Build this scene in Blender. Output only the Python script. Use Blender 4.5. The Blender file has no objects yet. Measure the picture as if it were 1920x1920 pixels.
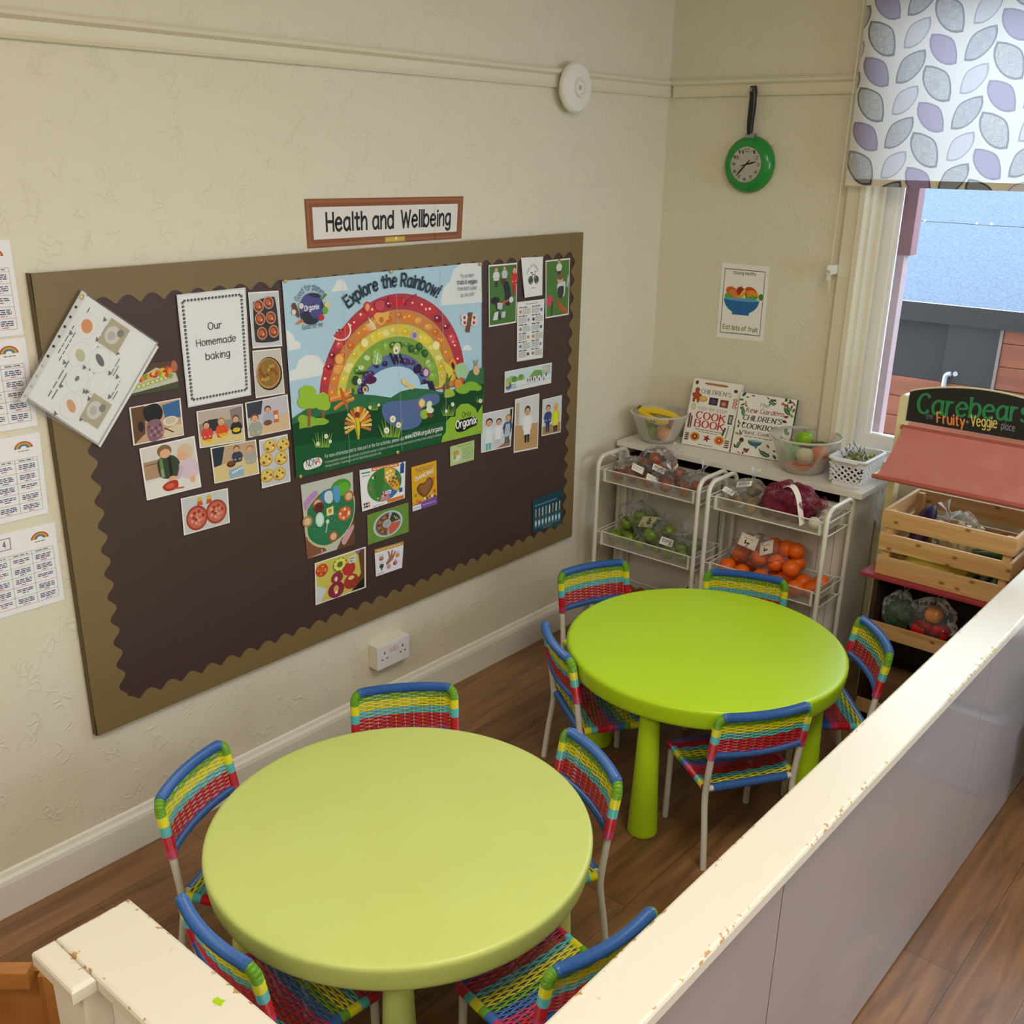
import bpy, bmesh, math, random
from mathutils import Vector, Matrix
from mathutils.geometry import delaunay_2d_cdt
R = math.radians; PI = math.pi
sc = bpy.context.scene
COL = sc.collection
random.seed(7)

# ------------------------------------------------------------------ camera, light, exposure
FPX, CAM = 1930.2063, Vector((2.3934, -3.7467, 1.8781))
YAW, PITCH, ROLL, PY = 0.7014, 0.3581, 0.0164, 47.85
_f = Vector((-math.sin(YAW)*math.cos(PITCH), math.cos(YAW)*math.cos(PITCH), -math.sin(PITCH)))
_r = Vector((math.cos(YAW), math.sin(YAW), 0)); _u = _r.cross(_f)
_c, _s = math.cos(ROLL), math.sin(ROLL)
CR, CU = _c*_r + _s*_u, -_s*_r + _c*_u
cam_data = bpy.data.cameras.new('camera'); cam = bpy.data.objects.new('camera', cam_data); COL.objects.link(cam)
m = Matrix((CR, CU, -_f)).transposed().to_4x4(); m.translation = CAM
cam.matrix_world = m
cam_data.sensor_width = 36; cam_data.lens = 36*FPX/1920; cam_data.shift_y = PY/1920; cam_data.clip_start = 0.02
sc.camera = cam
sc.view_settings.view_transform = 'Standard'; sc.view_settings.look = 'None'
sc.view_settings.gamma = 1; sc.view_settings.exposure = 0.62
try: sc.view_settings.use_curve_mapping = False
except Exception: pass

w = bpy.data.worlds.new('sky'); sc.world = w; w.use_nodes = True
bgn = w.node_tree.nodes['Background']; bgn.inputs[0].default_value = (0.74, 0.86, 1.0, 1); bgn.inputs[1].default_value = 4.2

def area(name, loc, size, sizey, energy, color, rot=(0, 0, 0)):
    d = bpy.data.lights.new(name, 'AREA'); d.shape = 'RECTANGLE'; d.size = size; d.size_y = sizey
    d.energy = energy; d.color = color
    o = bpy.data.objects.new(name, d); COL.objects.link(o); o.location = loc; o.rotation_euler = rot
    return o
area('ceiling_light', (2.3, -2.4, 2.74), 0.6, 1.2, 21, (1.0, 0.92, 0.79))
area('ceiling_light', (1.6, -4.8, 2.74), 0.6, 1.2, 20, (1.0, 0.92, 0.79))
area('ceiling_light', (3.9, -3.8, 2.74), 0.6, 1.2, 18, (1.0, 0.92, 0.80))
# the two windows only guide the sampling of the sky; they give no light of their own
for loc, sx, sy, rot in (((1.7, 0.14, 1.62), 1.68, 1.64, (R(-90), 0, 0)), ((4.84, -1.35, 1.6), 1.4, 2.1, (0, R(90), 0))):
    o = area('window_portal', loc, sx, sy, 1, (1, 1, 1), rot); o.data.cycles.is_portal = True

# ------------------------------------------------------------------ colours and materials
def lin(c):
    c = c/255
    return c/12.92 if c <= 0.04045 else ((c+0.055)/1.055)**2.4
def rgb(*c):
    if len(c) == 1:
        c = c[0]
        if isinstance(c, str): c = tuple(int(c[i:i+2], 16) for i in (0, 2, 4))
    return (lin(c[0]), lin(c[1]), lin(c[2]), 1.0)
MATS = {}
def mat(name, col=(200, 200, 200), rough=0.5, metal=0.0, spec=0.5, coat=0.0, bump=None, mottle=None, attr=False):
    if name in MATS: return MATS[name]
    m = bpy.data.materials.new(name); m.use_nodes = True
    nt = m.node_tree; b = nt.nodes['Principled BSDF']; L = nt.links
    b.inputs['Base Color'].default_value = rgb(col)
    b.inputs['Roughness'].default_value = rough; b.inputs['Metallic'].default_value = metal
    b.inputs['Specular IOR Level'].default_value = spec; b.inputs['Coat Weight'].default_value = coat
    src = None
    if attr:
        a = nt.nodes.new('ShaderNodeAttribute'); a.attribute_name = 'Col'; src = a.outputs['Color']
        L.new(src, b.inputs['Base Color'])
    tc = None
    if mottle or bump: tc = nt.nodes.new('ShaderNodeTexCoord')
    if mottle:   # (scale, amount, second colour)
        n = nt.nodes.new('ShaderNodeTexNoise'); n.inputs['Scale'].default_value = mottle[0]; n.inputs['Detail'].default_value = 5
        L.new(tc.outputs['Object'], n.inputs['Vector'])
        mp = nt.nodes.new('ShaderNodeMapRange'); mp.inputs['From Min'].default_value = 0.4; mp.inputs['From Max'].default_value = 0.7
        mp.inputs['To Max'].default_value = mottle[1]; L.new(n.outputs['Fac'], mp.inputs['Value'])
        mx = nt.nodes.new('ShaderNodeMixRGB'); L.new(mp.outputs['Result'], mx.inputs['Fac'])
        if src: L.new(src, mx.inputs[1])
        else: mx.inputs[1].default_value = rgb(col)
        mx.inputs[2].default_value = rgb(mottle[2]); L.new(mx.outputs[0], b.inputs['Base Color'])
    if bump:     # (scale, strength, distance)
        n = nt.nodes.new('ShaderNodeTexNoise'); n.inputs['Scale'].default_value = bump[0]; n.inputs['Detail'].default_value = 4
        L.new(tc.outputs['Object'], n.inputs['Vector'])
        bp = nt.nodes.new('ShaderNodeBump'); bp.inputs['Strength'].default_value = bump[1]; bp.inputs['Distance'].default_value = bump[2]
        L.new(n.outputs['Fac'], bp.inputs['Height']); L.new(bp.outputs['Normal'], b.inputs['Normal'])
    MATS[name] = m
    return m

def plaster(name, col):
    """cream emulsion over a plaster worked with short trowel ridges"""
    m = mat(name, col, 0.55, spec=0.35); nt = m.node_tree; L = nt.links; b = nt.nodes['Principled BSDF']
    tc = nt.nodes.new('ShaderNodeTexCoord')
    n0 = nt.nodes.new('ShaderNodeTexNoise'); n0.inputs['Scale'].default_value = 9; n0.inputs['Detail'].default_value = 2
    L.new(tc.outputs['Object'], n0.inputs['Vector'])
    mx = nt.nodes.new('ShaderNodeMixRGB'); mx.inputs['Fac'].default_value = 0.16
    L.new(tc.outputs['Object'], mx.inputs[1]); L.new(n0.outputs['Color'], mx.inputs[2])
    mapn = nt.nodes.new('ShaderNodeMapping'); mapn.inputs['Rotation'].default_value = (0.6, 0.5, 0.4); mapn.inputs['Scale'].default_value = (1, 1.0, 0.6)
    L.new(mx.outputs[0], mapn.inputs['Vector'])
    v = nt.nodes.new('ShaderNodeTexVoronoi'); v.feature = 'DISTANCE_TO_EDGE'; v.inputs['Scale'].default_value = 42
    L.new(mapn.outputs[0], v.inputs['Vector'])
    r = nt.nodes.new('ShaderNodeMapRange'); r.inputs['From Max'].default_value = 0.10; r.inputs['To Min'].default_value = 1; r.inputs['To Max'].default_value = 0
    L.new(v.outputs['Distance'], r.inputs['Value'])
    n1 = nt.nodes.new('ShaderNodeTexNoise'); n1.inputs['Scale'].default_value = 16; L.new(tc.outputs['Object'], n1.inputs['Vector'])
    r1 = nt.nodes.new('ShaderNodeMapRange'); r1.inputs['From Min'].default_value = 0.5; r1.inputs['From Max'].default_value = 0.62; L.new(n1.outputs['Fac'], r1.inputs['Value'])
    mu = nt.nodes.new('ShaderNodeMath'); mu.operation = 'MULTIPLY'; L.new(r.outputs[0], mu.inputs[0]); L.new(r1.outputs[0], mu.inputs[1])
    n2 = nt.nodes.new('ShaderNodeTexNoise'); n2.inputs['Scale'].default_value = 130; n2.inputs['Detail'].default_value = 4; L.new(tc.outputs['Object'], n2.inputs['Vector'])
    ad = nt.nodes.new('ShaderNodeMath'); ad.operation = 'MULTIPLY_ADD'; ad.inputs[1].default_value = 0.55; L.new(n2.outputs['Fac'], ad.inputs[0]); L.new(mu.outputs[0], ad.inputs[2])
    bp = nt.nodes.new('ShaderNodeBump'); bp.inputs['Strength'].default_value = 0.42; bp.inputs['Distance'].default_value = 0.0035
    L.new(ad.outputs[0], bp.inputs['Height']); L.new(bp.outputs['Normal'], b.inputs['Normal'])
    return m

def wood(name, c1, c2, scale=(30, 3, 30), rough=0.5, knots=False):
    m = mat(name, c1, rough); nt = m.node_tree; L = nt.links; b = nt.nodes['Principled BSDF']
    tc = nt.nodes.new('ShaderNodeTexCoord'); mp = nt.nodes.new('ShaderNodeMapping'); mp.inputs['Scale'].default_value = scale
    L.new(tc.outputs['Object'], mp.inputs['Vector'])
    n = nt.nodes.new('ShaderNodeTexNoise'); n.inputs['Scale'].default_value = 1; n.inputs['Detail'].default_value = 6; n.inputs['Distortion'].default_value = 0.7
    L.new(mp.outputs[0], n.inputs['Vector'])
    rp = nt.nodes.new('ShaderNodeValToRGB'); rp.color_ramp.elements[0].position = 0.34; rp.color_ramp.elements[1].position = 0.66
    rp.color_ramp.elements[0].color = rgb(c2); rp.color_ramp.elements[1].color = rgb(c1)
    L.new(n.outputs['Fac'], rp.inputs['Fac']); last = rp.outputs['Color']
    if knots:
        v = nt.nodes.new('ShaderNodeTexVoronoi'); v.voronoi_dimensions = '2D'; v.inputs['Scale'].default_value = 1
        mp2 = nt.nodes.new('ShaderNodeMapping'); mp2.inputs['Rotation'].default_value = (R(90), 0, 0); mp2.inputs['Scale'].default_value = (8, 13, 13); L.new(tc.outputs['Object'], mp2.inputs['Vector']); L.new(mp2.outputs[0], v.inputs['Vector'])
        r2 = nt.nodes.new('ShaderNodeMapRange'); r2.inputs['From Min'].default_value = 0.035; r2.inputs['From Max'].default_value = 0.10; r2.inputs['To Min'].default_value = 0.85; r2.inputs['To Max'].default_value = 0
        L.new(v.outputs['Distance'], r2.inputs['Value'])
        mx = nt.nodes.new('ShaderNodeMixRGB'); mx.inputs[2].default_value = rgb(110, 62, 30); L.new(r2.outputs[0], mx.inputs['Fac']); L.new(last, mx.inputs[1]); last = mx.outputs[0]
    L.new(last, b.inputs['Base Color'])
    return m

def plank_floor(name):
    m = mat(name, (110, 76, 48), 0.33, spec=0.5); nt = m.node_tree; L = nt.links; b = nt.nodes['Principled BSDF']
    tc = nt.nodes.new('ShaderNodeTexCoord'); mp = nt.nodes.new('ShaderNodeMapping'); mp.inputs['Rotation'].default_value = (0, 0, R(90))
    L.new(tc.outputs['Object'], mp.inputs['Vector'])
    br = nt.nodes.new('ShaderNodeTexBrick'); br.offset = 0.37
    br.inputs['Scale'].default_value = 1; br.inputs['Brick Width'].default_value = 0.92; br.inputs['Row Height'].default_value = 0.15
    br.inputs['Mortar Size'].default_value = 0.0009; br.inputs['Mortar Smooth'].default_value = 0.2
    br.inputs['Color1'].default_value = rgb(152, 112, 77); br.inputs['Color2'].default_value = rgb(134, 95, 62); br.inputs['Mortar'].default_value = rgb(66, 44, 28)
    L.new(mp.outputs[0], br.inputs['Vector'])
    mp2 = nt.nodes.new('ShaderNodeMapping'); mp2.inputs['Scale'].default_value = (26, 2.2, 26); L.new(tc.outputs['Object'], mp2.inputs['Vector'])
    n = nt.nodes.new('ShaderNodeTexNoise'); n.inputs['Scale'].default_value = 1; n.inputs['Detail'].default_value = 7; n.inputs['Distortion'].default_value = 1.1
    L.new(mp2.outputs[0], n.inputs['Vector'])
    rp = nt.nodes.new('ShaderNodeValToRGB'); rp.color_ramp.elements[0].position = 0.3; rp.color_ramp.elements[0].color = (0.5, 0.5, 0.5, 1)
    rp.color_ramp.elements[1].position = 0.72; rp.color_ramp.elements[1].color = (1.15, 1.1, 1.05, 1); L.new(n.outputs['Fac'], rp.inputs['Fac'])
    mx = nt.nodes.new('ShaderNodeMixRGB'); mx.blend_type = 'MULTIPLY'; mx.inputs['Fac'].default_value = 1; L.new(br.outputs['Color'], mx.inputs[1]); L.new(rp.outputs[0], mx.inputs[2])
    L.new(mx.outputs[0], b.inputs['Base Color'])
    return m

def film(name, col, opacity, rough=0.12, skin=1.0):
    """thin clear plastic: mostly lets light through, with a glossy skin"""
    m = bpy.data.materials.new(name); m.use_nodes = True; nt = m.node_tree; L = nt.links
    b = nt.nodes['Principled BSDF']; b.inputs['Base Color'].default_value = rgb(col); b.inputs['Roughness'].default_value = rough
    t = nt.nodes.new('ShaderNodeBsdfTransparent'); mx = nt.nodes.new('ShaderNodeMixShader')
    fr = nt.nodes.new('ShaderNodeFresnel'); fr.inputs['IOR'].default_value = 1.4
    ad = nt.nodes.new('ShaderNodeMath'); ad.operation = 'ADD'; ad.use_clamp = True; ad.inputs[1].default_value = opacity
    fm = nt.nodes.new('ShaderNodeMath'); fm.operation = 'MULTIPLY'; fm.inputs[1].default_value = skin; L.new(fr.outputs[0], fm.inputs[0]); L.new(fm.outputs[0], ad.inputs[0]); L.new(ad.outputs[0], mx.inputs[0]); L.new(t.outputs[0], mx.inputs[1]); L.new(b.outputs[0], mx.inputs[2])
    L.new(mx.outputs[0], nt.nodes['Material Output'].inputs[0]); MATS[name] = m
    return m

# ------------------------------------------------------------------ objects
def tag(o, label=None, cat=None, group=None, kind=None):
    if label: o['label'] = label
    if cat: o['category'] = cat
    if group: o['group'] = group
    if kind: o['kind'] = kind
    return o
def thing(name, label, cat, loc=(0, 0, 0), rz=0, group=None):
    o = bpy.data.objects.new(name, None); COL.objects.link(o); o.empty_display_size = 0.05
    o.location = loc; o.rotation_euler = (0, 0, rz)
    return tag(o, label, cat, group)
def dup(root, loc, rz=0, label=None, group=None):
    r = root.copy(); COL.objects.link(r); r.location = loc
    r.rotation_euler = rz if isinstance(rz, tuple) else (0, 0, rz)
    if label: r['label'] = label
    if group: r['group'] = group
    for ch in list(root.children):
        c = ch.copy(); COL.objects.link(c); c.parent = r
        for g in ch.children:
            d = g.copy(); COL.objects.link(d); d.parent = c
    return r

class MB:
    """collects shapes into one mesh; every face carries a material slot and a colour"""
    def __init__(s): s.v = []; s.f = []; s.c = []; s.mi = []; s.cur = 0; s.col = (1, 1, 1, 1)
    def color(s, *c): s.col = rgb(*c) if c else (1, 1, 1, 1); return s
    def add(s, vs, fs):
        n = len(s.v); s.v += [tuple(x) for x in vs]
        for f in fs: s.f.append(tuple(i+n for i in f)); s.c.append(s.col); s.mi.append(s.cur)
        return s
    def box(s, x0, x1, y0, y1, z0, z1, M=None, bev=0.0):
        if bev > 0:
            bm = bmesh.new(); bmesh.ops.create_cube(bm, size=1)
            for v in bm.verts: v.co = Vector(((x0+x1)/2+v.co.x*(x1-x0), (y0+y1)/2+v.co.y*(y1-y0), (z0+z1)/2+v.co.z*(z1-z0)))
            bmesh.ops.bevel(bm, geom=bm.edges[:], offset=bev, segments=2, affect='EDGES', profile=0.7)
            bm.verts.index_update(); vs = [M @ v.co if M else v.co.copy() for v in bm.verts]; fs = [[v.index for v in f.verts] for f in bm.faces]; bm.free()
            return s.add(vs, fs)
        vs = [Vector((x, y, z)) for z in (z0, z1) for y in (y0, y1) for x in (x0, x1)]
        if M: vs = [M @ v for v in vs]
        return s.add(vs, [(0, 2, 3, 1), (4, 5, 7, 6), (0, 1, 5, 4), (2, 6, 7, 3), (0, 4, 6, 2), (1, 3, 7, 5)])
    def tube(s, pts, r, seg=8, cap=True, cols=None, closed=False):
        pts = [Vector(p) for p in pts]; n = len(pts); rr = r if isinstance(r, (list, tuple)) else [r]*n
        T = []
        for i in range(n):
            a = pts[i-1] if (i > 0 or closed) else pts[i]; b = pts[(i+1) % n] if (i < n-1 or closed) else pts[i]
            T.append((b-a).normalized())
        up = Vector((0, 0, 1)) if abs(T[0].z) < 0.9 else Vector((1, 0, 0))
        N = (up - T[0]*up.dot(T[0])).normalized(); base = len(s.v); vs = []
        for i in range(n):
            N = (N - T[i]*N.dot(T[i])); N = N.normalized() if N.length > 1e-6 else T[i].orthogonal().normalized()
            B = T[i].cross(N)
            for k in range(seg):
                a = 2*PI*k/seg; vs.append(pts[i] + (N*math.cos(a)+B*math.sin(a))*rr[i])
        s.v += [tuple(v) for v in vs]
        for i in range(n if closed else n-1):
            j = (i+1) % n
            if cols: s.col = cols[min(i, len(cols)-1)]
            for k in range(seg):
                k2 = (k+1) % seg
                s.f.append((base+i*seg+k, base+i*seg+k2, base+j*seg+k2, base+j*seg+k)); s.c.append(s.col); s.mi.append(s.cur)
        if cap and not closed:
            s.f.append(tuple(base+k for k in reversed(range(seg)))); s.c.append(s.col); s.mi.append(s.cur)
            s.f.append(tuple(base+(n-1)*seg+k for k in range(seg))); s.c.append(s.col); s.mi.append(s.cur)
        return s
    def lathe(s, prof, seg=32, o=(0, 0, 0), M=None, sx=1, sy=1):
        o = Vector(o); vs = []; fs = []
        for (r, z) in prof:
            for k in range(seg):
                a = 2*PI*k/seg; v = Vector((r*math.cos(a)*sx, r*math.sin(a)*sy, z))
                vs.append((M @ v if M else v)+o)
        for i in range(len(prof)-1):
            for k in range(seg):
                k2 = (k+1) % seg; fs.append((i*seg+k, i*seg+k2, (i+1)*seg+k2, (i+1)*seg+k))
        return s.add(vs, fs)
    def prism(s, pts, d, M=None):
        """outline in x,y extruded from 0 to d in z"""
        n = len(pts); vs = [Vector((x, y, 0)) for x, y in pts]+[Vector((x, y, d)) for x, y in pts]
        if M: vs = [M @ v for v in vs]
        return s.add(vs, [tuple(reversed(range(n))), tuple(range(n, 2*n))]+[(i, (i+1) % n, n+(i+1) % n, n+i) for i in range(n)])
    def ball(s, c, r, sx=1, sy=1, sz=1, seg=16, ring=10, fn=None):
        c = Vector(c); vs = []; fs = []
        for i in range(ring+1):
            t = PI*i/ring
            for k in range(seg):
                a = 2*PI*k/seg; d = Vector((math.sin(t)*math.cos(a), math.sin(t)*math.sin(a), math.cos(t)))
                q = fn(d) if fn else 1.0
                vs.append(c+Vector((d.x*sx, d.y*sy, d.z*sz))*r*q)
        for i in range(ring):
            for k in range(seg):
                k2 = (k+1) % seg; fs.append((i*seg+k, (i+1)*seg+k, (i+1)*seg+k2, i*seg+k2))
        return s.add(vs, fs)
    def build(s, name, mats, parent=None, smooth=False, loc=None):
        me = bpy.data.meshes.new(name); me.from_pydata(s.v, [], s.f)
        mats = mats if isinstance(mats, (list, tuple)) else [mats]
        for x in mats: me.materials.append(x)
        me.polygons.foreach_set('material_index', s.mi)
        at = me.color_attributes.new('Col', 'FLOAT_COLOR', 'CORNER'); buf = []
        for p, c in zip(me.polygons, s.c): buf += list(c)*p.loop_total
        at.data.foreach_set('color', buf)
        if smooth:
            me.polygons.foreach_set('use_smooth', [True]*len(me.polygons))
            try: me.set_sharp_from_angle(angle=R(smooth if smooth is not True else 40))
            except Exception: pass
        me.update()
        o = bpy.data.objects.new(name, me); COL.objects.link(o)
        if parent: o.parent = parent
        if loc: o.location = loc
        return o
def struct(name, mb, mt, smooth=False): return tag(mb.build(name, mt, smooth=smooth), kind='structure')

def smooth_path(pts, n=6, closed=False):
    """Catmull-Rom through the points"""
    P = [Vector(p) for p in pts]; out = []
    N = len(P)
    for i in range(N if closed else N-1):
        if closed: p0, p1, p2, p3 = P[i-1], P[i], P[(i+1) % N], P[(i+2) % N]
        else: p0, p1, p2, p3 = P[max(i-1, 0)], P[i], P[i+1], P[min(i+2, N-1)]
        for k in range(n):
            t = k/n; out.append(0.5*((2*p1)+(p2-p0)*t+(2*p0-5*p1+4*p2-p3)*t*t+(3*p1-p0-3*p2+p3)*t**3))
    if not closed: out.append(P[-1])
    return out

# ------------------------------------------------------------------ surfaces the prints lie on
def sight(u, v): return CR*((u-960)/FPX) + CU*(-(v-960-PY)/FPX) + _f
def on(u, v, plane):
    """the point of a wall, board or cover that stands behind a place in the photograph"""
    o, n = plane; d = sight(u, v); return CAM + d*((o-CAM).dot(n)/d.dot(n))
def xplane(x): return (Vector((x, 0, 0)), Vector((1, 0, 0)))
def yplane(y): return (Vector((0, y, 0)), Vector((0, -1, 0)))

GLYPH = {
'A':"0,0 2.5,7 5,0;1,2.6 4,2.6",'B':"0,0 0,7;~0,7 3,7 4,5.4 3,3.8 0,3.7;~0,3.7 3.4,3.6 4.5,1.9 3.4,.1 0,0",
'C':"~4.6,5.8 3,7 1,6.2 0,3.5 1,.8 3,0 4.6,1.2",'D':"0,0 0,7;~0,7 2.6,6.7 4.6,3.5 2.6,.3 0,0",'E':"4,7 0,7 0,0 4,0;0,3.6 3.4,3.6",
'F':"4,7 0,7 0,0;0,3.6 3.2,3.6",'G':"~4.6,5.8 3,7 1,6.2 0,3.5 1,.8 3,0 4.7,1 4.8,3;4.8,3.1 2.8,3.1",'H':"0,0 0,7;4.5,0 4.5,7;0,3.6 4.5,3.6",
'I':".3,0 .3,7",'J':"~3.2,7 3.2,2 2.4,.2 1,.1 0,1.4",'K':"0,0 0,7;4.3,7 0,3;1.4,4.2 4.5,0",'L':"0,7 0,0 3.8,0",'M':"0,0 .5,7 3,1.5 5.5,7 6,0",
'N':"0,0 0,7 4.5,0 4.5,7",'O':"~2.6,7 .8,6.1 0,3.5 .8,.9 2.6,0 4.4,.9 5.2,3.5 4.4,6.1 2.6,7",'P':"0,0 0,7;~0,7 3,7 4.3,5.3 3,3.5 0,3.3",
'Q':"~2.6,7 .8,6.1 0,3.5 .8,.9 2.6,0 4.4,.9 5.2,3.5 4.4,6.1 2.6,7;3,2 5,-.6",'R':"0,0 0,7;~0,7 3,7 4.3,5.3 3,3.5 0,3.3;2,3.4 4.5,0",
'S':"~4.2,6 2.6,7 .6,6.3 .5,4.6 2.4,3.7 4.2,2.6 4,.8 2,0 0,1",'T':"0,7 5,7;2.5,7 2.5,0",'U':"~0,7 0,2 1,.2 2.4,0 3.9,.4 4.6,2 4.6,7",
'V':"0,7 2.4,0 4.8,7",'W':"0,7 1.6,0 3.4,6 5.2,0 6.8,7",'X':"0,7 4.6,0;0,0 4.6,7",'Y':"0,7 2.3,3.4 4.6,7;2.3,3.4 2.3,0",'Z':"0,7 4.4,7 0,0 4.6,0",
'a':"~3.8,4.2 2.2,5 .5,4 0,2.3 .7,.4 2.2,.1 3.8,1.6;3.8,4.8 3.8,1 4.2,0",'b':"0,7 0,0;~0,3.2 1.6,5 3.4,4.4 4,2.5 3.3,.5 1.6,0 0,1.4",
'c':"~3.6,4.2 2.2,5 .6,4.2 0,2.5 .7,.6 2.2,0 3.6,.8",'d':"3.9,7 3.9,0;~3.9,3.4 2.4,5 .6,4.3 0,2.4 .7,.4 2.3,0 3.9,1.6",
'e':"~.2,2.7 3.8,2.9 3.4,4.4 2,5 .5,4.1 0,2.4 .7,.5 2.2,0 3.8,.9",'f':"~3,6.7 1.9,7 1.2,5.8 1.2,0;0,4.7 2.7,4.7",
'g':"~3.8,4.2 2.2,5 .5,4.1 0,2.5 .7,.7 2.2,.3 3.8,1.8;~3.8,4.9 3.8,-.6 3,-1.9 1.6,-2 .3,-1.4",'h':"0,7 0,0;~0,3 1.6,4.9 3,4.6 3.5,3 3.5,0",
'i':".3,4.8 .3,0;.3,6.4 .3,6.6",'j':"~1.2,4.8 1.2,-.8 .6,-1.9 -.6,-1.8;1.2,6.4 1.2,6.6",'k':"0,7 0,0;3.2,4.8 0,2;1,2.8 3.4,0",'l':".3,7 .3,0",
'm':"0,4.9 0,0;~0,3.2 1.2,4.9 2.3,4.6 2.7,3 2.7,0;~2.7,3.2 3.9,4.9 5,4.6 5.4,3 5.4,0",'n':"0,4.9 0,0;~0,3 1.6,4.9 3,4.6 3.5,3 3.5,0",
'o':"~2,5 .6,4.3 0,2.5 .6,.7 2,0 3.4,.7 4,2.5 3.4,4.3 2,5",'p':"0,4.9 0,-2;~0,3.2 1.6,5 3.4,4.4 4,2.5 3.3,.5 1.6,0 0,1.4",
'q':"3.9,4.9 3.9,-2;~3.9,3.4 2.4,5 .6,4.3 0,2.4 .7,.4 2.3,0 3.9,1.6",'r':"0,4.9 0,0;~0,2.8 .8,4.5 2.6,4.8",
's':"~3.2,4.3 1.8,5 .4,4.3 .6,3.1 2.2,2.4 3.3,1.5 2.6,.2 1.2,0 0,.7",'t':"~1.4,6.6 1.4,1 2,.1 3,.4;0,4.8 2.9,4.8",
'u':"~0,4.9 0,1.6 .9,.1 2.2,.2 3.5,1.8;3.5,4.9 3.5,0",'v':"0,4.9 1.9,0 3.8,4.9",'w':"0,4.9 1.3,0 2.7,4.2 4.1,0 5.4,4.9",
'x':"0,4.9 3.5,0;0,0 3.5,4.9",'y':"0,4.9 1.9,.4;3.8,4.9 .9,-2",'z':"0,4.9 3.3,4.9 0,0 3.4,0",
'0':"~2.2,7 .6,6 0,3.5 .6,1 2.2,0 3.8,1 4.4,3.5 3.8,6 2.2,7",'1':"0,5.6 1.4,7 1.4,0",'2':"~.2,5.6 1.6,7 3.4,6.4 3.6,4.6 0,0;0,0 4,0",
'3':"~.2,6.2 2,7 3.7,5.6 2.9,4 1.5,3.7;~1.5,3.7 3.4,3.3 4,1.6 2,0 0,.9",'4':"3,0 3,7 0,2.2 4,2.2",'5':"3.6,7 .6,7 .4,4;~.4,4 2.2,4.4 3.8,2.6 2.4,.2 0,.6",
'6':"~3.6,6.4 1.6,6 .1,2.6 1.4,.1 3.4,.6 3.7,2.6 2,3.9 .2,2.4",'7':"0,7 4,7 1.4,0",'8':"~2,3.8 .4,5 .9,6.7 2,7 3.2,6.7 3.6,5 2,3.8 .2,2 .8,.3 2,0 3.3,.3 3.9,2 2,3.8",
'9':"~3.7,4.4 2,3.2 .2,4.4 .6,6.6 2.4,7 3.8,5.6 3.4,2 2,0",'.':".2,0 .2,.15",',':".5,.2 .1,-1.1",'!':".3,7 .3,2;.3,.1 .3,.25",'-':"0,2.6 2.4,2.6",
'+':"0,3 3.4,3;1.7,4.7 1.7,1.3","'":".3,7 .2,5.4",'&':"~4.4,0 .8,5.2 1.4,6.8 2.8,6.4 2.4,4.8 .2,2.6 .2,.8 1.8,0 3.4,.8 4.4,2.8",'/':"0,-1 2.6,7",':':".2,.1 .2,.3;.2,4 .2,4.2"}
GCACHE = {}
def glyph(ch):
    if ch in GCACHE: return GCACHE[ch]
    st = []
    for part in GLYPH.get(ch, '').split(';'):
        if not part: continue
        sm = part[0] == '~'; pts = [tuple(float(q) for q in p.split(',')) for p in part.lstrip('~').split()]
        if sm: pts = [(p.x, p.y) for p in smooth_path([(a, b, 0) for a, b in pts], 4)]
        st.append((pts, sm))
    wd = max([p[0] for q, _ in st for p in q], default=2.0)
    GCACHE[ch] = (st, wd); return GCACHE[ch]

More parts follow.
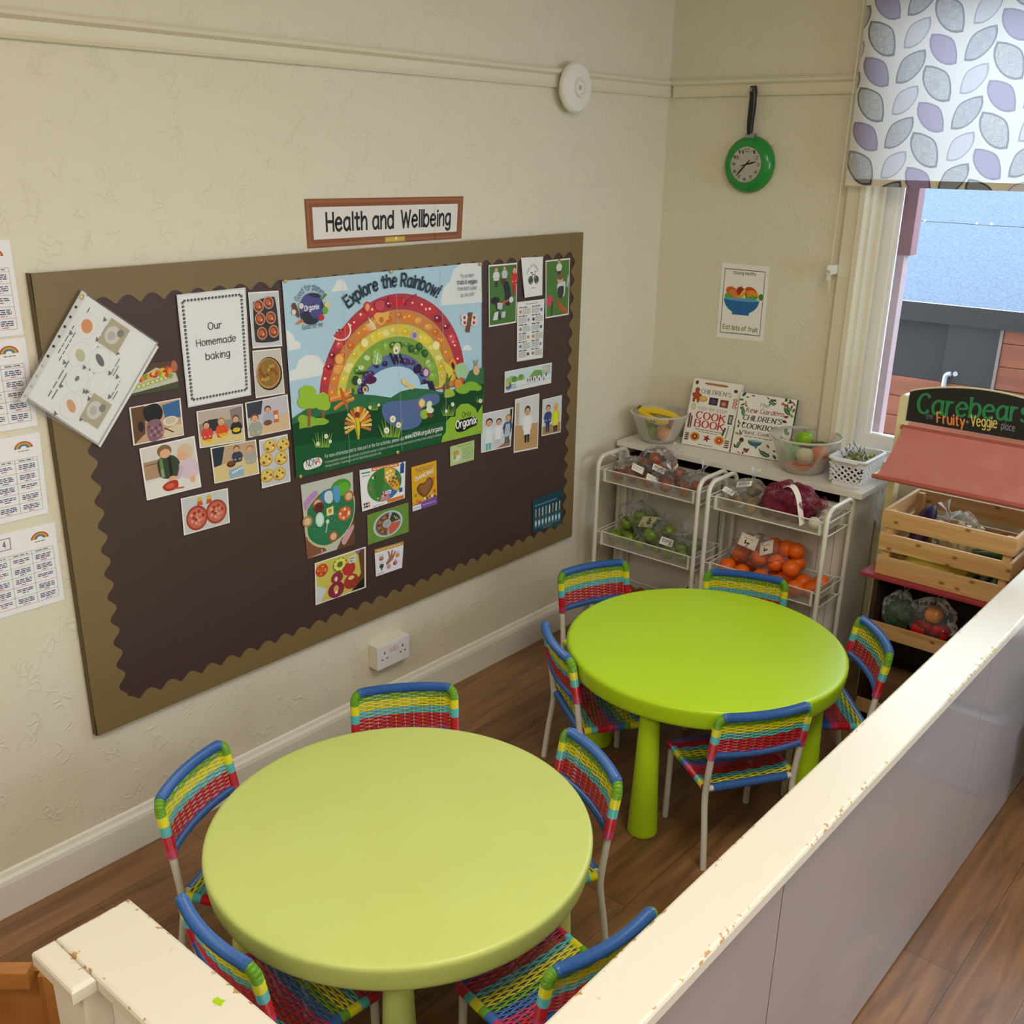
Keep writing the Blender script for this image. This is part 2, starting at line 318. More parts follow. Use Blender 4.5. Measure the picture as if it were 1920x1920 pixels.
class Sheet:
    """a flat printed sheet lying on a plane: its own slab of paper and the inks on it"""
    def __init__(s, quad, plane, paper='F2F0EC', thick=0.0012, lift=0.0, space='uv', curl=0.0):
        o, n = plane; s.plane = (o + n*lift, n); s.n = n
        s.q = [on(a[0], a[1], s.plane) if len(a) == 2 else Vector(a) for a in quad]
        s.mb = MB(); s.space = space; s.k = 0; s.curl = curl
        s.mb.color(paper)
        N = 8 if curl else 1; vs = []
        for j in range(N+1):
            for i in (0, 1): vs.append(s.bil(i, j/N)+n*0.00001)
        for j in range(N+1):
            for i in (0, 1): vs.append(s.bil(i, j/N)-n*thick)
        M2 = 2*(N+1); fs = []
        for j in range(N):
            fs.append((2*j, 2*j+2, 2*j+3, 2*j+1)); fs.append((M2+2*j, M2+2*j+1, M2+2*j+3, M2+2*j+2))
            fs.append((2*j, M2+2*j, M2+2*j+2, 2*j+2)); fs.append((2*j+1, 2*j+3, M2+2*j+3, M2+2*j+1))
        fs.append((0, 1, M2+1, M2)); fs.append((2*N, M2+2*N, M2+2*N+1, 2*N+1))
        s.mb.add(vs, fs)
    def bil(s, u, v):
        p = (s.q[0]*(1-u)+s.q[1]*u)*(1-v)+(s.q[3]*(1-u)+s.q[2]*u)*v
        if s.curl: p = p + s.n*(s.curl*v*v)
        return p
    def P(s, x, y):
        off = s.n*(0.00003+0.000009*s.k)
        if s.space == 'uv': return s.bil(x, y)+off
        k, ox, oy = s.space; return on(ox+k*x, oy+k*y, s.plane)+off
    def poly(s, pts, col, same=False):
        if not same: s.k += 1
        s.mb.color(col); vs = [s.P(x, y) for x, y in pts]
        # keep the printed face turned towards the room
        nn = Vector((0, 0, 0))
        for i in range(len(vs)): nn += (vs[i]-vs[0]).cross(vs[(i+1) % len(vs)]-vs[0])
        idx = tuple(range(len(vs))); s.mb.add(vs, [idx if nn.dot(s.n) > 0 else tuple(reversed(idx))])
        return s
    def rect(s, x0, y0, x1, y1, col, same=False): return s.poly([(x0, y0), (x1, y0), (x1, y1), (x0, y1)], col, same)
    def blob(s, pts, col, same=False, n=5):
        return s.poly([(p.x, p.y) for p in smooth_path([(a, b, 0) for a, b in pts], n, True)], col, same)
    def ell(s, cx, cy, rx, ry, col, rot=0, same=False, n=18, a0=0, a1=360):
        full = abs(a1-a0) >= 360; pts = []
        for i in range(n if full else n+1):
            a = R(a0+(a1-a0)*i/n); x, y = rx*math.cos(a), ry*math.sin(a); c, t = math.cos(R(rot)), math.sin(R(rot))
            pts.append((cx+x*c-y*t, cy+x*t+y*c))
        if not full: pts.append((cx, cy))
        return s.poly(pts, col, same)
    def line(s, pts, wd, col, same=False):
        if not same: s.k += 1
        n = len(pts); Lp = []; Rp = []
        for i in range(n):
            a = pts[max(i-1, 0)]; b = pts[min(i+1, n-1)]; dx, dy = b[0]-a[0], b[1]-a[1]; l = math.hypot(dx, dy) or 1
            h = (wd[i] if isinstance(wd, list) else wd)/2
            Lp.append((pts[i][0]-dy/l*h, pts[i][1]+dx/l*h)); Rp.append((pts[i][0]+dy/l*h, pts[i][1]-dx/l*h))
        for i in range(n-1): s.poly([Lp[i], Lp[i+1], Rp[i+1], Rp[i]], col, True)
        return s
    def frame(s, x0, y0, x1, y1, t, col, ty=None):
        ty = ty or t; s.k += 1
        s.rect(x0, y0, x1, y0+ty, col, True); s.rect(x0, y1-ty, x1, y1, col, True); s.rect(x0, y0+ty, x0+t, y1-ty, col, True); s.rect(x1-t, y0+ty, x1, y1-ty, col, True)
        return s
    def text(s, st, base, h, col, wt=0.9, up=None, fit=True, serif=0, slant=0, thin=1.0, gap=1.6, arc=None):
        """strokes laid along a baseline base=((x0,y0),(x1,y1)); h cap height; wt stroke weight in 1/7 of h"""
        s.k += 1; adv = 0; lay = []
        for ch in st:
            if ch == ' ': adv += 3.0; continue
            g, wd = glyph(ch); lay.append((g, adv)); adv += wd+gap
        total = max(adv-gap, 1e-6)
        (x0, y0), (x1, y1) = base; dx, dy = (x1-x0)/total, (y1-y0)/total
        ux, uy = up if up else (0, -h); ux /= 7; uy /= 7
        def T(gx, gy):
            gx = gx+slant*gy
            if arc:
                cx, cy, rx, ry, a0, a1, sl = arc; a = R(a0+(a1-a0)*gx/total); q = 1+gy*h/7/((rx+ry)/2)
                X, Y = rx*q*math.cos(a), -ry*q*math.sin(a); return (cx+X, cy+Y+sl*X)
            return (x0+dx*gx+ux*gy, y0+dy*gx+uy*gy)
        k0 = s.k
        for g, a in lay:
            lv = 0
            for pts, sm in g:
                n = len(pts); q = [(p[0]+a, p[1]) for p in pts]; s.k = k0+lv; lv += 1
                if n == 2 and math.dist(q[0], q[1]) < 0.4:
                    cx, cy = q[0]; r = wt*0.62; s.poly([T(cx+r*math.cos(k*PI/4), cy+r*math.sin(k*PI/4)) for k in range(8)], col, True); continue
                D = []
                for i in range(n-1):
                    ex, ey = q[i+1][0]-q[i][0], q[i+1][1]-q[i][1]; l = math.hypot(ex, ey) or 1e-6; D.append((ex/l, ey/l))
                runs = [[0]]      # broken at sharp corners, each run a strip of its own
                for i in range(1, n-1):
                    runs[-1].append(i)
                    if D[i-1][0]*D[i][0]+D[i-1][1]*D[i][1] < 0.25: runs.append([i])
                runs[-1].append(n-1)
                for ri, run in enumerate(runs):
                    if ri: s.k = k0+lv; lv += 1
                    Lp, Rp = [], []
                    closed = len(runs) == 1 and math.dist(q[0], q[-1]) < 0.01
                    for c, i in enumerate(run):
                        d0 = D[i-1] if c > 0 else (D[-1] if closed else D[i]); d1 = D[i] if c < len(run)-1 else (D[0] if closed else D[i-1])
                        tx, ty = d0[0]+d1[0], d0[1]+d1[1]; l = math.hypot(tx, ty) or 1; tx /= l; ty /= l
                        hw = wt/2*(thin+(1-thin)*abs(ty))/max(0.75, d0[0]*tx+d0[1]*ty)
                        e = 0.0 if (closed or 0 < c < len(run)-1) else (0.0 if serif and run[c] in (0, n-1) else hw*0.8)*(-1 if c == 0 else 1)
                        x, y = q[i][0]+tx*e, q[i][1]+ty*e
                        Lp.append((x-ty*hw, y+tx*hw)); Rp.append((x+ty*hw, y-tx*hw))
                    for c in range(len(run)-1): s.poly([T(*Lp[c]), T(*Lp[c+1]), T(*Rp[c+1]), T(*Rp[c])], col, True)
                if serif and math.dist(q[0], q[-1]) > 0.6:
                    s.k = k0+lv; lv += 1
                    for (px, py), (nx, ny) in ((q[0], q[1]), (q[-1], q[-2])):
                        if abs(py-ny) >= abs(px-nx)*1.2 and min(abs(py), abs(py-7), abs(py-4.9), abs(py+2)) < 0.35:
                            t = wt*0.28; s.poly([T(px-serif, py-t), T(px+serif, py-t), T(px+serif, py+t), T(px-serif, py+t)], col, True)
        s.k = k0+7
        return s
    def scribble(s, x0, y0, x1, h, col, words=6, wt=0.5, dy=0.0):
        """a line of print too small to read in the photograph: word-length dashes"""
        s.k += 1; x = x0; tot = x1-x0
        while x < x1-tot*0.03:
            l = tot/words*random.uniform(0.5, 1.1); e = min(x+l, x1); y = y0+dy*(x-x0)
            s.poly([(x, y-h*wt/2), (e, y-h*wt/2+dy*(e-x)), (e, y+h*wt/2+dy*(e-x)), (x, y+h*wt/2)], col, True); x = e+tot/words*0.2
        return s
    def done(s, name, label, cat, mt, group=None, parent=None):
        o = s.mb.build(name, mt, parent)
        if not parent: tag(o, label, cat, group)
        return o
# ------------------------------------------------------------------ shared materials
M_wall = plaster('cream_plaster', (226, 219, 198))
M_white = mat('white_gloss_paint', (232, 229, 218), 0.32, bump=(9, 0.05, 0.003))
M_trimw = mat('cream_paint', (226, 219, 196), 0.4)
M_upvc = mat('white_window_paint', (236, 234, 228), 0.28)
M_floor = plank_floor('floor_planks')
M_ceil = mat('ceiling_paint', (236, 232, 220), 0.8)
M_ink = mat('printed_paper', rough=0.5, spec=0.3, attr=True)
M_gloss = mat('laminated_print', rough=0.3, spec=0.4, attr=True)
M_weave = mat('plastic_strand', rough=0.33, spec=0.5, attr=True)
M_col = mat('coloured_plastic', rough=0.4, attr=True)
M_metalw = mat('white_powder_coat', (226, 223, 212), 0.35)
M_black = mat('black_plastic', (14, 14, 17), 0.35)

# ------------------------------------------------------------------ the room
H = 2.75
struct('floor', MB().box(0, 4.8, -6.5, 0, -0.05, 0), M_floor)
struct('ceiling', MB().box(-0.1, 4.9, -6.6, 0.25, H, H+0.05), M_ceil)
struct('wall_left', MB().box(-0.1, 0, -6.6, 0.25, -0.05, H), M_wall)
b = MB(); b.box(4.8, 4.9, -6.6, -2.4, -0.05, H); b.box(4.8, 4.9, -0.3, 0.25, -0.05, H); b.box(4.8, 4.9, -2.4, -0.3, -0.05, 0.9); b.box(4.8, 4.9, -2.4, -0.3, 2.3, H)
struct('wall_right', b, M_wall)
b = MB()
for y0, y1, z0, z1 in ((-2.4, -2.34, 0.9, 2.3), (-0.36, -0.3, 0.9, 2.3), (-1.38, -1.32, 0.96, 2.24), (-2.34, -0.36, 0.9, 0.96), (-2.34, -0.36, 2.24, 2.3)): b.box(4.82, 4.87, y0, y1, z0, z1)
struct('window_2', b, M_upvc)
struct('wall_front', MB().box(0, 4.8, -6.6, -6.5, -0.05, H), M_wall)
WX0, WX1, WZ0, WZ1 = 0.865, 2.55, 0.80, 2.45
b = MB(); b.box(0, WX0, 0, 0.25, -0.05, H); b.box(WX1, 4.8, 0, 0.25, -0.05, H); b.box(WX0, WX1, 0, 0.25, -0.05, WZ0); b.box(WX0, WX1, 0, 0.25, WZ1, H)
struct('wall_back', b, M_wall)
# skirting, with a moulded top, and the picture rail
def moulding(prof, p0, p1, out):
    """profile (out from the wall, height) run from p0 to p1"""
    mb = MB(); p0 = Vector(p0); p1 = Vector(p1); out = Vector(out); n = len(prof); vs = []
    for p in (p0, p1):
        for a, z in prof: vs.append(p+out*a+Vector((0, 0, z)))
    fs = [(i, (i+1) % n, n+(i+1) % n, n+i) for i in range(n)]+[tuple(range(n)), tuple(range(n, 2*n))]
    return mb.add(vs, fs)
SK = [(0.001, 0), (0.02, 0), (0.02, 0.092), (0.017, 0.104), (0.011, 0.112), (0.007, 0.122), (0.001, 0.126)]
struct('baseboard_left', moulding(SK, (0, -6.5, 0), (0, 0, 0), (1, 0, 0)), M_white)
struct('baseboard_back', moulding(SK, (0.02, 0, 0), (4.8, 0, 0), (0, -1, 0)), M_white)
RAIL = [(0.001, 2.088), (0.012, 2.088), (0.016, 2.096), (0.013, 2.104), (0.014, 2.126), (0.026, 2.134), (0.028, 2.142), (0.022, 2.149), (0.001, 2.149)]
struct('trim_1', moulding(RAIL, (0, -6.5, 0), (0, 0, 0), (1, 0, 0)), M_trimw)
struct('trim_2', moulding(RAIL, (0.028, 0, 0), (0.785, 0, 0), (0, -1, 0)), M_trimw)

# the window: architrave, lining, sash, glass, sill
win = tag(bpy.data.objects.new('window_1', None), kind='structure'); COL.objects.link(win)
AR = [(0, 0), (0, 0.018), (0.006, 0.024), (0.050, 0.026), (0.056, 0.034), (0.076, 0.034), (0.083, 0.028), (0.083, 0)]
b = MB()
def arch(x, sgn):
    vs = []
    for z in (0.80, WZ1+0.02):
        for a, y in AR: vs.append((x+sgn*a, -y-0.0005, z))
    n = len(AR); b.add(vs, [(i, (i+1) % n, n+(i+1) % n, n+i) for i in range(n)]+[tuple(range(n)), tuple(range(n, 2*n))])
arch(0.785, 1); arch(WX1+0.08, -1)
b.box(0.785, WX1+0.08, -0.034, -0.0005, WZ1-0.003, WZ1+0.09)
b.build('architrave', M_trimw, win)
b = MB(); b.box(WX0-0.0, WX0+0.014, -0.004, 0.16, 0.82, WZ1); b.box(WX1-0.014, WX1, -0.004, 0.16, 0.82, WZ1); b.box(WX0+0.014, WX1-0.014, -0.004, 0.16, WZ1-0.014, WZ1)
b.box(WX0+0.014, WX0+0.030, 0.045, 0.07, 0.82, WZ1-0.014)
b.build('lining', M_trimw, win)
def sash(x0, x1):
    s = MB()
    for (a, c, d, e) in ((x0, x0+0.052, 0.83, WZ1-0.02), (x1-0.052, x1, 0.83, WZ1-0.02)): s.box(a, c, 0.085, 0.125, d, e, bev=0.004)
    s.box(x0+0.052, x1-0.052, 0.086, 0.124, 0.83, 0.885); s.box(x0+0.052, x1-0.052, 0.086, 0.124, WZ1-0.075, WZ1-0.02)
    for a, c in ((x0+0.052, x0+0.064), (x1-0.064, x1-0.052)): s.box(a, c, 0.094, 0.116, 0.885, WZ1-0.075)
    o = s.build('sash', M_upvc, win)
    MB().box(x0+0.052, x1-0.052, 0.103, 0.107, 0.885, WZ1-0.075).build('pane', film('window_glass', (230, 240, 245), 0.0, 0.02) if 'window_glass' not in MATS else MATS['window_glass'], o)
sash(WX0+0.016, 1.70); sash(1.705, WX1-0.016)
MB().box(0.80, WX1+0.08, -0.034, 0.16, 0.80, 0.822, bev=0.006).build('window_sill', M_upvc, win)

# ------------------------------------------------------------------ half-height partitions
def chipped(name):
    """cream gloss with the paint knocked off along the edges, bare wood showing"""
    m = mat(name, (224, 219, 204), 0.3, spec=0.5); nt = m.node_tree; L = nt.links; b = nt.nodes['Principled BSDF']
    at = nt.nodes.new('ShaderNodeAttribute'); at.attribute_name = 'Col'
    tc = nt.nodes.new('ShaderNodeTexCoord'); n = nt.nodes.new('ShaderNodeTexNoise'); n.inputs['Scale'].default_value = 85; n.inputs['Detail'].default_value = 3
    L.new(tc.outputs['Object'], n.inputs['Vector'])
    n2 = nt.nodes.new('ShaderNodeTexNoise'); n2.inputs['Scale'].default_value = 9; L.new(tc.outputs['Object'], n2.inputs['Vector'])
    s1 = nt.nodes.new('ShaderNodeMath'); s1.operation = 'MULTIPLY_ADD'; s1.inputs[1].default_value = 0.55; L.new(n2.outputs['Fac'], s1.inputs[0]); L.new(n.outputs['Fac'], s1.inputs[2])
    sp = nt.nodes.new('ShaderNodeSeparateColor'); L.new(at.outputs['Color'], sp.inputs[0])
    s2 = nt.nodes.new('ShaderNodeMath'); s2.operation = 'MULTIPLY_ADD'; s2.inputs[1].default_value = 0.30; L.new(sp.outputs[0], s2.inputs[0]); L.new(s1.outputs[0], s2.inputs[2])
    mr = nt.nodes.new('ShaderNodeMapRange'); mr.inputs['From Min'].default_value = 1.19; mr.inputs['From Max'].default_value = 1.21; L.new(s2.outputs[0], mr.inputs['Value'])
    n3 = nt.nodes.new('ShaderNodeTexNoise'); n3.inputs['Scale'].default_value = 14; L.new(tc.outputs['Object'], n3.inputs['Vector'])
    m3 = nt.nodes.new('ShaderNodeMapRange'); m3.inputs['From Min'].default_value = 0.54; m3.inputs['From Max'].default_value = 0.58; L.new(n3.outputs['Fac'], m3.inputs['Value'])
    w2 = nt.nodes.new('ShaderNodeMixRGB'); w2.inputs[1].default_value = rgb(190, 150, 96); w2.inputs[2].default_value = rgb(176, 178, 52); L.new(m3.outputs[0], w2.inputs['Fac'])
    # small grey scuffs
    n4 = nt.nodes.new('ShaderNodeTexNoise'); n4.inputs['Scale'].default_value = 38; n4.inputs['Detail'].default_value = 1; L.new(tc.outputs['Object'], n4.inputs['Vector'])
    m4 = nt.nodes.new('ShaderNodeMapRange'); m4.inputs['From Min'].default_value = 0.735; m4.inputs['From Max'].default_value = 0.80; m4.inputs['To Max'].default_value = 0.35; L.new(n4.outputs['Fac'], m4.inputs['Value'])
    w3 = nt.nodes.new('ShaderNodeMixRGB'); w3.inputs[1].default_value = rgb(224, 219, 204); w3.inputs[2].default_value = rgb(120, 116, 104); L.new(m4.outputs[0], w3.inputs['Fac'])
    mx = nt.nodes.new('ShaderNodeMixRGB'); L.new(mr.outputs[0], mx.inputs['Fac']); L.new(w3.outputs[0], mx.inputs[1]); L.new(w2.outputs[0], mx.inputs[2])
    L.new(mx.outputs[0], b.inputs['Base Color'])
    bp = nt.nodes.new('ShaderNodeBump'); bp.inputs['Strength'].default_value = 0.35; bp.inputs['Distance'].default_value = 0.002; bp.invert = True
    L.new(mr.outputs[0], bp.inputs['Height']); L.new(bp.outputs[0], b.inputs['Normal'])
    return m
M_cap = chipped('chipped_cream_paint')
def cap_slab(mb, x0, x1, y0, y1, z0, z1, rim=0.006):
    """a slab with rounded arrises; faces on the arris carry the wear"""
    e = rim
    def ring(i, z): return [(x0+i, y0+i, z), (x1-i, y0+i, z), (x1-i, y1-i, z), (x0+i, y1-i, z)]
    rings = [(ring(0, z0), 0.25), (ring(0, z1-e), 0.5), (ring(e*0.35, z1-e*0.3), 1.0), (ring(e, z1), 1.0), (ring(e*1.7, z1), 0.82), (ring(e*1.7, z1), 0.0)]
    for (a, _), (c, wv) in zip(rings, rings[1:]):
        mb.col = (wv, wv, wv, 1); mb.add(a+c, [(i, (i+1) % 4, 4+(i+1) % 4, 4+i) for i in range(4)])
    mb.col = (0, 0, 0, 1); mb.add(rings[-1][0], [(0, 1, 2, 3)]); mb.add(rings[0][0], [(3, 2, 1, 0)])
M_panel = mat('grey_gloss_panel', (166, 159, 160), 0.10, spec=0.6, mottle=(5, 0.10, (184, 177, 176)))
M_dark = mat('dark_gap', (30, 28, 28), 0.8)
PT = 0.773
t = thing('partition', 'long half-height partition on the right with chipped cream top and glossy grey panels', 'partition', (1.79, -1.7, 0))
def rel(o, parent):     # parts are built in room coordinates
    o.location = -Vector(parent.location); return o
b = MB(); cap_slab(b, 1.738, 1.842, -3.245, -0.03, 0.748, PT); rel(b.build('top_cap', M_cap, t), t)
rel(MB().box(1.756, 1.813, -3.232, -0.035, 0, 0.748).build('core', M_white, t), t)
ys = [-3.23, -2.331, -1.200, -0.035]
for y0, y1 in zip(ys, ys[1:]):
    rel(MB().box(1.8135, 1.822, y0+0.0018, y1-0.0018, 0.012, 0.7475).build('panel', M_panel, t), t)
rel(MB().box(1.8132, 1.8185, -3.23, -0.035, 0.0, 0.747).build('seam_backing', M_dark, t), t)
t = thing('partition', 'short cream-topped partition in the left foreground with square post end', 'partition', (1.42, -3.19, 0))
b = MB(); cap_slab(b, 1.093, 1.7375, -3.245, -3.125, 0.748, PT); rel(b.build('top_cap', M_cap, t), t)
b = MB(); cap_slab(b, 1.093, 1.2100, -3.282, -3.2455, 0.748, PT-0.0005); rel(b.build('post_cap', M_cap, t), t)
rel(MB().box(1.205, 1.7555, -3.226, -3.145, 0, 0.748).build('core', M_white, t), t)
rel(MB().box(1.108, 1.204, -3.266, -3.14, 0, 0.748, bev=0.003).build('post', M_white, t), t)
# a spot of lime paint on the top
pl = (Vector((0, 0, PT)), Vector((0, 0, 1)))
s = Sheet([(1.0, 1.0, 0.0)]*4, pl); s.mb = MB(); s.space = (0.29167, 0, 1640)
s.blob([(1372, 800), (1400, 786), (1420, 800), (1450, 806), (1432, 826), (1418, 846), (1388, 832), (1366, 822)], 'A8CC12')
rel(s.mb.build('paint_spot', M_ink, t), t)

# the pine gate beyond the post
M_pine = wood('orange_pine', (178, 122, 62), (142, 88, 38), (6, 60, 6), 0.4)
GE = on(62, 1803, (Vector((0, 0, 0.62)), Vector((0, 0, 1))))
t = thing('pine_gate', 'orange pine gate standing ajar left of the cream partition post', 'gate', (GE.x, GE.y, 0), math.atan2(0.66, 0.75))
MB().box(-0.70, 0.0, -0.026, 0.0, 0.585, 0.62, bev=0.003).build('rail', M_pine, t)
MB().box(-0.70, 0.006, -0.034, 0.0, 0.448, 0.475, bev=0.003).build('rail', M_pine, t)
MB().box(-0.70, 0.006, -0.034, 0.0, 0.06, 0.09, bev=0.003).build('rail', M_pine, t)
for k in range(6): MB().box(-0.70+k*0.118, -0.70+k*0.118+0.1175, 0.001, 0.016, 0.03, 0.600).build('board', M_pine, t)
MB().box(0.008, 0.020, -0.012, 0.016, 0, 0.60, bev=0.002).build('edge_strip', M_pine, t)
MB().box(0.021, 0.062, -0.022, 0.020, 0, 0.61, bev=0.003).build('stile', M_pine, t)

# ------------------------------------------------------------------ round tables
def table(x, y, rz, mt, label):
    t = thing('round_table', label, 'table', (x, y, 0), rz, "children's round tables")
    pr = [(0, 0.414), (0.395, 0.414), (0.411, 0.415), (0.4165, 0.4185), (0.419, 0.424), (0.4200, 0.432), (0.4238, 0.455), (0.4245, 0.4665), (0.4245, 0.4695), (0.4238, 0.4735), (0.4218, 0.4768), (0.4188, 0.4790), (0.4150, 0.4800), (0.4110, 0.4802), (0.404, 0.4802), (0.25, 0.4802), (0, 0.4802)]
    MB().lathe(pr, 96).build('tabletop', mt, t, smooth=50)
    for k in range(4):
        a = R(90*k); lx, ly = 0.352*math.cos(a), 0.352*math.sin(a)
        MB().lathe([(0, 0), (0.042, 0), (0.0445, 0.004), (0.0445, 0.010), (0.039, 0.12), (0.032, 0.30), (0.028, 0.4135), (0, 0.4135)], 28, (lx, ly, 0)).build('leg', mt, t, smooth=40)
    return t
M_t1 = mat('pale_lime_plastic', (208, 223, 128), 0.34, spec=0.42, mottle=(5, 0.25, (198, 210, 104)))
M_t2 = mat('lime_plastic', (188, 228, 34), 0.28, spec=0.42, mottle=(4, 0.15, (180, 218, 28)))
table(0.9835, -2.4417, R(-45), M_t1, 'faded pale lime round table, the nearer one in the foreground')
table(1.0121, -1.1855, R(-84), M_t2, 'bright lime green round table standing in front of the white carts')

# ------------------------------------------------------------------ woven chairs
CW, CZT, CBT, CZL, CBL, CZS, CD = 0.136, 0.491, 0.052, 0.364, 0.030, 0.249, 0.226
BLUE, GRN, YEL, TEAL, RED, PINK = rgb(58, 108, 180), rgb(112, 168, 40), rgb(226, 220, 30), rgb(92, 190, 196), rgb(196, 22, 44), rgb(196, 54, 104)
def bands(tab, f):
    for lim, c in tab:
        if f <= lim: return c
    return tab[-1][1]
BACK = [(0.20, GRN), (0.41, YEL), (0.58, TEAL), (0.86, RED), (1.1, PINK)]
BACKP = [(0.29, GRN), (0.46, YEL), (0.62, TEAL), (0.86, RED), (1.1, PINK)]
SEAT = [(0.06, PINK), (0.15, RED), (0.24, TEAL), (0.36, YEL), (0.45, GRN), (0.56, BLUE), (0.66, PINK), (0.82, RED), (0.91, TEAL), (1.1, YEL)]
def ringed(mb, pts, r, step, cols=None, col=None, seg=10):
    """a tube bound round with cord: every turn of cord is a ridge"""
    P = [Vector(p) for p in pts]; D = [0]
    for a, c in zip(P, P[1:]): D.append(D[-1]+(c-a).length)
    N = max(2, int(D[-1]/step)); q = []; rr = []; cc = []; j = 0
    for i in range(N+1):
        d = D[-1]*i/N
        while j < len(D)-2 and D[j+1] < d: j += 1
        f = (d-D[j])/max(D[j+1]-D[j], 1e-9); q.append(P[j].lerp(P[j+1], min(max(f, 0), 1)))
        rr.append(r*(1.0 if i % 2 else 0.90)); cc.append(cols(i/N) if cols else col)
    mb.tube(q, rr, seg, cols=cc)
def bow(x): return -0.020*(1-(x/CW)**2)          # the back is bowed
def by(z): return -CBL-(CBT-CBL)*(z-CZL)/(CZT-CZL)  # lean of the uprights
def make_chair():
    t = thing('woven_chair', '', 'chair', (0, 0, 0), 0, "children's woven chairs")
    mw, mv = M_metalw, M_weave
    for sx in (-1, 1):
        p = smooth_path([(sx*CW, -0.043, 0.0), (sx*CW, -0.030, 0.11), (sx*CW, -0.016, 0.205), (sx*CW, -0.018, 0.26), (sx*CW, by(CZL), CZL-0.01), (sx*CW, by(0.42), 0.42), (sx*(CW-0.001), by(0.462), 0.462)], 4)
        o = MB().tube(p, 0.0092, 10).build('leg', mw, t, smooth=True)
        MB().tube([(sx*CW, CD-0.012, 0.0), (sx*CW*0.99, CD-0.016, CZS-0.010)], 0.0092, 10).build('leg', mw, t, smooth=True)
    # bound top rail with its rounded corners
    top = []
    for k in range(7):
        a = PI-PI/2*k/6; top.append((-CW+0.024+0.024*math.cos(a), 0, 0.467+0.024*math.sin(a)))
    top = [(x, by(z)+bow(x)*min(1, (z-0.44)/0.03), z) for x, _, z in top]
    mid = [(x, by(CZT)+bow(x), CZT) for x in [(-CW+0.03)+(2*CW-0.06)*k/10 for k in range(11)]]
    allp = top+mid+[(-x, y, z) for x, y, z in reversed(top)]
    mb = MB(); ringed(mb, allp[4:-4], 0.0136, 0.0014, col=BLUE); mb.build('top_rail', mv, t, smooth=60)
    mb = MB(); lo = [(x, by(CZL)+bow(x)*0.9, CZL) for x in [-CW+0.006+(2*CW-0.012)*k/10 for k in range(11)]]
    ringed(mb, lo, 0.0108, 0.0014, col=BLUE); mb.build('lower_rail', mv, t, smooth=60)
    # woven back: cords run from post to post over and under uprights
    mb = MB()
    for sx in (-1, 1):
        q = [(sx*CW, by(z), z) for z in (CZL-0.012, 0.40, 0.44, 0.455)]+[(-sx*x, y, z) for x, y, z in top[:6]]
        ringed(mb, q, 0.0128, 0.0014, cols=lambda f: bands(BACKP, 1-f))
    nw = 11; rows = 24; z0, z1 = CZL+0.004, CZT-0.004
    for i in range(rows):
        z = z0+(z1-z0)*(i+0.5)/rows; c = bands(BACK, 1-(i+0.5)/rows); half = CW if z < 0.472 else CW-0.012
        pts = []
        for k in range(nw*3+1):
            x = -half+2*half*k/(nw*3); ph = PI*(x+CW)/(2*CW)*nw
            pts.append((x, by(z)+bow(x)*0.95+0.0021*math.sin(ph)*(1 if i % 2 else -1), z))
        mb.color(); mb.col = c; mb.tube(pts, 0.0021, 5, cap=False)
    for k in range(nw):
        x = -CW+2*CW*(k+0.5)/nw; mb.col = rgb(206, 206, 190) if k % 3 else YEL
        mb.tube([(x, by(z)+bow(x)*0.95, z) for z in (z0-0.004, (z0+z1)/2, z1+0.004)], 0.0014, 5, cap=False)
    mb.build('backrest', mv, t, smooth=60)
    # woven seat, a little slack in the middle
    mb = MB()
    for sx in (-1, 1):
        ringed(mb, [(sx*CW, -0.004, CZS), (sx*CW, CD, CZS)], 0.0112, 0.0014, cols=lambda f: bands(SEAT, 1-f))
    rows = 38; nw = 11
    for i in range(rows):
        f = (i+0.5)/rows; y = CD-0.006-(CD-0.002)*f; pts = []
        for k in range(nw*3+1):
            x = -CW+2*CW*k/(nw*3); ph = PI*(x+CW)/(2*CW)*nw
            sag = -0.012*(1-(x/CW)**2)*math.sin(PI*min(max(f, .06), .94))
            pts.append((x, y, CZS+0.006+sag+0.0022*math.sin(ph)*(1 if i % 2 else -1)))
        mb.col = bands(SEAT, f); mb.tube(pts, 0.0022, 5, cap=False)
    for k in range(nw):
        x = -CW+2*CW*(k+0.5)/nw; mb.col = rgb(70, 120, 150)
        mb.tube([(x, CD*j/6, CZS+0.006-0.012*(1-(x/CW)**2)*math.sin(PI*min(max(1-j/6, .06), .94))) for j in range(7)], 0.0014, 5, cap=False)
    mb.build('seat', mv, t, smooth=60)
    mb = MB(); ringed(mb, [(-CW+0.022, -0.012, CZS-0.004), (CW-0.022, -0.012, CZS-0.004)], 0.0125, 0.0014, col=BLUE)
    o = mb.build('rear_seat_rail', mv, t, smooth=60)
    MB().tube([(-CW, -0.013, CZS-0.004), (CW, -0.013, CZS-0.004)], 0.0088, 10).build('rail_end', mw, o, smooth=True)
    mb = MB(); ringed(mb, [(-CW+0.004, CD-0.002, CZS-0.002), (CW-0.004, CD-0.002, CZS-0.002)], 0.0112, 0.0014, col=BLUE); mb.build('front_seat_rail', mv, t, smooth=60)
    return t
chair0 = make_chair()
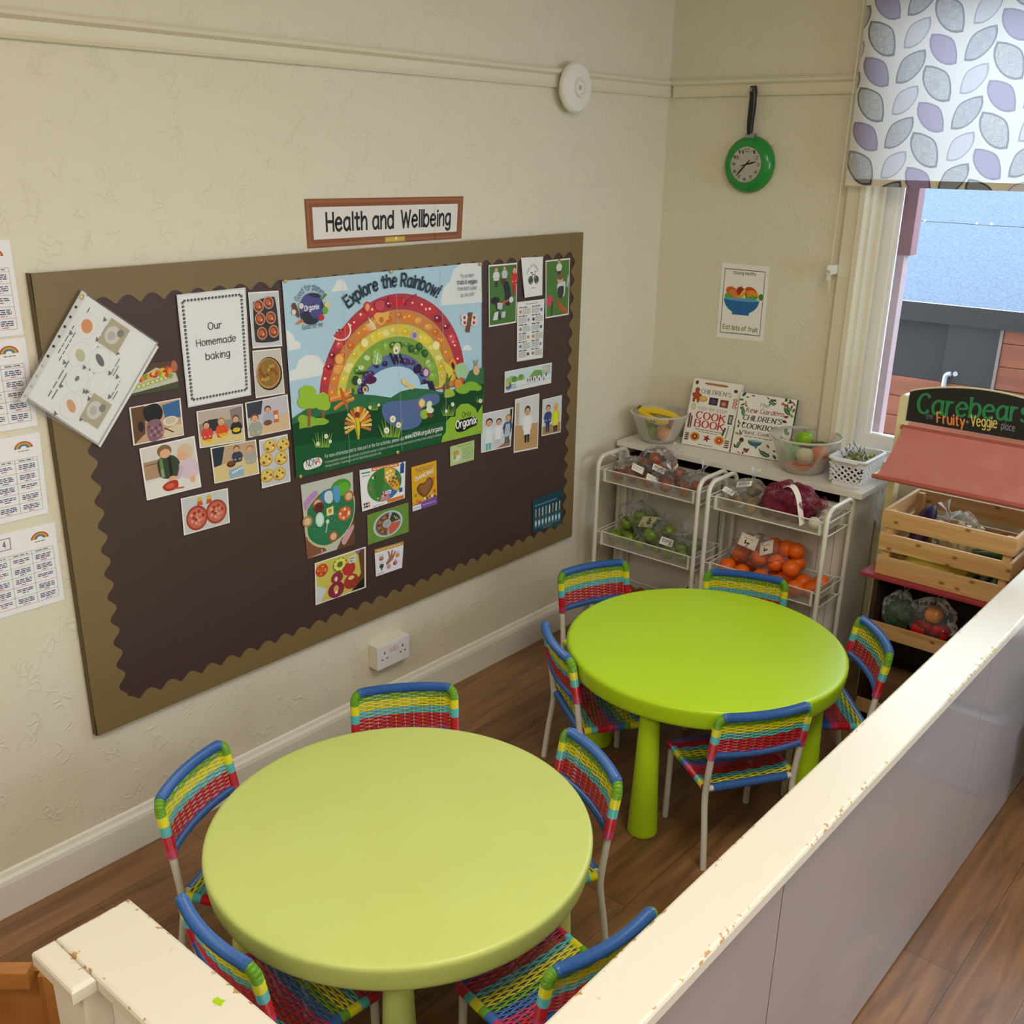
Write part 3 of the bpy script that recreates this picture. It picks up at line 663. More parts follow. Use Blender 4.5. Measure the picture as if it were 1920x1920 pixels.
CH = [(1.314, -1.431, 146.9, 'striped woven chair at the bright table, the near one with its back to the partition'),
      (0.715, -1.459, 55.2, 'striped woven chair at the bright table, on its left side, back bowed towards the skirting'),
      (0.883, -0.702, -67.6, 'striped woven chair at the bright table, against the cart of oranges'),
      (0.465, -0.972, -22.2, 'striped woven chair at the bright table, in the corner by the notice board wall'),
      (1.352, -0.844, -139.0, 'striped woven chair at the bright table, right side, in front of the market stall'),
      (0.604, -2.061, -40.0, 'striped woven chair at the pale table, against the wall below the white socket'),
      (0.520, -2.614, 23.8, 'striped woven chair at the pale table, far left beside the skirting board'),
      (1.119, -1.995, -115.3, 'striped woven chair at the pale table, right side between the two tables'),
      (0.970, -2.856, 85.0, 'striped woven chair at the pale table, tucked behind the short foreground partition'),
      (1.481, -2.431, 169.8, 'striped woven chair at the pale table, lower right against the long partition')]
for i, (x, y, a, lb) in enumerate(CH):
    if i == 0: o = chair0; o.location = (x, y, 0); o.rotation_euler = (0, 0, R(a-90)); o['label'] = lb
    else: dup(chair0, (x, y, 0), R(a-90), lb)
# ------------------------------------------------------------------ notice board on the left wall
BX = 0.020
Y1, Y2, Z1, Z2 = -2.6367, -0.5576, 0.4033, 1.6047
M_brown = mat('brown_backing_paper', (74, 55, 53), 0.42, spec=0.35, bump=(5, 0.22, 0.02))
M_khaki = mat('khaki_border_card', (124, 104, 66), 0.5, bump=(260, 0.25, 0.0006))
t = thing('notice_board', 'large dark brown notice board with scalloped khaki border on the left wall', 'notice board', (0, (Y1+Y2)/2, Z1))
rel(MB().box(0.0008, BX-0.001, Y1+0.004, Y2-0.004, Z1+0.004, Z2-0.004).build('panel', M_brown, t), t)
def scallop(t):
    # four strips of border roll with a wavy inside edge, overlapping at the corners
    A, PER, x, th = 0.011, 0.0655, BX, 0.0012
    def dome(s): return A*(2.1*math.sqrt(math.sin(PI*s/PER)**2+0.03)-1.15)
    def sine(s): return A*math.sin(2*PI*s/PER)
    mb = MB()
    def strip(a0, a1, outer, inner, wav, sgn, vert, lift):
        n = int((a1-a0)/0.004); vs = []
        for k in range(n+1):
            a = a0+(a1-a0)*k/n; b = inner+sgn*wav(a-a0)
            for xx, q in ((x-0.0025, outer), (x+th+lift, outer), (x+th+lift, b), (x-0.0009, b)): vs.append((xx, q, a) if vert else (xx, a, q))
        fs = [(4*k+c, 4*k+c+1, 4*k+5+c, 4*k+4+c) for k in range(n) for c in range(3)]
        mb.add(vs, fs+[(0, 1, 2, 3), (4*n, 4*n+1, 4*n+2, 4*n+3)])
    strip(Y1, Y2, Z2, Z2-0.077, dome, 1, False, 0.0); strip(Y1, Y2, Z1, Z1+0.067, dome, 1, False, 0.0)
    strip(Z1, Z2, Y1, Y1+0.088, sine, 1, True, 0.0006); strip(Z1, Z2, Y2, Y2-0.056, sine, -1, True, 0.0006)
    rel(mb.build('scalloped_border', M_khaki, t), t)
scallop(t)
rel(MB().box(0.0005, BX-0.003, Y1-0.002, Y1+0.003, Z1, Z2).build('edge_strip', mat('board_edge', (96, 84, 58), 0.6), t), t)

BP = xplane(BX+0.003)        # where the papers on the board lie
WP = xplane(0.0022)          # papers straight on the left wall
def z1(pts): return [(p[0]*0.29167, 420+p[1]*0.29167) for p in pts]
def z3(pts): return [(820+p[0]*0.3125, 440+p[1]*0.3125) for p in pts]
def z4(pts): return [(540+p[0]*0.17708, 820+p[1]*0.17708) for p in pts]

SKIN, SKIN2 = 'E3B08F', 'D09A78'
def child(s, x, y, h, top, hair='6A4428', face=SKIN, legs=None, wide=1.0, apron=None, ar=1.0):
    """a small printed figure: legs, body, arms, head and hair; y is the top of the head, ar squares the sheet"""
    a = h*ar*wide
    if legs: s.poly([(x-.11*a, y+.6*h), (x+.11*a, y+.6*h), (x+.09*a, y+h), (x+.02*a, y+h), (x, y+.72*h), (x-.02*a, y+h), (x-.09*a, y+h)], legs)
    s.blob([(x-.13*a, y+.27*h), (x+.13*a, y+.27*h), (x+.17*a, y+.45*h), (x+.15*a, y+.66*h), (x-.15*a, y+.66*h), (x-.17*a, y+.45*h)], top)
    s.line([(x-.15*a, y+.32*h), (x-.2*a, y+.47*h), (x-.1*a, y+.56*h)], .06*a, top); s.line([(x+.15*a, y+.32*h), (x+.2*a, y+.47*h), (x+.1*a, y+.56*h)], .06*a, top)
    s.ell(x-.09*a, y+.56*h, .035*a, .03*h, face); s.ell(x+.09*a, y+.56*h, .035*a, .03*h, face, same=True)
    if apron: s.poly([(x-.09*a, y+.33*h), (x+.09*a, y+.33*h), (x+.14*a, y+.78*h), (x-.14*a, y+.78*h)], apron)
    s.ell(x, y+.13*h, .125*a, .13*h, hair); s.ell(x, y+.165*h, .10*a, .105*h, face)
    s.ell(x-.04*a, y+.155*h, .014*a, .012*h, '2A1A14'); s.ell(x+.04*a, y+.155*h, .014*a, .012*h, '2A1A14', same=True)
    s.line([(x-.035*a, y+.215*h), (x, y+.225*h), (x+.035*a, y+.215*h)], .018*h, 'A0504A')
def photo(quad, back, name='photograph', border=0.025, paper='F1EFEA', lift=0.0, plane=None):
    s = Sheet(quad, plane or BP, paper, 0.0007, lift); b = border
    s.rect(b, b, 1-b, 1-b, back); return s
PH = 'photographs pinned on the notice board'
def fin(s, label, name='photograph', cat='photo', group=PH, mt=None): return s.done(name, label, cat, mt or M_gloss, group)

# ---- baking pictures on the left half
s = photo(z1([(1595, 440), (1790, 428), (1815, 785), (1625, 800)]), 'C9CDD6')
s.blob([(.2, .16), (.75, .1), (.88, .2), (.92, .8), (.8, .9), (.2, .9), (.1, .8), (.12, .25)], '33312F')
for i, (x, y) in enumerate([(.3, .25), (.64, .2), (.32, .48), (.68, .47), (.35, .74), (.74, .72)]):
    s.ell(x, y, .17, .115, 'C8A08A'); s.ell(x, y, .14, .095, '8A3A24'); s.ell(x-.02, y-.01, .09, .055, 'C0663A'); s.ell(x+.04, y+.02, .04, .025, 'E0A070')
fin(s, 'photo of six muffins in a black baking tin, top of the baking group')
s = photo(z1([(1622, 815), (1805, 798), (1832, 1090), (1645, 1120)]), 'CDC8C2')
s.ell(.52, .52, .45, .36, '2E241C'); s.ell(.5, .51, .42, .33, 'B8924E'); s.ell(.5, .5, .37, .29, '9A6A34')
for k in range(26): s.ell(.5+.3*math.cos(k*2.4)*math.sqrt(k/26), .5+.24*math.sin(k*2.4)*math.sqrt(k/26), .045, .035, ['A87A38', '8A4A26', 'C0A04A', '7C8030'][k % 4])
fin(s, 'photo of one round golden pizza in a black tin')
s = photo(z1([(840, 905), (1130, 875), (1152, 1055), (815, 1112)]), '5A4432', border=0, paper='5A4432')
s.rect(0, .8, 1, 1, '4C5234'); s.poly([(.0, .62), (.55, .18), (.97, .45), (1, .75), (.1, .92), (0, .9)], 'C8C6BA')
for k in range(9): s.ell(.12+.09*k, .76-.028*k, .05, .085, '8FA83C'); s.ell(.12+.09*k, .76-.028*k, .035, .06, 'D6DC9A')
for k in range(12): s.ell(.25+.055*k, .5-.02*k+.05*math.sin(k*3), .06, .09, ['C8432A', 'E08A2A', '6E9A34', 'E2B030', 'B83A2A'][k % 5])
for k in range(6): s.ell(.5+.07*k, .36+.03*k, .05, .08, ['E8C43A', 'D84A2C', '8AAA38'][k % 3])
s.ell(.95, .2, .07, .2, 'B86A4A')
fin(s, 'photo of a platter of sliced vegetables, half hidden by the plastic wallet')
s = photo(z1([(830, 1180), (1160, 1118), (1183, 1358), (858, 1425)]), 'C7A284')
s.poly([(.03, .03), (.3, .03), (.25, .75), (.03, .97)], '6A4A34'); s.poly([(.62, .1), (.97, .04), (.97, .5), (.66, .45)], '3C6AA0'); s.blob([(.26, .1), (.5, .02), (.62, .2), (.58, .44), (.4, .5), (.28, .4)], '23242A')
s.blob([(.3, .5), (.55, .46), (.58, .9), (.32, .97)], '8A6674'); s.ell(.18, .55, .06, .14, '2C2A2C')
for k in range(12): s.ell(.33+.022*k, .6+.3*((k*7 % 10)/10), .02, .035, ['5A3C58', 'C08A90'][k % 2])
s.ell(.76, .55, .15, .13, 'E2DCCB'); s.ell(.76, .54, .11, .09, 'CFC3A4'); s.blob([(.66, .75), (.95, .68), (.95, .95), (.62, .95)], 'DCC7AC'); s.line([(.62, .7), (.8, .86)], .03, '4A3A30')
fin(s, 'photo of a child in a dark hat bent over a mixing bowl')
s = photo(z1([(1262, 1205), (1560, 1155), (1578, 1395), (1285, 1442)]), 'BFB2A6')
s.rect(.03, .35, .97, .6, '9A8C84'); s.poly([(.7, .1), (.97, .05), (.97, .4), (.72, .35)], '8A7F80'); s.rect(.22, .28, .44, .6, '33343C'); s.poly([(.03, .72), (.97, .62), (.97, .97), (.03, .97)], 'DCC890')
child(s, .18, .3, .75, 'D2483A', '3A2A20', wide=1.0, ar=.8); child(s, .5, .26, .8, 'E0562A', 'B08050', ar=.8); child(s, .82, .26, .75, '2E3038', '6A4428', ar=.8)
for x, y in ((.2, .85), (.53, .75), (.82, .66)): s.ell(x, y, .085, .06, 'E8CE2C'); s.ell(x, y-.015, .05, .03, 'D2B020')
fin(s, 'photo of three children in red and orange tops behind yellow bowls')
s = photo(z1([(1575, 1150), (1848, 1095), (1870, 1320), (1597, 1375)]), 'C6C2CC')
s.poly([(.03, .03), (.4, .03), (.34, .4), (.03, .45)], '3A4250'); s.poly([(.15, .75), (.97, .5), (.97, .97), (.03, .97)], 'D9BE98'); s.rect(.62, .38, .74, .72, 'D86A34'); s.rect(.645, .5, .72, .62, 'EFE0CC')
child(s, .5, .2, .8, 'A9B4CC', '4A3226', ar=.8); s.ell(.47, .68, .1, .08, '7A5242'); child(s, .18, .35, .95, 'A0A89C', '7A4E30', ar=.8)
fin(s, 'photo of two children stirring beside an orange carton, right of the baking group')
s = photo(z1([(895, 1445), (1250, 1362), (1295, 1690), (945, 1778)]), 'D9D4CE')
s.rect(.03, .28, .32, .62, 'B29072'); s.rect(.05, .33, .3, .36, '8A6A50'); s.poly([(.03, .68), (.5, .6), (.97, .55), (.97, .97), (.03, .97)], 'E4E0DA')
s.blob([(.3, .28), (.55, .26), (.68, .45), (.66, .7), (.34, .66), (.27, .5)], '3C4A3A')
for k in range(26): s.ell(.34+.3*((k*13 % 26)/26), .3+.34*((k*7 % 26)/26), .03, .028, ['6F8A5A', '1E2420', '8FA080', '2A2E28'][k % 4])
s.ell(.42, .15, .13, .12, '8A6844'); s.ell(.43, .2, .095, .085, SKIN); s.ell(.79, .26, .15, .16, 'D9BFA0'); s.ell(.72, .31, .09, .09, SKIN)
s.blob([(.66, .44), (.95, .42), (.97, .75), (.7, .74)], 'D9C3D2'); s.line([(.7, .5), (.62, .7), (.5, .72)], .08, 'CFB6C8'); s.ell(.5, .7, .07, .05, SKIN); s.ell(.86, .8, .05, .07, SKIN)
s.blob([(.3, .82), (.42, .74), (.58, .76), (.56, .9), (.38, .92)], 'B83A28'); s.ell(.44, .83, .08, .05, 'D2644A'); s.line([(.5, .9), (.68, .92)], .03, 'C8505A')
fin(s, 'large photo of two toddlers, one in camouflage, spreading red sauce')
s = photo(z1([(1352, 1440), (1645, 1385), (1668, 1605), (1380, 1670)]), 'C2A688')
s.poly([(.03, .03), (.3, .03), (.2, .5), (.03, .6)], '2E3644'); s.poly([(.03, .55), (.97, .4), (.97, .97), (.03, .97)], 'DDC48E'); s.poly([(.32, .72), (.64, .64), (.66, .93), (.34, .96)], '8FB4CC')
for k in range(5): s.ell(.42+.05*k, .8-.02*k, .02, .03, 'E8EEF0')
child(s, .55, .06, .7, '3A4458', '6A4428', ar=.8); child(s, .84, .12, .8, 'A9A8A2', 'A87850', ar=.8); s.ell(.4, .55, .1, .09, '4A3026'); s.ell(.4, .53, .075, .06, '7A4A34')
fin(s, 'photo of children round a table with a pale blue cloth')
s = photo(z1([(1665, 1390), (1848, 1350), (1868, 1655), (1685, 1700)]), 'C6C9D2')
for x, y in ((.36, .17), (.82, .2), (.2, .43), (.72, .47), (.2, .76), (.62, .78)):
    s.ell(x, y, .23, .14, 'C8963C'); s.ell(x, y-.01, .2, .12, 'E2C46A')
    for k in range(7): s.ell(x+.12*math.cos(k*2.2), y+.07*math.sin(k*2.2), .04, .025, ['8A3A24', '5E7A2A', 'F0DC90', 'B85A2A'][k % 4])
fin(s, 'photo of six cheesy muffin pizzas on a pale cloth')
s = photo([(339, 935), (427, 915), (431, 980), (345, 1004)], 'C9CCCE')
for x, y in ((.3, .62), (.72, .58)):
    s.ell(x, y, .23, .34, 'A8442E'); s.ell(x, y, .19, .28, 'C86A5C')
    for k in range(14): s.ell(x+.14*math.cos(k*2.4)*math.sqrt(k/14), y+.22*math.sin(k*2.4)*math.sqrt(k/14), .03, .045, ['E0A090', 'A03A34', 'D88A70'][k % 3])
for x in (.38, .58): s.poly([(x-.07, .3), (x+.07, .3), (x+.03, .12), (x-.03, .12)], 'C85A4A'); s.ell(x, .13, .05, .06, 'D8B83A')
fin(s, 'photo of two round red pizzas, lowest of the baking group')

# ---- the framed title and the plastic wallet
s = Sheet(z1([(1135, 455), (1578, 408), (1615, 1100), (1210, 1180)]), BP, 'DADDE2', 0.001, 0.0014)
s.rect(.02, .015, .98, .985, 'E9EBEF')
for k in range(17):
    for yy in (.06, .94): s.ell(.1+.8*k/16, yy, .02, .013, '3A3A44'); s.ell(.105+.8*k/16, yy+.004, .008, .005, 'C8C8D0')
for k in range(26):
    for xx in (.07, .93): s.ell(xx, .075+.85*k/25, .02, .013, '3A3A44'); s.ell(xx+.004, .078+.85*k/25, .008, .005, 'C8C8D0')
s.text('Our', ((.40, .335), (.60, .335)), .062, '26262A', 0.72); s.text('Homemade', ((.21, .47), (.80, .47)), .062, '26262A', 0.72); s.text('baking', ((.33, .60), (.69, .60)), .062, '26262A', 0.72)
fin(s, 'white laminated sheet with dotted border reading Our Homemade baking', 'title_sheet', 'sign', group=None)

wal = thing('plastic_wallet', 'tilted clear plastic wallet of recipe sheets over the left edge of the board', 'document wallet', (0.03, -2.53, 1.19))
WQ = [(36, 750), (153, 544), (297, 642), (185, 836)]
W2 = xplane(BX+0.012)
for k in range(3):
    off = 0.0035*k
    q = [on(a, c, W2)+Vector((-0.002-0.0022*k, 0.004*k, -0.006*k)) for a, c in [(48, 742), (159, 551), (294, 643), (184, 832)]]
    s = Sheet(q, W2, 'EEECE8', 0.0009)
    if k == 0:
        s.q = [p+Vector((0.0006, 0, 0)) for p in s.q]; s.mb = MB(); s.mb.color('F0EFEC'); s.rect(0, 0, 1, 1, 'F0EFEC')
        s.scribble(.45, .075, .72, .022, '4A4A4E', 4); s.scribble(.40, .125, .94, .022, '4A4A4E', 8)
        s.scribble(.1, .22, .62, .03, '77777C', 5); s.scribble(.1, .27, .35, .03, '77777C', 2)
        food = [('E39A5C', .78, .2, .075, .095), ('C9C7A2', .54, .30, .06, .09), ('77777A', .36, .40, .035, .03), ('DDA878', .14, .5, .05, .1), ('EEEDE6', .43, .66, .06, .06), ('68686C', .60, .52, .04, .1)]
        for c, x, y, rx, ry in food:
            s.ell(x, y, .12, .13, 'E4E3E0'); s.ell(x, y, .11, .12, 'EFEEEA')
            s.ell(x, y, rx*.75, ry*.75, c, 20)
            for dx, dy in ((-.13, -.12), (.13, .13), (-.05, .17)): s.poly([(x+dx-.022, y+dy), (x+dx+.022, y+dy-.02), (x+dx+.01, y+dy+.035)], '6A6A6E')
            s.scribble(x-.05, y+.19, x+.12, .025, '8A8A90', 2); s.scribble(x-.05, y+.225, x+.06, .025, '8A8A90', 1)
        for x, y in ((.84, .52), (.22, .78)):
            s.rect(x-.12, y-.13, x+.12, y+.13, 'BDB294'); s.ell(x, y-.02, .08, .09, 'DCD9D0'); s.ell(x+.05, y+.05, .035, .04, '8A8880'); s.ell(x-.01, y-.03, .04, .045, 'C4C0B4')
    s.done('recipe_sheet', None, None, M_ink, parent=wal).location = -Vector(wal.location)
mb = MB(); q = [on(a, c, xplane(BX+0.0138)) for a, c in WQ]; q2 = [p+Vector((-0.0105, 0, 0)) for p in q]
mb.add(q+q2, [(0, 3, 2, 1), (4, 5, 6, 7), (0, 1, 5, 4), (1, 2, 6, 5), (2, 3, 7, 6), (3, 0, 4, 7)])
rel(mb.build('clear_sleeve', film('wallet_film', (235, 236, 238), 0.05, 0.16), wal), wal)
s = Sheet(WQ, xplane(BX+0.0145), 'C3C4C6', 0.0003); s.mb = MB(); s.rect(0, 0.002, 1, .065, 'CFD0D0')
for k in range(11): s.ell(.05+.09*k, .034, .012, .016, '3A302C' if k > 3 else 'B4B2AE')
s.ell(.955, .034, .022, .026, 'B49A58'); s.ell(.955, .03, .012, .014, 'E0D0A0')  # brass pin with a pale highlight painted on
s.done('punched_strip', None, None, M_gloss, parent=wal).location = -Vector(wal.location)

# ---- the big poster, drawn from the photograph's proportions
PS = 440/1920
s = Sheet([(529, 527), (903, 492), (903.5, 811), (556, 897)], BP, 'B4D4E8', 0.0006, 0.0008, space=(PS, 500, 460))
def P(*a): return list(a)
# clouds
for pts in ([(525, 383), (560, 325), (575, 285), (620, 278), (648, 320), (668, 365)], [(1422, 495), (1425, 430), (1450, 345), (1500, 290), (1530, 200), (1590, 150), (1755, 142), (1762, 465)],
            [(160, 690), (215, 730), (230, 770), (275, 800), (275, 845), (175, 865)], [(185, 1030), (240, 1010), (260, 940), (330, 895), (420, 905), (480, 990), (470, 1060), (188, 1112)], [(1602, 860), (1612, 825), (1640, 808), (1670, 830), (1680, 860)]):
    s.poly(pts, 'E6EAEC')
CX, CY, SL = 1025, 1190, -.17
def ring(rx, ry, col): s.poly([(CX+rx*math.cos(R(a)), CY-ry*math.sin(R(a))+SL*rx*math.cos(R(a))) for a in range(-4, 185, 4)], col)
for rx, ry, c in ((597, 790, 'B23C4C'), (525, 660, 'D08A4C'), (450, 540, 'D6CE62'), (385, 440, '86A846'), (288, 300, '5878A8')): ring(rx, ry, c)
ring(232, 195, 'BADCF0')
def onarc(a, f):    # a angle, f 0 outer red .. 4 blue
    rx = [560, 488, 418, 338, 262][f]; ry = [722, 600, 490, 372, 248][f]
    return CX+rx*math.cos(R(a)), CY-ry*math.sin(R(a))+SL*rx*math.cos(R(a))
FR = [[('C8303A', 24), ('E0505A', 20), ('8A1E30', 22), ('D23A3A', 27)], [('E88A2A', 24), ('F0A850', 22), ('D9702A', 20)], [('F0D83A', 25), ('F4E58A', 20), ('E0C02A', 22)], [('3E6E34', 22), ('8FBE4A', 24), ('CFE0B0', 18), ('4E8A3C', 20)], [('3A2A58', 18), ('52346E', 22), ('2A2448', 15)]]
for f in range(5):
    n = [26, 22, 18, 15, 13][f]
    for k in range(n):
        a = 178-176*(k+.5)/n; x, y = onarc(a+3*math.sin(k*5), f); c, r = FR[f][(k*3+k//2) % len(FR[f])]; r *= 1.25
        s.ell(x, y+12*math.sin(k*2.7), r*(1+.25*math.sin(k*4)), r*1.15, c, 30*k); s.ell(x-r*.25, y-r*.3+12*math.sin(k*2.7), r*.3, r*.3, 'F0E0D0' if f in (0, 2) else ('F6C890' if f == 1 else ('B8D890' if f == 3 else '8A7AB0')), same=False)
# the fruits that stand out
s.ell(600, 690, 88, 92, 'EFE9DC', -28, n=24, a0=-12, a1=168); s.ell(600, 690, 76, 80, 'D23B3E', -28, n=24, a0=-12, a1=168)
for x, y in ((570, 712), (600, 722), (620, 690), (590, 690)): s.ell(x, y, 5, 8, '3A1A1A')
for k in range(4): s.line([(830+14*k, 590+14*k), (850+12*k, 640+14*k), (800+16*k, 655+12*k)], [6, 22, 6], 'F0DCA8')
s.blob([(872, 580), (900, 550), (960, 550), (1000, 540), (985, 600), (940, 650), (905, 640), (890, 610)], 'F0B45A'); s.ell(935, 610, 20, 26, 'C87A34')
s.ell(592, 932, 40, 48, 'E8882A'); s.ell(592, 932, 31, 38, 'F4B860'); s.ell(800, 798, 36, 44, 'E8C83A'); s.ell(800, 798, 28, 35, 'F6EDB0')
for k in range(5): s.line([(612+5*k, 832-k), (660+6*k, 800-4*k), (716, 772+9*k)], [5, 20, 12], 'E07A34')
for k in range(3): s.line([(1035, 660+16*k), (1075, 690+14*k), (1120, 645+18*k)], [8, 22, 8], 'F0D030')
s.ell(1060, 845, 32, 50, 'C8D87A', 12); s.ell(1058, 855, 22, 32, 'EFEFD8', 12); s.ell(1056, 862, 8, 12, '7A6A40')
s.blob([(860, 960), (870, 900), (905, 875), (940, 900), (935, 960), (890, 978)], '9AC070'); s.line([(905, 880), (895, 970)], 8, 'E4EED8'); s.line([(880, 900), (930, 950)], 5, 'E4EED8')
for x, y in ((1245, 830), (1180, 845), (1290, 885)): s.ell(x, y, 28, 34, '2E5A30'); s.ell(x+8, y-8, 14, 16, '4A7E3E')
for k in range(16): s.ell(1010+110*((k*7 % 16)/16), 890+80*((k*5 % 16)/16), 10, 12, '2A2440')
s.ell(1230, 1010, 30, 42, '3A2448', 30); s.ell(1300, 1040, 30, 42, '8A4A8A'); s.ell(1300, 1040, 20, 30, 'D8C0DA')
s.ell(1205, 735, 28, 34, 'C8B8D8'); s.ell(1205, 735, 18, 24, '8A7AB0'); s.ell(1380, 820, 34, 40, 'F0DA4A'); s.ell(1380, 820, 26, 32, 'F8F0B8')
s.blob([(800, 1110), (840, 1070), (890, 1080), (890, 1115), (840, 1135)], '5A2448'); s.ell(800, 1175, 32, 36, '3A2040'); s.ell(802, 1178, 22, 26, 'E0C890'); s.ell(802, 1178, 12, 14, '8A5A4A')
s.ell(725, 1105, 28, 40, '2E4A2C'); s.ell(755, 1112, 18, 26, 'E8EED8'); s.line([(725, 1048), (780, 1045), (830, 1030)], [10, 26, 10], '2E4A24')
for k in range(26): s.ell(1290+80*((k*11 % 26)/26), 1115+85*((k*7 % 26)/26), 12, 14, '2A2448')
s.ell(1520, 980, 30, 58, 'E8963A', -10); s.ell(1520, 985, 13, 32, '3A2A20', -10); s.line([(1430, 940), (1490, 1020), (1510, 1100)], [20, 60, 20], 'E2D24A')
s.blob([(1060, 430), (1100, 425), (1110, 470), (1080, 500), (1035, 490), (1030, 450)], 'D02030'); s.ell(1010, 440, 22, 28, 'C0283A'); s.ell(820, 505, 32, 46, 'D8402A'); s.ell(820, 505, 18, 30, 'F0A080'); s.blob([(880, 480), (920, 450), (960, 460), (950, 520), (900, 530)], 'D24A5A')
for k in range(3): s.line([(1130, 470+10*k), (1180, 440+9*k), (1222, 396+12*k)], [10, 14, 8], 'B82A50')
# hills, ground, pond
s.poly([(790, 1200), (1000, 1190), (1310, 1130), (1330, 1200), (1000, 1275), (790, 1270)], 'BADCF0')
s.blob([(1540, 990), (1580, 962), (1620, 965), (1642, 1010), (1632, 1060), (1600, 1095), (1560, 1085), (1542, 1050)], 'A8D0A0'); s.rect(1575, 1080, 1605, 1170, 'B86A4A')
s.poly([(1500, 1190), (1600, 1150), (1660, 1025), (1772, 995), (1772, 1200), (1500, 1260)], '34704C')
s.poly([(200, 1420), (300, 1350), (420, 1300), (520, 1290), (640, 1240), (720, 1215), (880, 1225), (1010, 1245), (1090, 1195), (1200, 1168), (1310, 1175), (1420, 1200), (1600, 1190), (1772, 1130), (1772, 1300), (215, 1460)], '2E7048')
s.poly([(208, 1460), (420, 1400), (640, 1350), (960, 1310), (1240, 1250), (1500, 1200), (1772, 1130), (1757, 1530), (240, 1900), (225, 1700)], '114A2A')
s.poly([(222, 1640), (600, 1600), (1000, 1560), (1440, 1440), (1757, 1380), (1760, 1531), (246, 1905)], '1B5C36')
s.blob([(940, 1320), (1000, 1280), (1200, 1260), (1300, 1220), (1390, 1215), (1410, 1270), (1360, 1310), (1270, 1330), (1270, 1410), (1230, 1480), (1110, 1510), (1000, 1460), (950, 1400)], '5A70A4')
for cx, cy, rx, ry in ((1600, 1175, 60, 40), (1670, 1150, 60, 38), (1720, 1165, 35, 26)): s.ell(cx, cy, rx, ry, '86BC3C')
# trees and bushes
s.rect(328, 1330, 360, 1490, '9A5C34'); s.rect(448, 1340, 468, 1440, '9A5C34')
for cx, cy, rx, ry, c in ((290, 1420, 40, 36, '8DBB3A'), (335, 1440, 75, 46, '8DBB3A'), (430, 1440, 70, 30, '8DBB3A')): s.ell(cx, cy, rx, ry, c)
s.poly([(262, 1500), (262, 1460), (505, 1430), (500, 1452)], '8DBB3A')
for cx, cy, rx, ry in ((330, 1205, 72, 62), (310, 1280, 62, 58), (370, 1275, 60, 60), (455, 1255, 50, 54), (440, 1300, 44, 46), (475, 1305, 42, 46)): s.ell(cx, cy, rx, ry, '9CC43C')
s.rect(330, 1335, 352, 1480, '9A5C34')
# carrot dragonfly, pepper peacock, duck, little creatures
for a, c in ((0, 'E8943C'), (1, 'F0B060'), (2, 'E08030')):
    s.line([(510, 1240+18*a), (600, 1235+8*a), (690, 1165+30*a)], [16, 26, 14], c)
    s.line([(550, 1330+8*a), (610, 1290), (710, 1240+10*a)], [14, 26, 12], c)
s.line([(600, 1165), (625, 1250), (652, 1335)], [14, 34, 8], 'D2622A')
for k in range(15):
    a = R(200-220*k/14); s.line([(742+25*math.cos(a), 1470-40*math.sin(a)), (742+112*math.cos(a)*(1 if abs(math.cos(a)) > .3 else .9), 1468-150*math.sin(a)-16*math.cos(a))], [16, 24], ['E8B04A', 'F0D070', 'D9703A'][k % 3])
s.line([(735, 1390), (738, 1480), (745, 1585)], [22, 42, 14], 'E2C832'); s.line([(725, 1430), (740, 1580)], [6, 10], '7A9A2A'); s.ell(735, 1385, 22, 26, '8A3A2A')
s.ell(1285, 1380, 34, 40, '9AC23A'); s.ell(1265, 1290, 28, 38, 'E2B04A'); s.ell(1265, 1290, 20, 28, 'F0D8A0'); s.poly([(1240, 1320), (1218, 1330), (1240, 1340)], 'D04A3A'); s.ell(1325, 1300, 22, 30, 'E4ECC8', 20); s.ell(1330, 1345, 32, 26, 'E4ECC8', 20); s.poly([(1300, 1370), (1362, 1380), (1345, 1412), (1310, 1400)], '8A4A34')
for k in range(5): s.ell(1120+16*k, 1120+10*k, 16, 18, 'E6CE84')
s.ell(1118, 1108, 18, 20, 'EBD794')
s.ell(1710, 1020, 26, 42, 'DDB98E'); s.line([(1700, 985), (1690, 940)], 10, '8A9A5A'); s.line([(1712, 985), (1722, 935)], 10, 'C8A078')
s.ell(1465, 1165, 28, 40, '7A5A34'); s.line([(1470, 1130), (1510, 1060)], [20, 6], '3A6A34'); s.line([(1470, 1130), (1475, 1050)], [20, 6], '4A7A3A'); s.blob([(1450, 1240), (1460, 1180), (1510, 1180), (1535, 1220), (1500, 1240)], 'A8C03A')
s.ell(1560, 1130, 30, 38, 'E09A40')
# butterfly
for x, y in ((1612, 590), (1614, 632), (1692, 590), (1690, 632)): s.ell(x, y, 30, 27, 'E8E0DA'); s.ell(x, y, 11, 14, 'B8304A')
s.poly([(1645, 548), (1680, 548), (1655, 712), (1620, 708)], '7A5236')
# flowers
for gx, gy, w_ in ((450, 1620, 80), (870, 1330, 45), (1010, 1530, 100), (1480, 1370, 60), (1735, 1270, 34)):
    for k in range(9): s.line([(gx-w_*.6+w_*1.2*k/8, gy+w_*.4), (gx-w_+w_*2*k/8, gy-w_*(.6+.6*abs(math.sin(k*2.1))))], [w_*.16, w_*.03], '6E9A3C' if k % 2 else '8AB04C')
for x, y, r in ((480, 1560, 16), (412, 1622, 14), (514, 1602, 12), (838, 1325, 12), (910, 1305, 10), (1025, 1420, 24), (1072, 1468, 20), (975, 1512, 22), (1515, 1300, 14), (1463, 1355, 12), (1742, 1272, 14)):
    s.ell(x, y, r, r*1.2, 'F2F2EA'); s.ell(x, y, r*.4, r*.45, 'E0C23A')
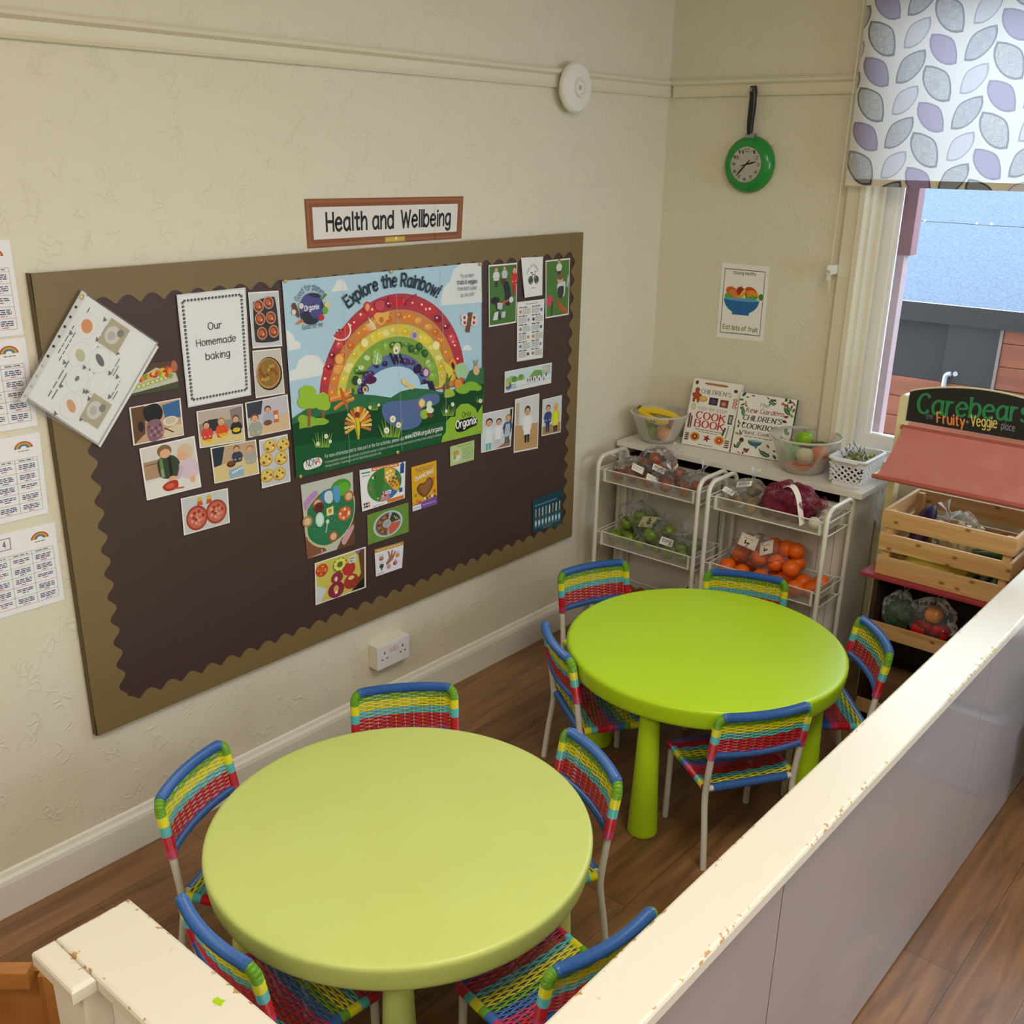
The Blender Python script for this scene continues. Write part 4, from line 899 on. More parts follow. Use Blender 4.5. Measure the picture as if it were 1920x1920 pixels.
# planet badge
s.ell(362, 515, 98, 130, '4C4E8E'); s.blob([(270, 560), (330, 540), (370, 590), (410, 600), (400, 635), (340, 645), (295, 620)], '2B3442'); s.blob([(330, 400), (400, 390), (440, 420), (380, 425)], '2B3442'); s.blob([(440, 450), (455, 480), (455, 520), (440, 500)], '2B3442')
s.text('Organix', ((302, 536), (420, 518)), 42, 'F2F2F4', 1.3, serif=.3)
s.text('Good for planet', ((0, 0), (1, 1)), 44, '26343E', .75, arc=(355, 515, 112, 152, 155, 40, -.08)); s.text('Good for me', ((285, 690), (452, 662)), 40, '26343E', .75)
s.blob([(200, 500), (225, 470), (260, 560), (250, 590)], '6A4430'); s.ell(275, 495, 20, 24, 'E8D0C8'); s.ell(215, 545, 18, 22, 'EADAD6'); s.line([(440, 450), (478, 395)], [8, 24], '5E8A3C'); s.ell(490, 485, 26, 26, 'E0D0A0'); s.ell(472, 530, 24, 30, '7AA83A'); s.ell(440, 590, 24, 26, 'C8303A'); s.line([(290, 610), (235, 645)], [28, 8], 'E0702A')
# lettering
s.text('Explore the Rainbow!', ((0, 0), (1, 1)), 92, '1E3446', 1.4, arc=(1032, 1090, 640, 755, 125, 57, -.1))
for i, (tx, x0, x1, wt) in enumerate((('Try as many', 1578, 1690, .7), ('fruits & veggies', 1553, 1716, 1.1), ('from each colour', 1556, 1713, .7), ('as you can!', 1582, 1690, .7))):
    y = 265+51*i; s.text(tx, ((x0, y+4), (x1, y-10)), 32, '30343A', wt)
for pts in ([(1420, 1612), (1430, 1560), (1455, 1530), (1460, 1440), (1500, 1400), (1535, 1400), (1540, 1340), (1580, 1298), (1640, 1292), (1700, 1330), (1715, 1370), (1757, 1300), (1757, 1532)],): s.poly(pts, '94C03A')
s.text('Only', ((1590, 1406), (1665, 1390)), 40, '1A2420', .9, serif=.4)
s.blob([(1535, 1500), (1550, 1440), (1600, 1420), (1680, 1400), (1715, 1420), (1710, 1465), (1660, 1490), (1600, 1520), (1555, 1525)], '141A1E')
s.text('Organix', ((1542, 1498), (1708, 1452)), 60, 'F2F4F2', 1.45, serif=.35)
s.text('For more information and to take part in the fun activities, please visit', ((468, 1738), (1118, 1588)), 28, 'E4EEE6', .85); s.text('www.NDNA.org.uk/organix', ((1124, 1582), (1432, 1508)), 34, 'EEF4EE', 1.2)
s.text('Fruit/vegetables should be appropriately sliced before giving to children. All children must be supervised at all times when eating to minimise', ((470, 1782), (1422, 1552)), 19, 'C8DACC', .8)
s.text('choking incidents. Food images are for illustration purposes only.', ((470, 1814), (932, 1702)), 19, 'C8DACC', .8)
s.blob([(292, 1800), (300, 1770), (350, 1745), (410, 1732), (440, 1745), (443, 1775), (420, 1805), (340, 1832), (305, 1832)], 'F2F2F0')
s.text('NDN', ((315, 1810), (395, 1792)), 52, '26305A', 1.0); s.text('A', ((396, 1790), (428, 1782)), 52, 'D8603A', 1.0); s.scribble(320, 1822, 420, 8, '8A8A9A', 6, dy=-.2)
# folds, and brass pins each with a painted glint
for x in (615, 1045, 1415): s.line([(x, 240-(x-615)*.05), (x+55, 1780-(x-615)*.24)], 2, 'B8CCCC')
for x, y in ((145, 292), (1012, 215), (1742, 155), (1738, 1508), (270, 1888), (1063, 1690)): s.ell(x, y, 13, 15, 'B89A50'); s.ell(x-3, y-4, 5, 5, 'F0E2B0')
fin(s, 'big rainbow poster of fruit and vegetables in the middle of the board', 'poster', 'poster', group=None)

# ---- right-hand group
s = photo(z3([(308, 183), (480, 168), (473, 528), (310, 555)]), '4A7A38')
child(s, .26, .03, .34, 'DDE0E4', '6A4428', legs='2A2C34', ar=1.6); child(s, .55, .03, .3, 'C8CCD0', '8A6A48', legs='3A3C48', ar=1.6); child(s, .9, .05, .45, 'D2382E', '5A3A28', legs='B83030', ar=1.4)
s.blob([(.5, .3), (.68, .3), (.78, .5), (.74, .68), (.58, .66), (.56, .5)], '22283A'); s.ell(.5, .28, .09, .05, '5A3A28'); s.ell(.8, .6, .08, .05, 'DDE2E4'); s.line([(.15, .55), (.45, .65), (.7, .6)], .04, 'C85A34'); s.ell(.22, .58, .16, .06, '26262A'); s.line([(.2, .58), (.42, .9)], .05, '2A2A2E')
s.poly([(.2, .78), (.34, .76), (.3, .9), (.14, .9)], 'E0E2EC'); s.poly([(.46, .78), (.6, .78), (.58, .88), (.44, .88)], 'C8CCE4'); s.poly([(.3, .62), (.5, .64), (.46, .74), (.3, .72)], 'C4C8DC')
fin(s, 'photo of a child beside an upturned bicycle on green turf, left of the bike drawing')
s = Sheet(z3([(503, 138), (635, 132), (625, 362), (520, 378)]), BP, 'F0F0F0', 0.0007, curl=0.004)
s.text('Play on Pedals', ((0, 0), (1, 1)), .075, '3A3A3E', .8, arc=(.52, .52, .26, .28, 160, 28, 0))
for x in (.38, .68):
    s.ell(x, .58, .125, .11, '55585E'); s.ell(x, .58, .10, .088, 'F0F0F0'); s.ell(x, .58, .06, .05, '7A7C84')
s.line([(.38, .58), (.47, .44), (.62, .44), (.68, .58)], .02, '3A3A3E'); s.line([(.47, .44), (.53, .58), (.62, .44)], .02, '3A3A3E'); s.line([(.4, .4), (.5, .39)], .03, '3A3A3E'); s.line([(.6, .38), (.68, .37)], .025, '3A3A3E'); s.scribble(.4, .78, .66, .04, '9A9AA0', 3)
fin(s, 'small white sheet with a bicycle drawing, curling at the foot', 'drawing', 'drawing', group=None, mt=M_ink)
s = photo(z3([(650, 155), (797, 140), (787, 480), (650, 503)]), '4E7E3A')
child(s, .55, .0, .3, 'DADDE0', '6A4428', legs='2E3038', ar=1.8); s.blob([(.5, .42), (.8, .4), (.82, .55), (.76, .66), (.52, .62)], 'D2D6DA'); s.blob([(.5, .5), (.75, .48), (.72, .66), (.55, .66)], '3A3E44'); s.ell(.6, .35, .13, .06, 'D8A88A'); s.ell(.6, .31, .13, .05, '8A5A3A')
s.blob([(.05, .66), (.2, .6), (.32, .68), (.25, .78), (.08, .78)], 'D04A6A'); s.line([(.48, .7), (.7, .85), (.92, .93)], .05, 'D2502E'); s.line([(.5, .72), (.6, .88), (.9, .95)], .03, 'C8482A'); s.line([(.28, .72), (.24, .97)], .04, '2A2C2E'); s.line([(.95, .3), (.9, .5)], .08, 'B0B8BC')
fin(s, 'photo of a child with an orange bicycle on green turf, right of the bike drawing')
s = Sheet(z3([(480, 405), (643, 385), (632, 738), (478, 762)]), BP, 'EEEEEE', 0.0007)
s.scribble(.3, .05, .75, .02, '55555A', 4)
for i in range(6):
    for j in (0, 1):
        x, y = .06+.48*j, .1+.145*i; s.scribble(x, y, x+.3, .02, '3A3A44', 2, .8)
        for k in range(5): s.scribble(x+(.14 if (i+j) % 2 == 0 else 0), y+.03+.02*k, x+(.42 if (i+j) % 2 == 0 else .27), .016, '6A6A72', 4)
        c = ['D08A5A', '6A8AB0', '8AA0C8', '5A5048', '8A8A90', '4A6A8A', 'C8A05A'][(i*2+j) % 7]; s.ell(x+(.06 if (i+j) % 2 == 0 else .35), y+.07, .05, .03, c)
fin(s, 'white information sheet of small pictures and text under the bike drawing', 'information_sheet', 'paper', group=None, mt=M_ink)
s = Sheet(z3([(405, 822), (687, 767), (683, 890), (403, 950)]), BP, 'E6ECF0', 0.0007)
s.rect(.02, .05, .98, .55, 'CFE4EE'); s.poly([(.02, .35), (.15, .25), (.3, .4), (.4, .3), (.42, .55), (.02, .6)], '9CC474'); s.poly([(.5, .5), (.62, .2), (.78, .25), (.8, .5)], '7AA850'); s.ell(.2, .45, .06, .14, '5E9440'); s.ell(.33, .4, .05, .14, '6EA048'); s.rect(.79, .08, .97, .5, 'B8C4CC'); s.rect(.83, .15, .9, .3, 'E8D48A')
for k in range(9): s.ell(.48+.05*k, .62+.1*math.sin(k*3), .014, .1, ['5A6A8A', 'B05A4A', '3A4A5A'][k % 3])
s.ell(.08, .72, .06, .2, '3A6AB0'); s.ell(.06, .62, .04, .12, 'E0C03A'); s.line([(.02, .88), (.98, .72)], .03, 'B8C8D8')
for k in range(4): s.scribble(.14, .68+.06*k, .24, .05, '3A5A7A', 2)
fin(s, 'long pale illustrated street strip above the costume photos', 'picture_strip', 'picture', group=None)
s = photo(z3([(265, 1075), (457, 1035), (440, 1270), (262, 1310)]), 'D6D8E2')
s.rect(.9, .03, .97, .6, '3A2E2A'); s.poly([(.5, .97), (.97, .8), (.97, .97)], 'A87A54')
child(s, .24, .15, .82, 'CFE8E8', '3A2A22', legs='6ABCB4', apron='E8EEF4', ar=1.1); child(s, .55, .2, .7, 'E8E8EE', '4A3226', legs='C8C8D0', apron='F0F0F4', ar=1.0); child(s, .85, .15, .74, '3A5A8A', 'B08A5A', legs='4A5668', apron='B8C4D0', ar=1.0)
fin(s, 'photo of three children dressed in nurse and doctor costumes')
s = photo(z3([(467, 988), (612, 952), (604, 1282), (458, 1310)]), 'DCDCDE')
s.poly([(.03, .5), (.97, .52), (.97, .97), (.03, .97)], 'C8A070'); s.line([(.1, .97), (.5, .55)], .008, 'A88050'); s.line([(.6, .97), (.8, .55)], .008, 'A88050'); s.rect(.05, .08, .18, .5, 'C4B8A0')
child(s, .52, .17, .68, 'EDEDF2', '3A2820', legs='2A2A30', apron='F4F4F6', ar=1.45)
fin(s, 'tall photo of one child in a long white coat')
s = photo(z3([(632, 990), (748, 962), (740, 1185), (625, 1210)]), 'D4D8DE')
s.poly([(.03, .75), (.97, .7), (.97, .97), (.03, .97)], 'B08A60'); child(s, .3, .17, .75, '2E4A8A', '4A3024', legs='26386A', ar=1.3); child(s, .7, .17, .78, 'D8D62A', 'E2C020', legs='2A2C34', apron='E4E83A', ar=1.3)
fin(s, 'photo of two children as a police officer and a yellow hatted builder')
s = Sheet(z3([(77, 1272), (222, 1232), (220, 1350), (78, 1390)]), BP, 'B8D090', 0.0007)
s.ell(.27, .55, .2, .32, 'D8D8B0'); s.ell(.24, .42, .13, .16, 'C8A04A'); s.ell(.3, .66, .12, .15, 'D8DCE0'); s.ell(.18, .62, .06, .1, '8AA850'); s.scribble(.3, .12, .9, .07, '7A9A5A', 4)
for k in range(6): s.scribble(.52, .3+.1*k, .92, .05, '5A7A54', 3)
fin(s, 'small pale green printed card below the rainbow poster', 'card', 'card', group=None)
s = Sheet(z3([(573, 1595), (752, 1527), (745, 1735), (573, 1790)]), BP, '24505C', 0.0008)
s.rect(.015, .03, .985, .97, '1F4C5A'); s.scribble(.07, .2, .8, .07, '7AA0B0', 7)
for k in range(8):
    x = .1+.115*k; s.rect(x-.022, .34, x+.022, .56, ['8AB0B8', 'C89A8A', 'B8D8E0', '9AC0A8', 'E8E8EC', 'C08070', 'D8E4E8', 'B8A068'][k]); s.rect(x-.012, .3, x+.012, .35, 'E8EEF0'); s.rect(x-.035, .64, x+.035, .86, '6AA0A8'); s.rect(x-.03, .68, x+.03, .8, 'D8E8EC')
s.line([(.04, .6), (.96, .6)], .008, '7AA8B0'); s.line([(.04, .88), (.96, .88)], .008, '7AA8B0'); s.scribble(.35, .93, .65, .04, '8AB0B8', 3)
fin(s, 'dark teal picture of bottles on shelves at the lower right of the board', 'picture', 'picture', group=None)

# ---- group below the poster
s = photo(z4([(135, 505), (685, 368), (710, 1130), (208, 1285)]), 'C4C6BC', border=0)
s.poly([(0, .7), (.2, .75), (.4, .97), (0, 1)], '8A5A3E'); s.poly([(.78, .8), (1, .6), (1, 1), (.6, 1)], '6A4A34'); s.blob([(.02, .25), (.25, .12), (.3, .22), (.1, .4)], 'B88ACB')
s.blob([(.1, .3), (.5, .12), (.98, .28), (.99, .62), (.75, .85), (.35, .92), (.04, .75), (.04, .45)], 'C9C49A'); s.blob([(.12, .31), (.5, .14), (.96, .3), (.97, .62), (.72, .83), (.36, .89), (.07, .73), (.07, .45)], '2E7A52')
for k in range(70): x, y = .12+.8*((k*37 % 70)/70), .34+.46*((k*23 % 70)/70); s.line([(x, y), (x+.03, y-.03)], .012, ['3E9064', '1E6244', '54A078'][k % 3])
s.ell(.75, .17, .2, .12, '4E9A34'); s.ell(.8, .19, .13, .085, '62B23C'); s.blob([(.35, .2), (.5, .14), (.6, .2), (.5, .28), (.4, .3)], '3A7AB8'); s.blob([(.6, .14), (.7, .14), (.72, .32), (.62, .34)], '5AA0D8'); s.blob([(.44, .18), (.56, .18), (.58, .3), (.5, .34), (.42, .28)], 'C8DCE4')
for x, y, c in ((.28, .3, 'A8604A'), (.3, .36, '6A2E34'), (.9, .31, 'B8684A'), (.06, .5, 'B8845C'), (.55, .8, 'A85A40')): s.ell(x, y, .1, .075, c); s.ell(x, y, .065, .05, 'E0C09A' if c != '6A2E34' else '5A2A30')
s.ell(.3, .52, .085, .1, 'BFE0D0'); s.ell(.3, .52, .06, .075, 'D8EEE4'); s.poly([(.44, .4), (.58, .38), (.58, .5), (.44, .5)], 'E8DC9A'); s.ell(.51, .44, .035, .03, 'C88A3A'); s.ell(.8, .53, .14, .1, 'D2603A')
for k in range(10): s.ell(.8+.09*math.cos(k*2.4), .53+.06*math.sin(k*2.4), .025, .02, ['F0DCC8', 'E08A50'][k % 2])
s.line([(.4, .72), (.44, .6)], .02, 'C8CCD0'); s.ell(.45, .575, .035, .03, 'D8DCE0'); s.line([(.3, .93), (.28, 1)], .03, 'D88A98'); s.blob([(.72, .88), (.95, .72), (.97, .78), (.78, .96)], 'D8A0AE')
fin(s, 'large photo of a play table covered in green grass matting with bowls')
s = Sheet(z4([(757, 350), (1245, 255), (1230, 640), (780, 785)]), BP, 'EDEEF2', 0.0008, curl=0.003)
s.rect(.25, .0, .85, .09, 'E07A34'); s.scribble(.28, .045, .82, .06, 'F6E0D0', 6); s.rect(.58, .9, .97, .99, 'E07A34')
def wedge(a0, a1, c): s.ell(.53, .48, .375, .42, c, a0=a0, a1=a1, n=20)
s.ell(.53, .48, .39, .435, '4A8A4A', n=30); wedge(90+18, 270, '3F7E3C'); wedge(270, 400, 'E0B23A'); wedge(40, 72, '4A6EB0'); wedge(72, 108, 'C88AA0')
for k in range(26): a = R(115+150*((k*7 % 26)/26)); r = .08+.26*((k*5 % 26)/26); s.ell(.53+r*math.cos(a), .48+r*1.15*math.sin(a), .03, .035, ['7AB040', '2E5A2C', 'D05A3A', 'A8C860', 'E8E0B0', '9A3A3A'][k % 6])
for k in range(18): a = R(278+112*((k*7 % 18)/18)); r = .1+.24*((k*5 % 18)/18); s.ell(.53+r*math.cos(a), .48+r*1.15*math.sin(a), .03, .035, ['B8702A', 'F0DCA0', '8A4A2A', 'F4ECD0', '3A4A8A'][k % 5])
for k in range(8): s.ell(.53+.04*math.cos(k)-.02, .72+.05*math.sin(k*2), .02, .025, ['F0D0D8', '8A3A4A'][k % 2]); s.ell(.63+.03*math.cos(k), .7+.04*math.sin(k*2), .016, .02, 'E8EEF8')
s.rect(.88, .04, .97, .3, '2E5A9A'); s.rect(.9, .0, .95, .06, '4A7AB8'); s.rect(.86, .68, .94, .8, '3A5A9A'); s.rect(.03, .07, .22, .1, '4A8A4A'); s.scribble(.05, .16, .2, .04, '5A7A5A', 2)
for k in range(6): s.ell(.06+.05*(k % 3), .84+.07*(k//3), .022, .03, ['8A3A3A', '3A3A3A', 'E07A34'][k % 3])
s.scribble(.25, .96, .5, .04, 'A8A8B0', 4)
fin(s, 'white chart with a round plate divided into four coloured food sectors', 'food_chart', 'chart', group=None)
s = Sheet(z4([(1305, 318), (1572, 243), (1580, 705), (1320, 785)]), BP, 'E2AC2C', 0.0007)
s.scribble(.15, .08, .85, .03, '7A5A8A', 4); s.scribble(.2, .13, .8, .03, '7A5A8A', 3)
s.text('DANCING', ((.14, .34), (.86, .26)), .085, '8A5A1E', 1.9); s.text('DANCING', ((.14, .335), (.86, .255)), .085, 'F6F0E0', 1.5)
s.blob([(.5, .42), (.66, .33), (.84, .4), (.84, .55), (.66, .7), (.5, .76), (.28, .66), (.18, .52), (.3, .42)], '7E5230'); s.blob([(.5, .46), (.64, .37), (.78, .43), (.72, .58), (.5, .7), (.34, .6), (.28, .5), (.36, .46)], '98683E')
for x, y, c in ((.14, .66, '8A9A3A'), (.86, .4, 'C87A2A'), (.9, .68, 'D05A2A'), (.2, .8, 'E07A2A'), (.3, .84, 'C85A3A')): s.ell(x, y, .05, .045, c)
s.poly([(0, .87), (1, .8), (1, 1), (0, 1)], '7E58A4'); s.rect(0, .88, .34, 1, 'E8E8EA'); s.scribble(.4, .92, .95, .04, 'C8B0DC', 4); s.scribble(.04, .94, .3, .03, '9A9AA0', 3)
for k in range(5): s.ell(.5+.1*k, .78+.015*math.sin(k*2), .035, .03, ['F0F0F0', '2A2A30', '7E58A4'][k % 3])
fin(s, 'yellow and purple leaflet with a brown heart shape', 'leaflet', 'leaflet', group=None)
s = photo(z4([(840, 825), (1275, 690), (1280, 1000), (848, 1140)]), '6E9640', border=0)
s.ell(.49, .5, .36, .43, 'C8D4DC'); s.ell(.49, .5, .33, .4, 'A8BCC8'); s.ell(.49, .5, .3, .37, '8A5A44', a0=95, a1=275, n=18); s.ell(.49, .5, .3, .37, '4A4636', a0=290, a1=355, n=12); s.ell(.49, .5, .3, .37, 'D0644E', a0=5, a1=85, n=14)
for k in range(14): a = R(100+165*k/13); s.ell(.49+.22*math.cos(a), .5+.27*math.sin(a), .035, .045, ['B8785A', '5E3A2C', '8A8060'][k % 3])
for k in range(5): s.line([(.6+.03*k, .25+.03*k), (.66+.03*k, .42+.01*k)], .022, ['26281E', 'C8D0B0'][k % 2])
s.ell(.46, .48, .1, .13, 'C0C4C8'); s.ell(.46, .48, .08, .1, 'A4A8A8')
fin(s, 'photo of a divided grey plate of food on a green cloth')
s = photo(z4([(283, 1335), (822, 1157), (825, 1590), (293, 1778)]), 'D2C65E')
s.poly([(.03, .55), (.22, .7), (.1, .97), (.03, .97)], 'D6D8DE'); s.poly([(.84, .03), (.97, .03), (.97, .97), (.7, .97), (.9, .6)], '6A4632'); s.poly([(.72, .97), (.97, .72), (.97, .97)], '2A2420'); s.poly([(.78, .03), (.9, .03), (.84, .14)], '9A6AB0')
s.ell(.13, .22, .12, .15, 'C8482E'); s.ell(.13, .22, .1, .12, 'D2602E')
for k in range(12): s.ell(.13+.07*math.cos(k*2.4), .22+.09*math.sin(k*2.4), .02, .015, ['F0A060', 'A83A24'][k % 2])
s.ell(.48, .23, .14, .17, '5E7A2E')
for k in range(9): s.ell(.48+.09*math.cos(k*.7), .22+.11*math.sin(k*.7), .038, .045, 'D8D84E'); s.ell(.48+.09*math.cos(k*.7), .22+.11*math.sin(k*.7), .024, .03, 'E8E490')
for x, y, rx, c in ((.66, .4, .13, 'C23A3A'), (.42, .52, .12, '9A3A4A'), (.7, .72, .15, 'A8402E'), (.4, .8, .16, '8E3048')): s.ell(x, y, rx, rx*1.2, c); s.ell(x, y, rx*.82, rx, c)
s.ell(.4, .54, .03, .06, 'E8D8C0'); s.ell(.7, .63, .06, .05, 'E8D49A'); s.ell(.4, .78, .05, .09, 'E0A85A'); s.ell(.4, .86, .03, .04, 'F0E8D8'); s.poly([(.66, .12), (.8, .1), (.8, .28), (.66, .28)], 'D8DCD8'); s.scribble(.68, .17, .78, .04, '3A3A3A', 2); s.scribble(.68, .23, .75, .04, '3A3A3A', 1)
fin(s, 'photo of red and maroon plates of fruit on a yellow cloth, lowest on the board')
s = Sheet(z4([(917, 1190), (1225, 1102), (1208, 1380), (932, 1475)]), BP, 'E8E8F0', 0.0007)
s.rect(0, 0, 1, .13, 'C8963A'); s.scribble(.08, .065, .9, .07, 'F0DCA8', 6)
s.blob([(.38, .62), (.48, .45), (.44, .22), (.5, .22), (.54, .38), (.58, .2), (.63, .22), (.61, .4), (.7, .26), (.73, .32), (.65, .52), (.58, .6), (.42, .7)], 'A8705A')
for x, y, c in ((.22, .4, 'A8604A'), (.22, .68, '2E4A34'), (.48, .78, 'D08A80'), (.72, .72, 'B8344A'), (.8, .45, 'C88A4A')): s.ell(x, y, .08, .085, c); s.scribble(x-.1, y-.13, x+.08, .035, '6A7AA8', 2); s.ell(x+.02, y-.02, .035, .035, 'D8A890' if c != '2E4A34' else '4A6A44')
s.rect(.2, .74, .24, .84, '2E4A34'); s.scribble(.06, .93, .3, .04, '6A6A8A', 2)
fin(s, 'white sheet with a hand diagram and an ochre heading strip', 'information_sheet', 'paper', group=None, mt=M_ink)

# ---- title above the board
s = Sheet([(571, 373), (869, 368), (865, 447), (577, 466)], WP, '8A5434', 0.0012)
s.rect(.01, .03, .99, .97, 'A06442'); s.rect(.02, .09, .98, .91, '8C5636'); s.rect(.038, .17, .962, .83, 'E6E2E0')
s.text('Health and', ((.115, .66), (.52, .66)), .36, '262022', 1.3); s.text('Wellbeing', ((.575, .66), (.91, .66)), .36, '262022', 1.3)
s.rect(.466, .86, .60, .985, 'B89A3C'); s.rect(.472, .88, .594, .96, 'D2B85A'); s.ell(.54, .9, .008, .04, 'F0E2A0'); s.line([(.795, .17), (.8, .62), (.803, .83)], .0016, '8A8280'); s.line([(.803, .83), (.803, .99)], .004, '4A2A1C')
s.done('title_sign', 'paper sign reading Health and Wellbeing in a printed brown frame', 'sign', M_ink)

# ---- four menus down the far left of the wall
def menu(tr, br, label, num=None, rows=5):
    a = on(tr[0], tr[1], WP); c = on(br[0], br[1], WP); e = Vector((0, -0.297, 0.004))
    s = Sheet([a+e, a, c, c+e], WP, 'F0EFF2', 0.0008)
    s.poly([(.86+.075*math.cos(R(k)), .16-.085*math.sin(R(k))) for k in range(0, 181, 15)], 'B8503A')
    for r, c2 in ((.062, 'E0A84A'), (.05, '6A9A5A'), (.038, '5A6AA0'), (.026, 'F0EFF2')): s.poly([(.86+r*math.cos(R(k)), .16-r*1.12*math.sin(R(k))) for k in range(0, 181, 15)], c2)
    s.scribble(.815, .19, .905, .02, '7A6A5A', 3)
    s.frame(.05, .28, .96, .93, .0022, '4A4A52', .0032)
    for k in range(1, 5): s.rect(.05+.182*k-.0012, .28, .05+.182*k+.0012, .93, '4A4A52', True)
    s.rect(.05, .32, .96, .323, '4A4A52')
    for k in range(1, rows): y = .32+.61*k/rows; s.rect(.05, y, .96, y+.003, '4A4A52')
    for k in range(5):
        s.scribble(.08+.182*k, .30, .2+.182*k, .016, '6A6A74', 2, .7)
        for j in range(rows):
            y = .32+.61*j/rows; n = 3 if (k+j) % 3 else 2
            for l in range(n): s.scribble(.075+.182*k, y+.034+.021*l, .205+.182*k, .013, '4A4478', 3, .8)
            s.scribble(.115+.182*k, y+.034+.021*n+.004, .165+.182*k, .012, 'C06A70' if (k*j) % 2 == 0 else '4A4478', 1, .8)
    if num: s.frame(.36, .06, .62, .2, .004, '4A4478', .006); s.text(num, ((.4, .165), (.58, .165)), .07, '3A3A58', .8)
    return s.done('menu_sheet', label, 'menu', M_ink, 'menus on the far left of the wall')
menu((18, 450), (45, 628), 'white menu sheet at the left edge, topmost of the column')
menu((47, 632), (71, 798), 'white menu sheet behind the lower corner of the plastic wallet, second from top')
menu((74, 810), (91, 962), 'white menu sheet third from the top of the column at the left edge')
menu((103, 978), (121, 1124), 'white menu sheet numbered four, lowest of the column at the left edge', 'Week 4')

# ------------------------------------------------------------------ sounder and socket on the left wall
t = thing('smoke_alarm', 'round white alarm disc over the picture rail on the left wall', 'alarm', (0.028, -0.662, 2.090))
Mx = Matrix.Rotation(R(90), 4, 'Y')
MB().lathe([(0, 0), (0.066, 0), (0.079, 0.004), (0.082, 0.012), (0.080, 0.020), (0.074, 0.026), (0.03, 0.033), (0, 0.0335)], 48, M=Mx).build('housing', M_upvc, t, smooth=35)
MB().lathe([(0.020, 0.0325), (0.024, 0.038), (0.030, 0.038), (0.0335, 0.0315)], 40, M=Mx).build('vent_ring', M_metalw, t, smooth=35)
MB().lathe([(0, 0.0335), (0.008, 0.0335), (0.008, 0.037), (0, 0.037)], 20, M=Mx).build('test_button', mat('grey_button', (190, 188, 182), 0.4), t)
MB().lathe([(0.0, -0.027), (0.05, -0.027), (0.05, 0.001), (0, 0.001)], 32, M=Mx).build('mounting_base', M_upvc, t, smooth=35)
t = thing('wall_socket', 'white double wall socket low on the left wall under the board', 'socket', (0.0005, -1.585, 0.222))
M_sock = mat('white_socket_plastic', (232, 232, 234), 0.25)
MB().box(0, 0.036, -0.074, 0.074, 0, 0.086, bev=0.002).build('back_box', mat('box_side_shade', (226, 222, 206), 0.35), t)  # yellower tone paints in the dim light on the box sides
fp = MB().box(0.0365, 0.045, -0.074, 0.074, 0, 0.086, bev=0.0025).build('face_plate', M_sock, t)
for sy in (-1, 1):
    mb = MB()
    for dy, dz, hw, hh in ((0, 0.056, 0.0022, 0.0045), (-0.011, 0.034, 0.0035, 0.0022), (0.011, 0.034, 0.0035, 0.0022)):
        mb.box(0.0445, 0.0454, sy*0.042+dy-hw, sy*0.042+dy+hw, dz-hh, dz+hh)
    mb.build('pin_holes', M_black, fp)
    MB().box(0.0455, 0.050, sy*0.0085-0.0075, sy*0.0085+0.0075, 0.056, 0.074, bev=0.0015).build('switch', mat('pink_white_switch', (226, 208, 208), 0.3), t)

# ------------------------------------------------------------------ on the back wall: clock and fruit bowl poster
t = thing('pan_clock', 'green frying pan wall clock with black handle', 'clock', (0.385, -0.002, 1.848))
My = Matrix.Rotation(R(90), 4, 'X')
M_grn = mat('green_enamel', (22, 140, 52), 0.22, spec=0.6)
MB().lathe([(0, 0), (0.099, 0), (0.102, 0.003), (0.1025, 0.010), (0.100, 0.020), (0.0945, 0.030), (0.086, 0.037), (0.075, 0.0405), (0.066, 0.0405), (0.0645, 0.0385), (0, 0.0385)], 64, M=My).build('pan', M_grn, t, smooth=50)
dial = MB().lathe([(0, 0.0386), (0.0635, 0.0386), (0.0635, 0.0396), (0, 0.0396)], 48, M=My).build('dial', mat('brushed_silver', (188, 184, 176), 0.3, metal=0.75), t, smooth=30)
s = Sheet([(0, 0, 0)]*4, (Vector((0, -0.0144, 0)), Vector((0, -1, 0)))); s.mb = MB(); s.P = lambda x, y: Vector((x, -0.0398-0.00002*s.k, y))
for h in range(12):
    a = R(90-30*(h or 12)); r = 0.051; n = str(h or 12); ww = 0.0045*len(n)+0.001; x, y = r*math.cos(a), r*math.sin(a)
    s.text(n, ((x-ww, y-0.0055), (x+ww, y-0.0055)), 0.011, '2C2A28', .8, up=(0, 0.011))
s.done('numerals', None, None, M_ink, parent=dial)
def hand(ang, l, back, wd, name, y):
    a = R(90-ang); c, q = math.cos(a), math.sin(a); mb = MB()
    pts = [(-back*c+wd*.4*q, -back*q-wd*.4*c), (l*.55*c+wd*q, l*.55*q-wd*c), (l*c, l*q), (l*.55*c-wd*q, l*.55*q+wd*c), (-back*c-wd*.4*q, -back*q+wd*.4*c)]
    vs = [(x, y, z) for x, z in pts]+[(x, y-0.0008, z) for x, z in pts]; n = 5
    mb.add(vs, [tuple(range(n)), tuple(range(2*n-1, n-1, -1))]+[(i, (i+1) % n, n+(i+1) % n, n+i) for i in range(n)]); mb.build(name, M_black, t)
hand(76, 0.046, 0.022, 0.0034, 'hour_hand', -0.0410); hand(222, 0.060, 0.022, 0.0026, 'minute_hand', -0.0424)
MB().box(-0.018, 0.018, -0.030, -0.006, 0.090, 0.110, bev=0.002).build('bracket', mat('steel', (150, 148, 150), 0.3, metal=0.8), t)
hp = smooth_path([(-0.004, -0.022, 0.106), (-0.003, -0.026, 0.15), (0.002, -0.032, 0.20), (0.004, -0.036, 0.245), (0.002, -0.037, 0.272)], 5)
mb = MB(); mb.tube(hp, [0.0105+0.0035*math.sin(PI*i/(len(hp)-1))+(0.0015 if i > 14 else 0) for i in range(len(hp))], 12)
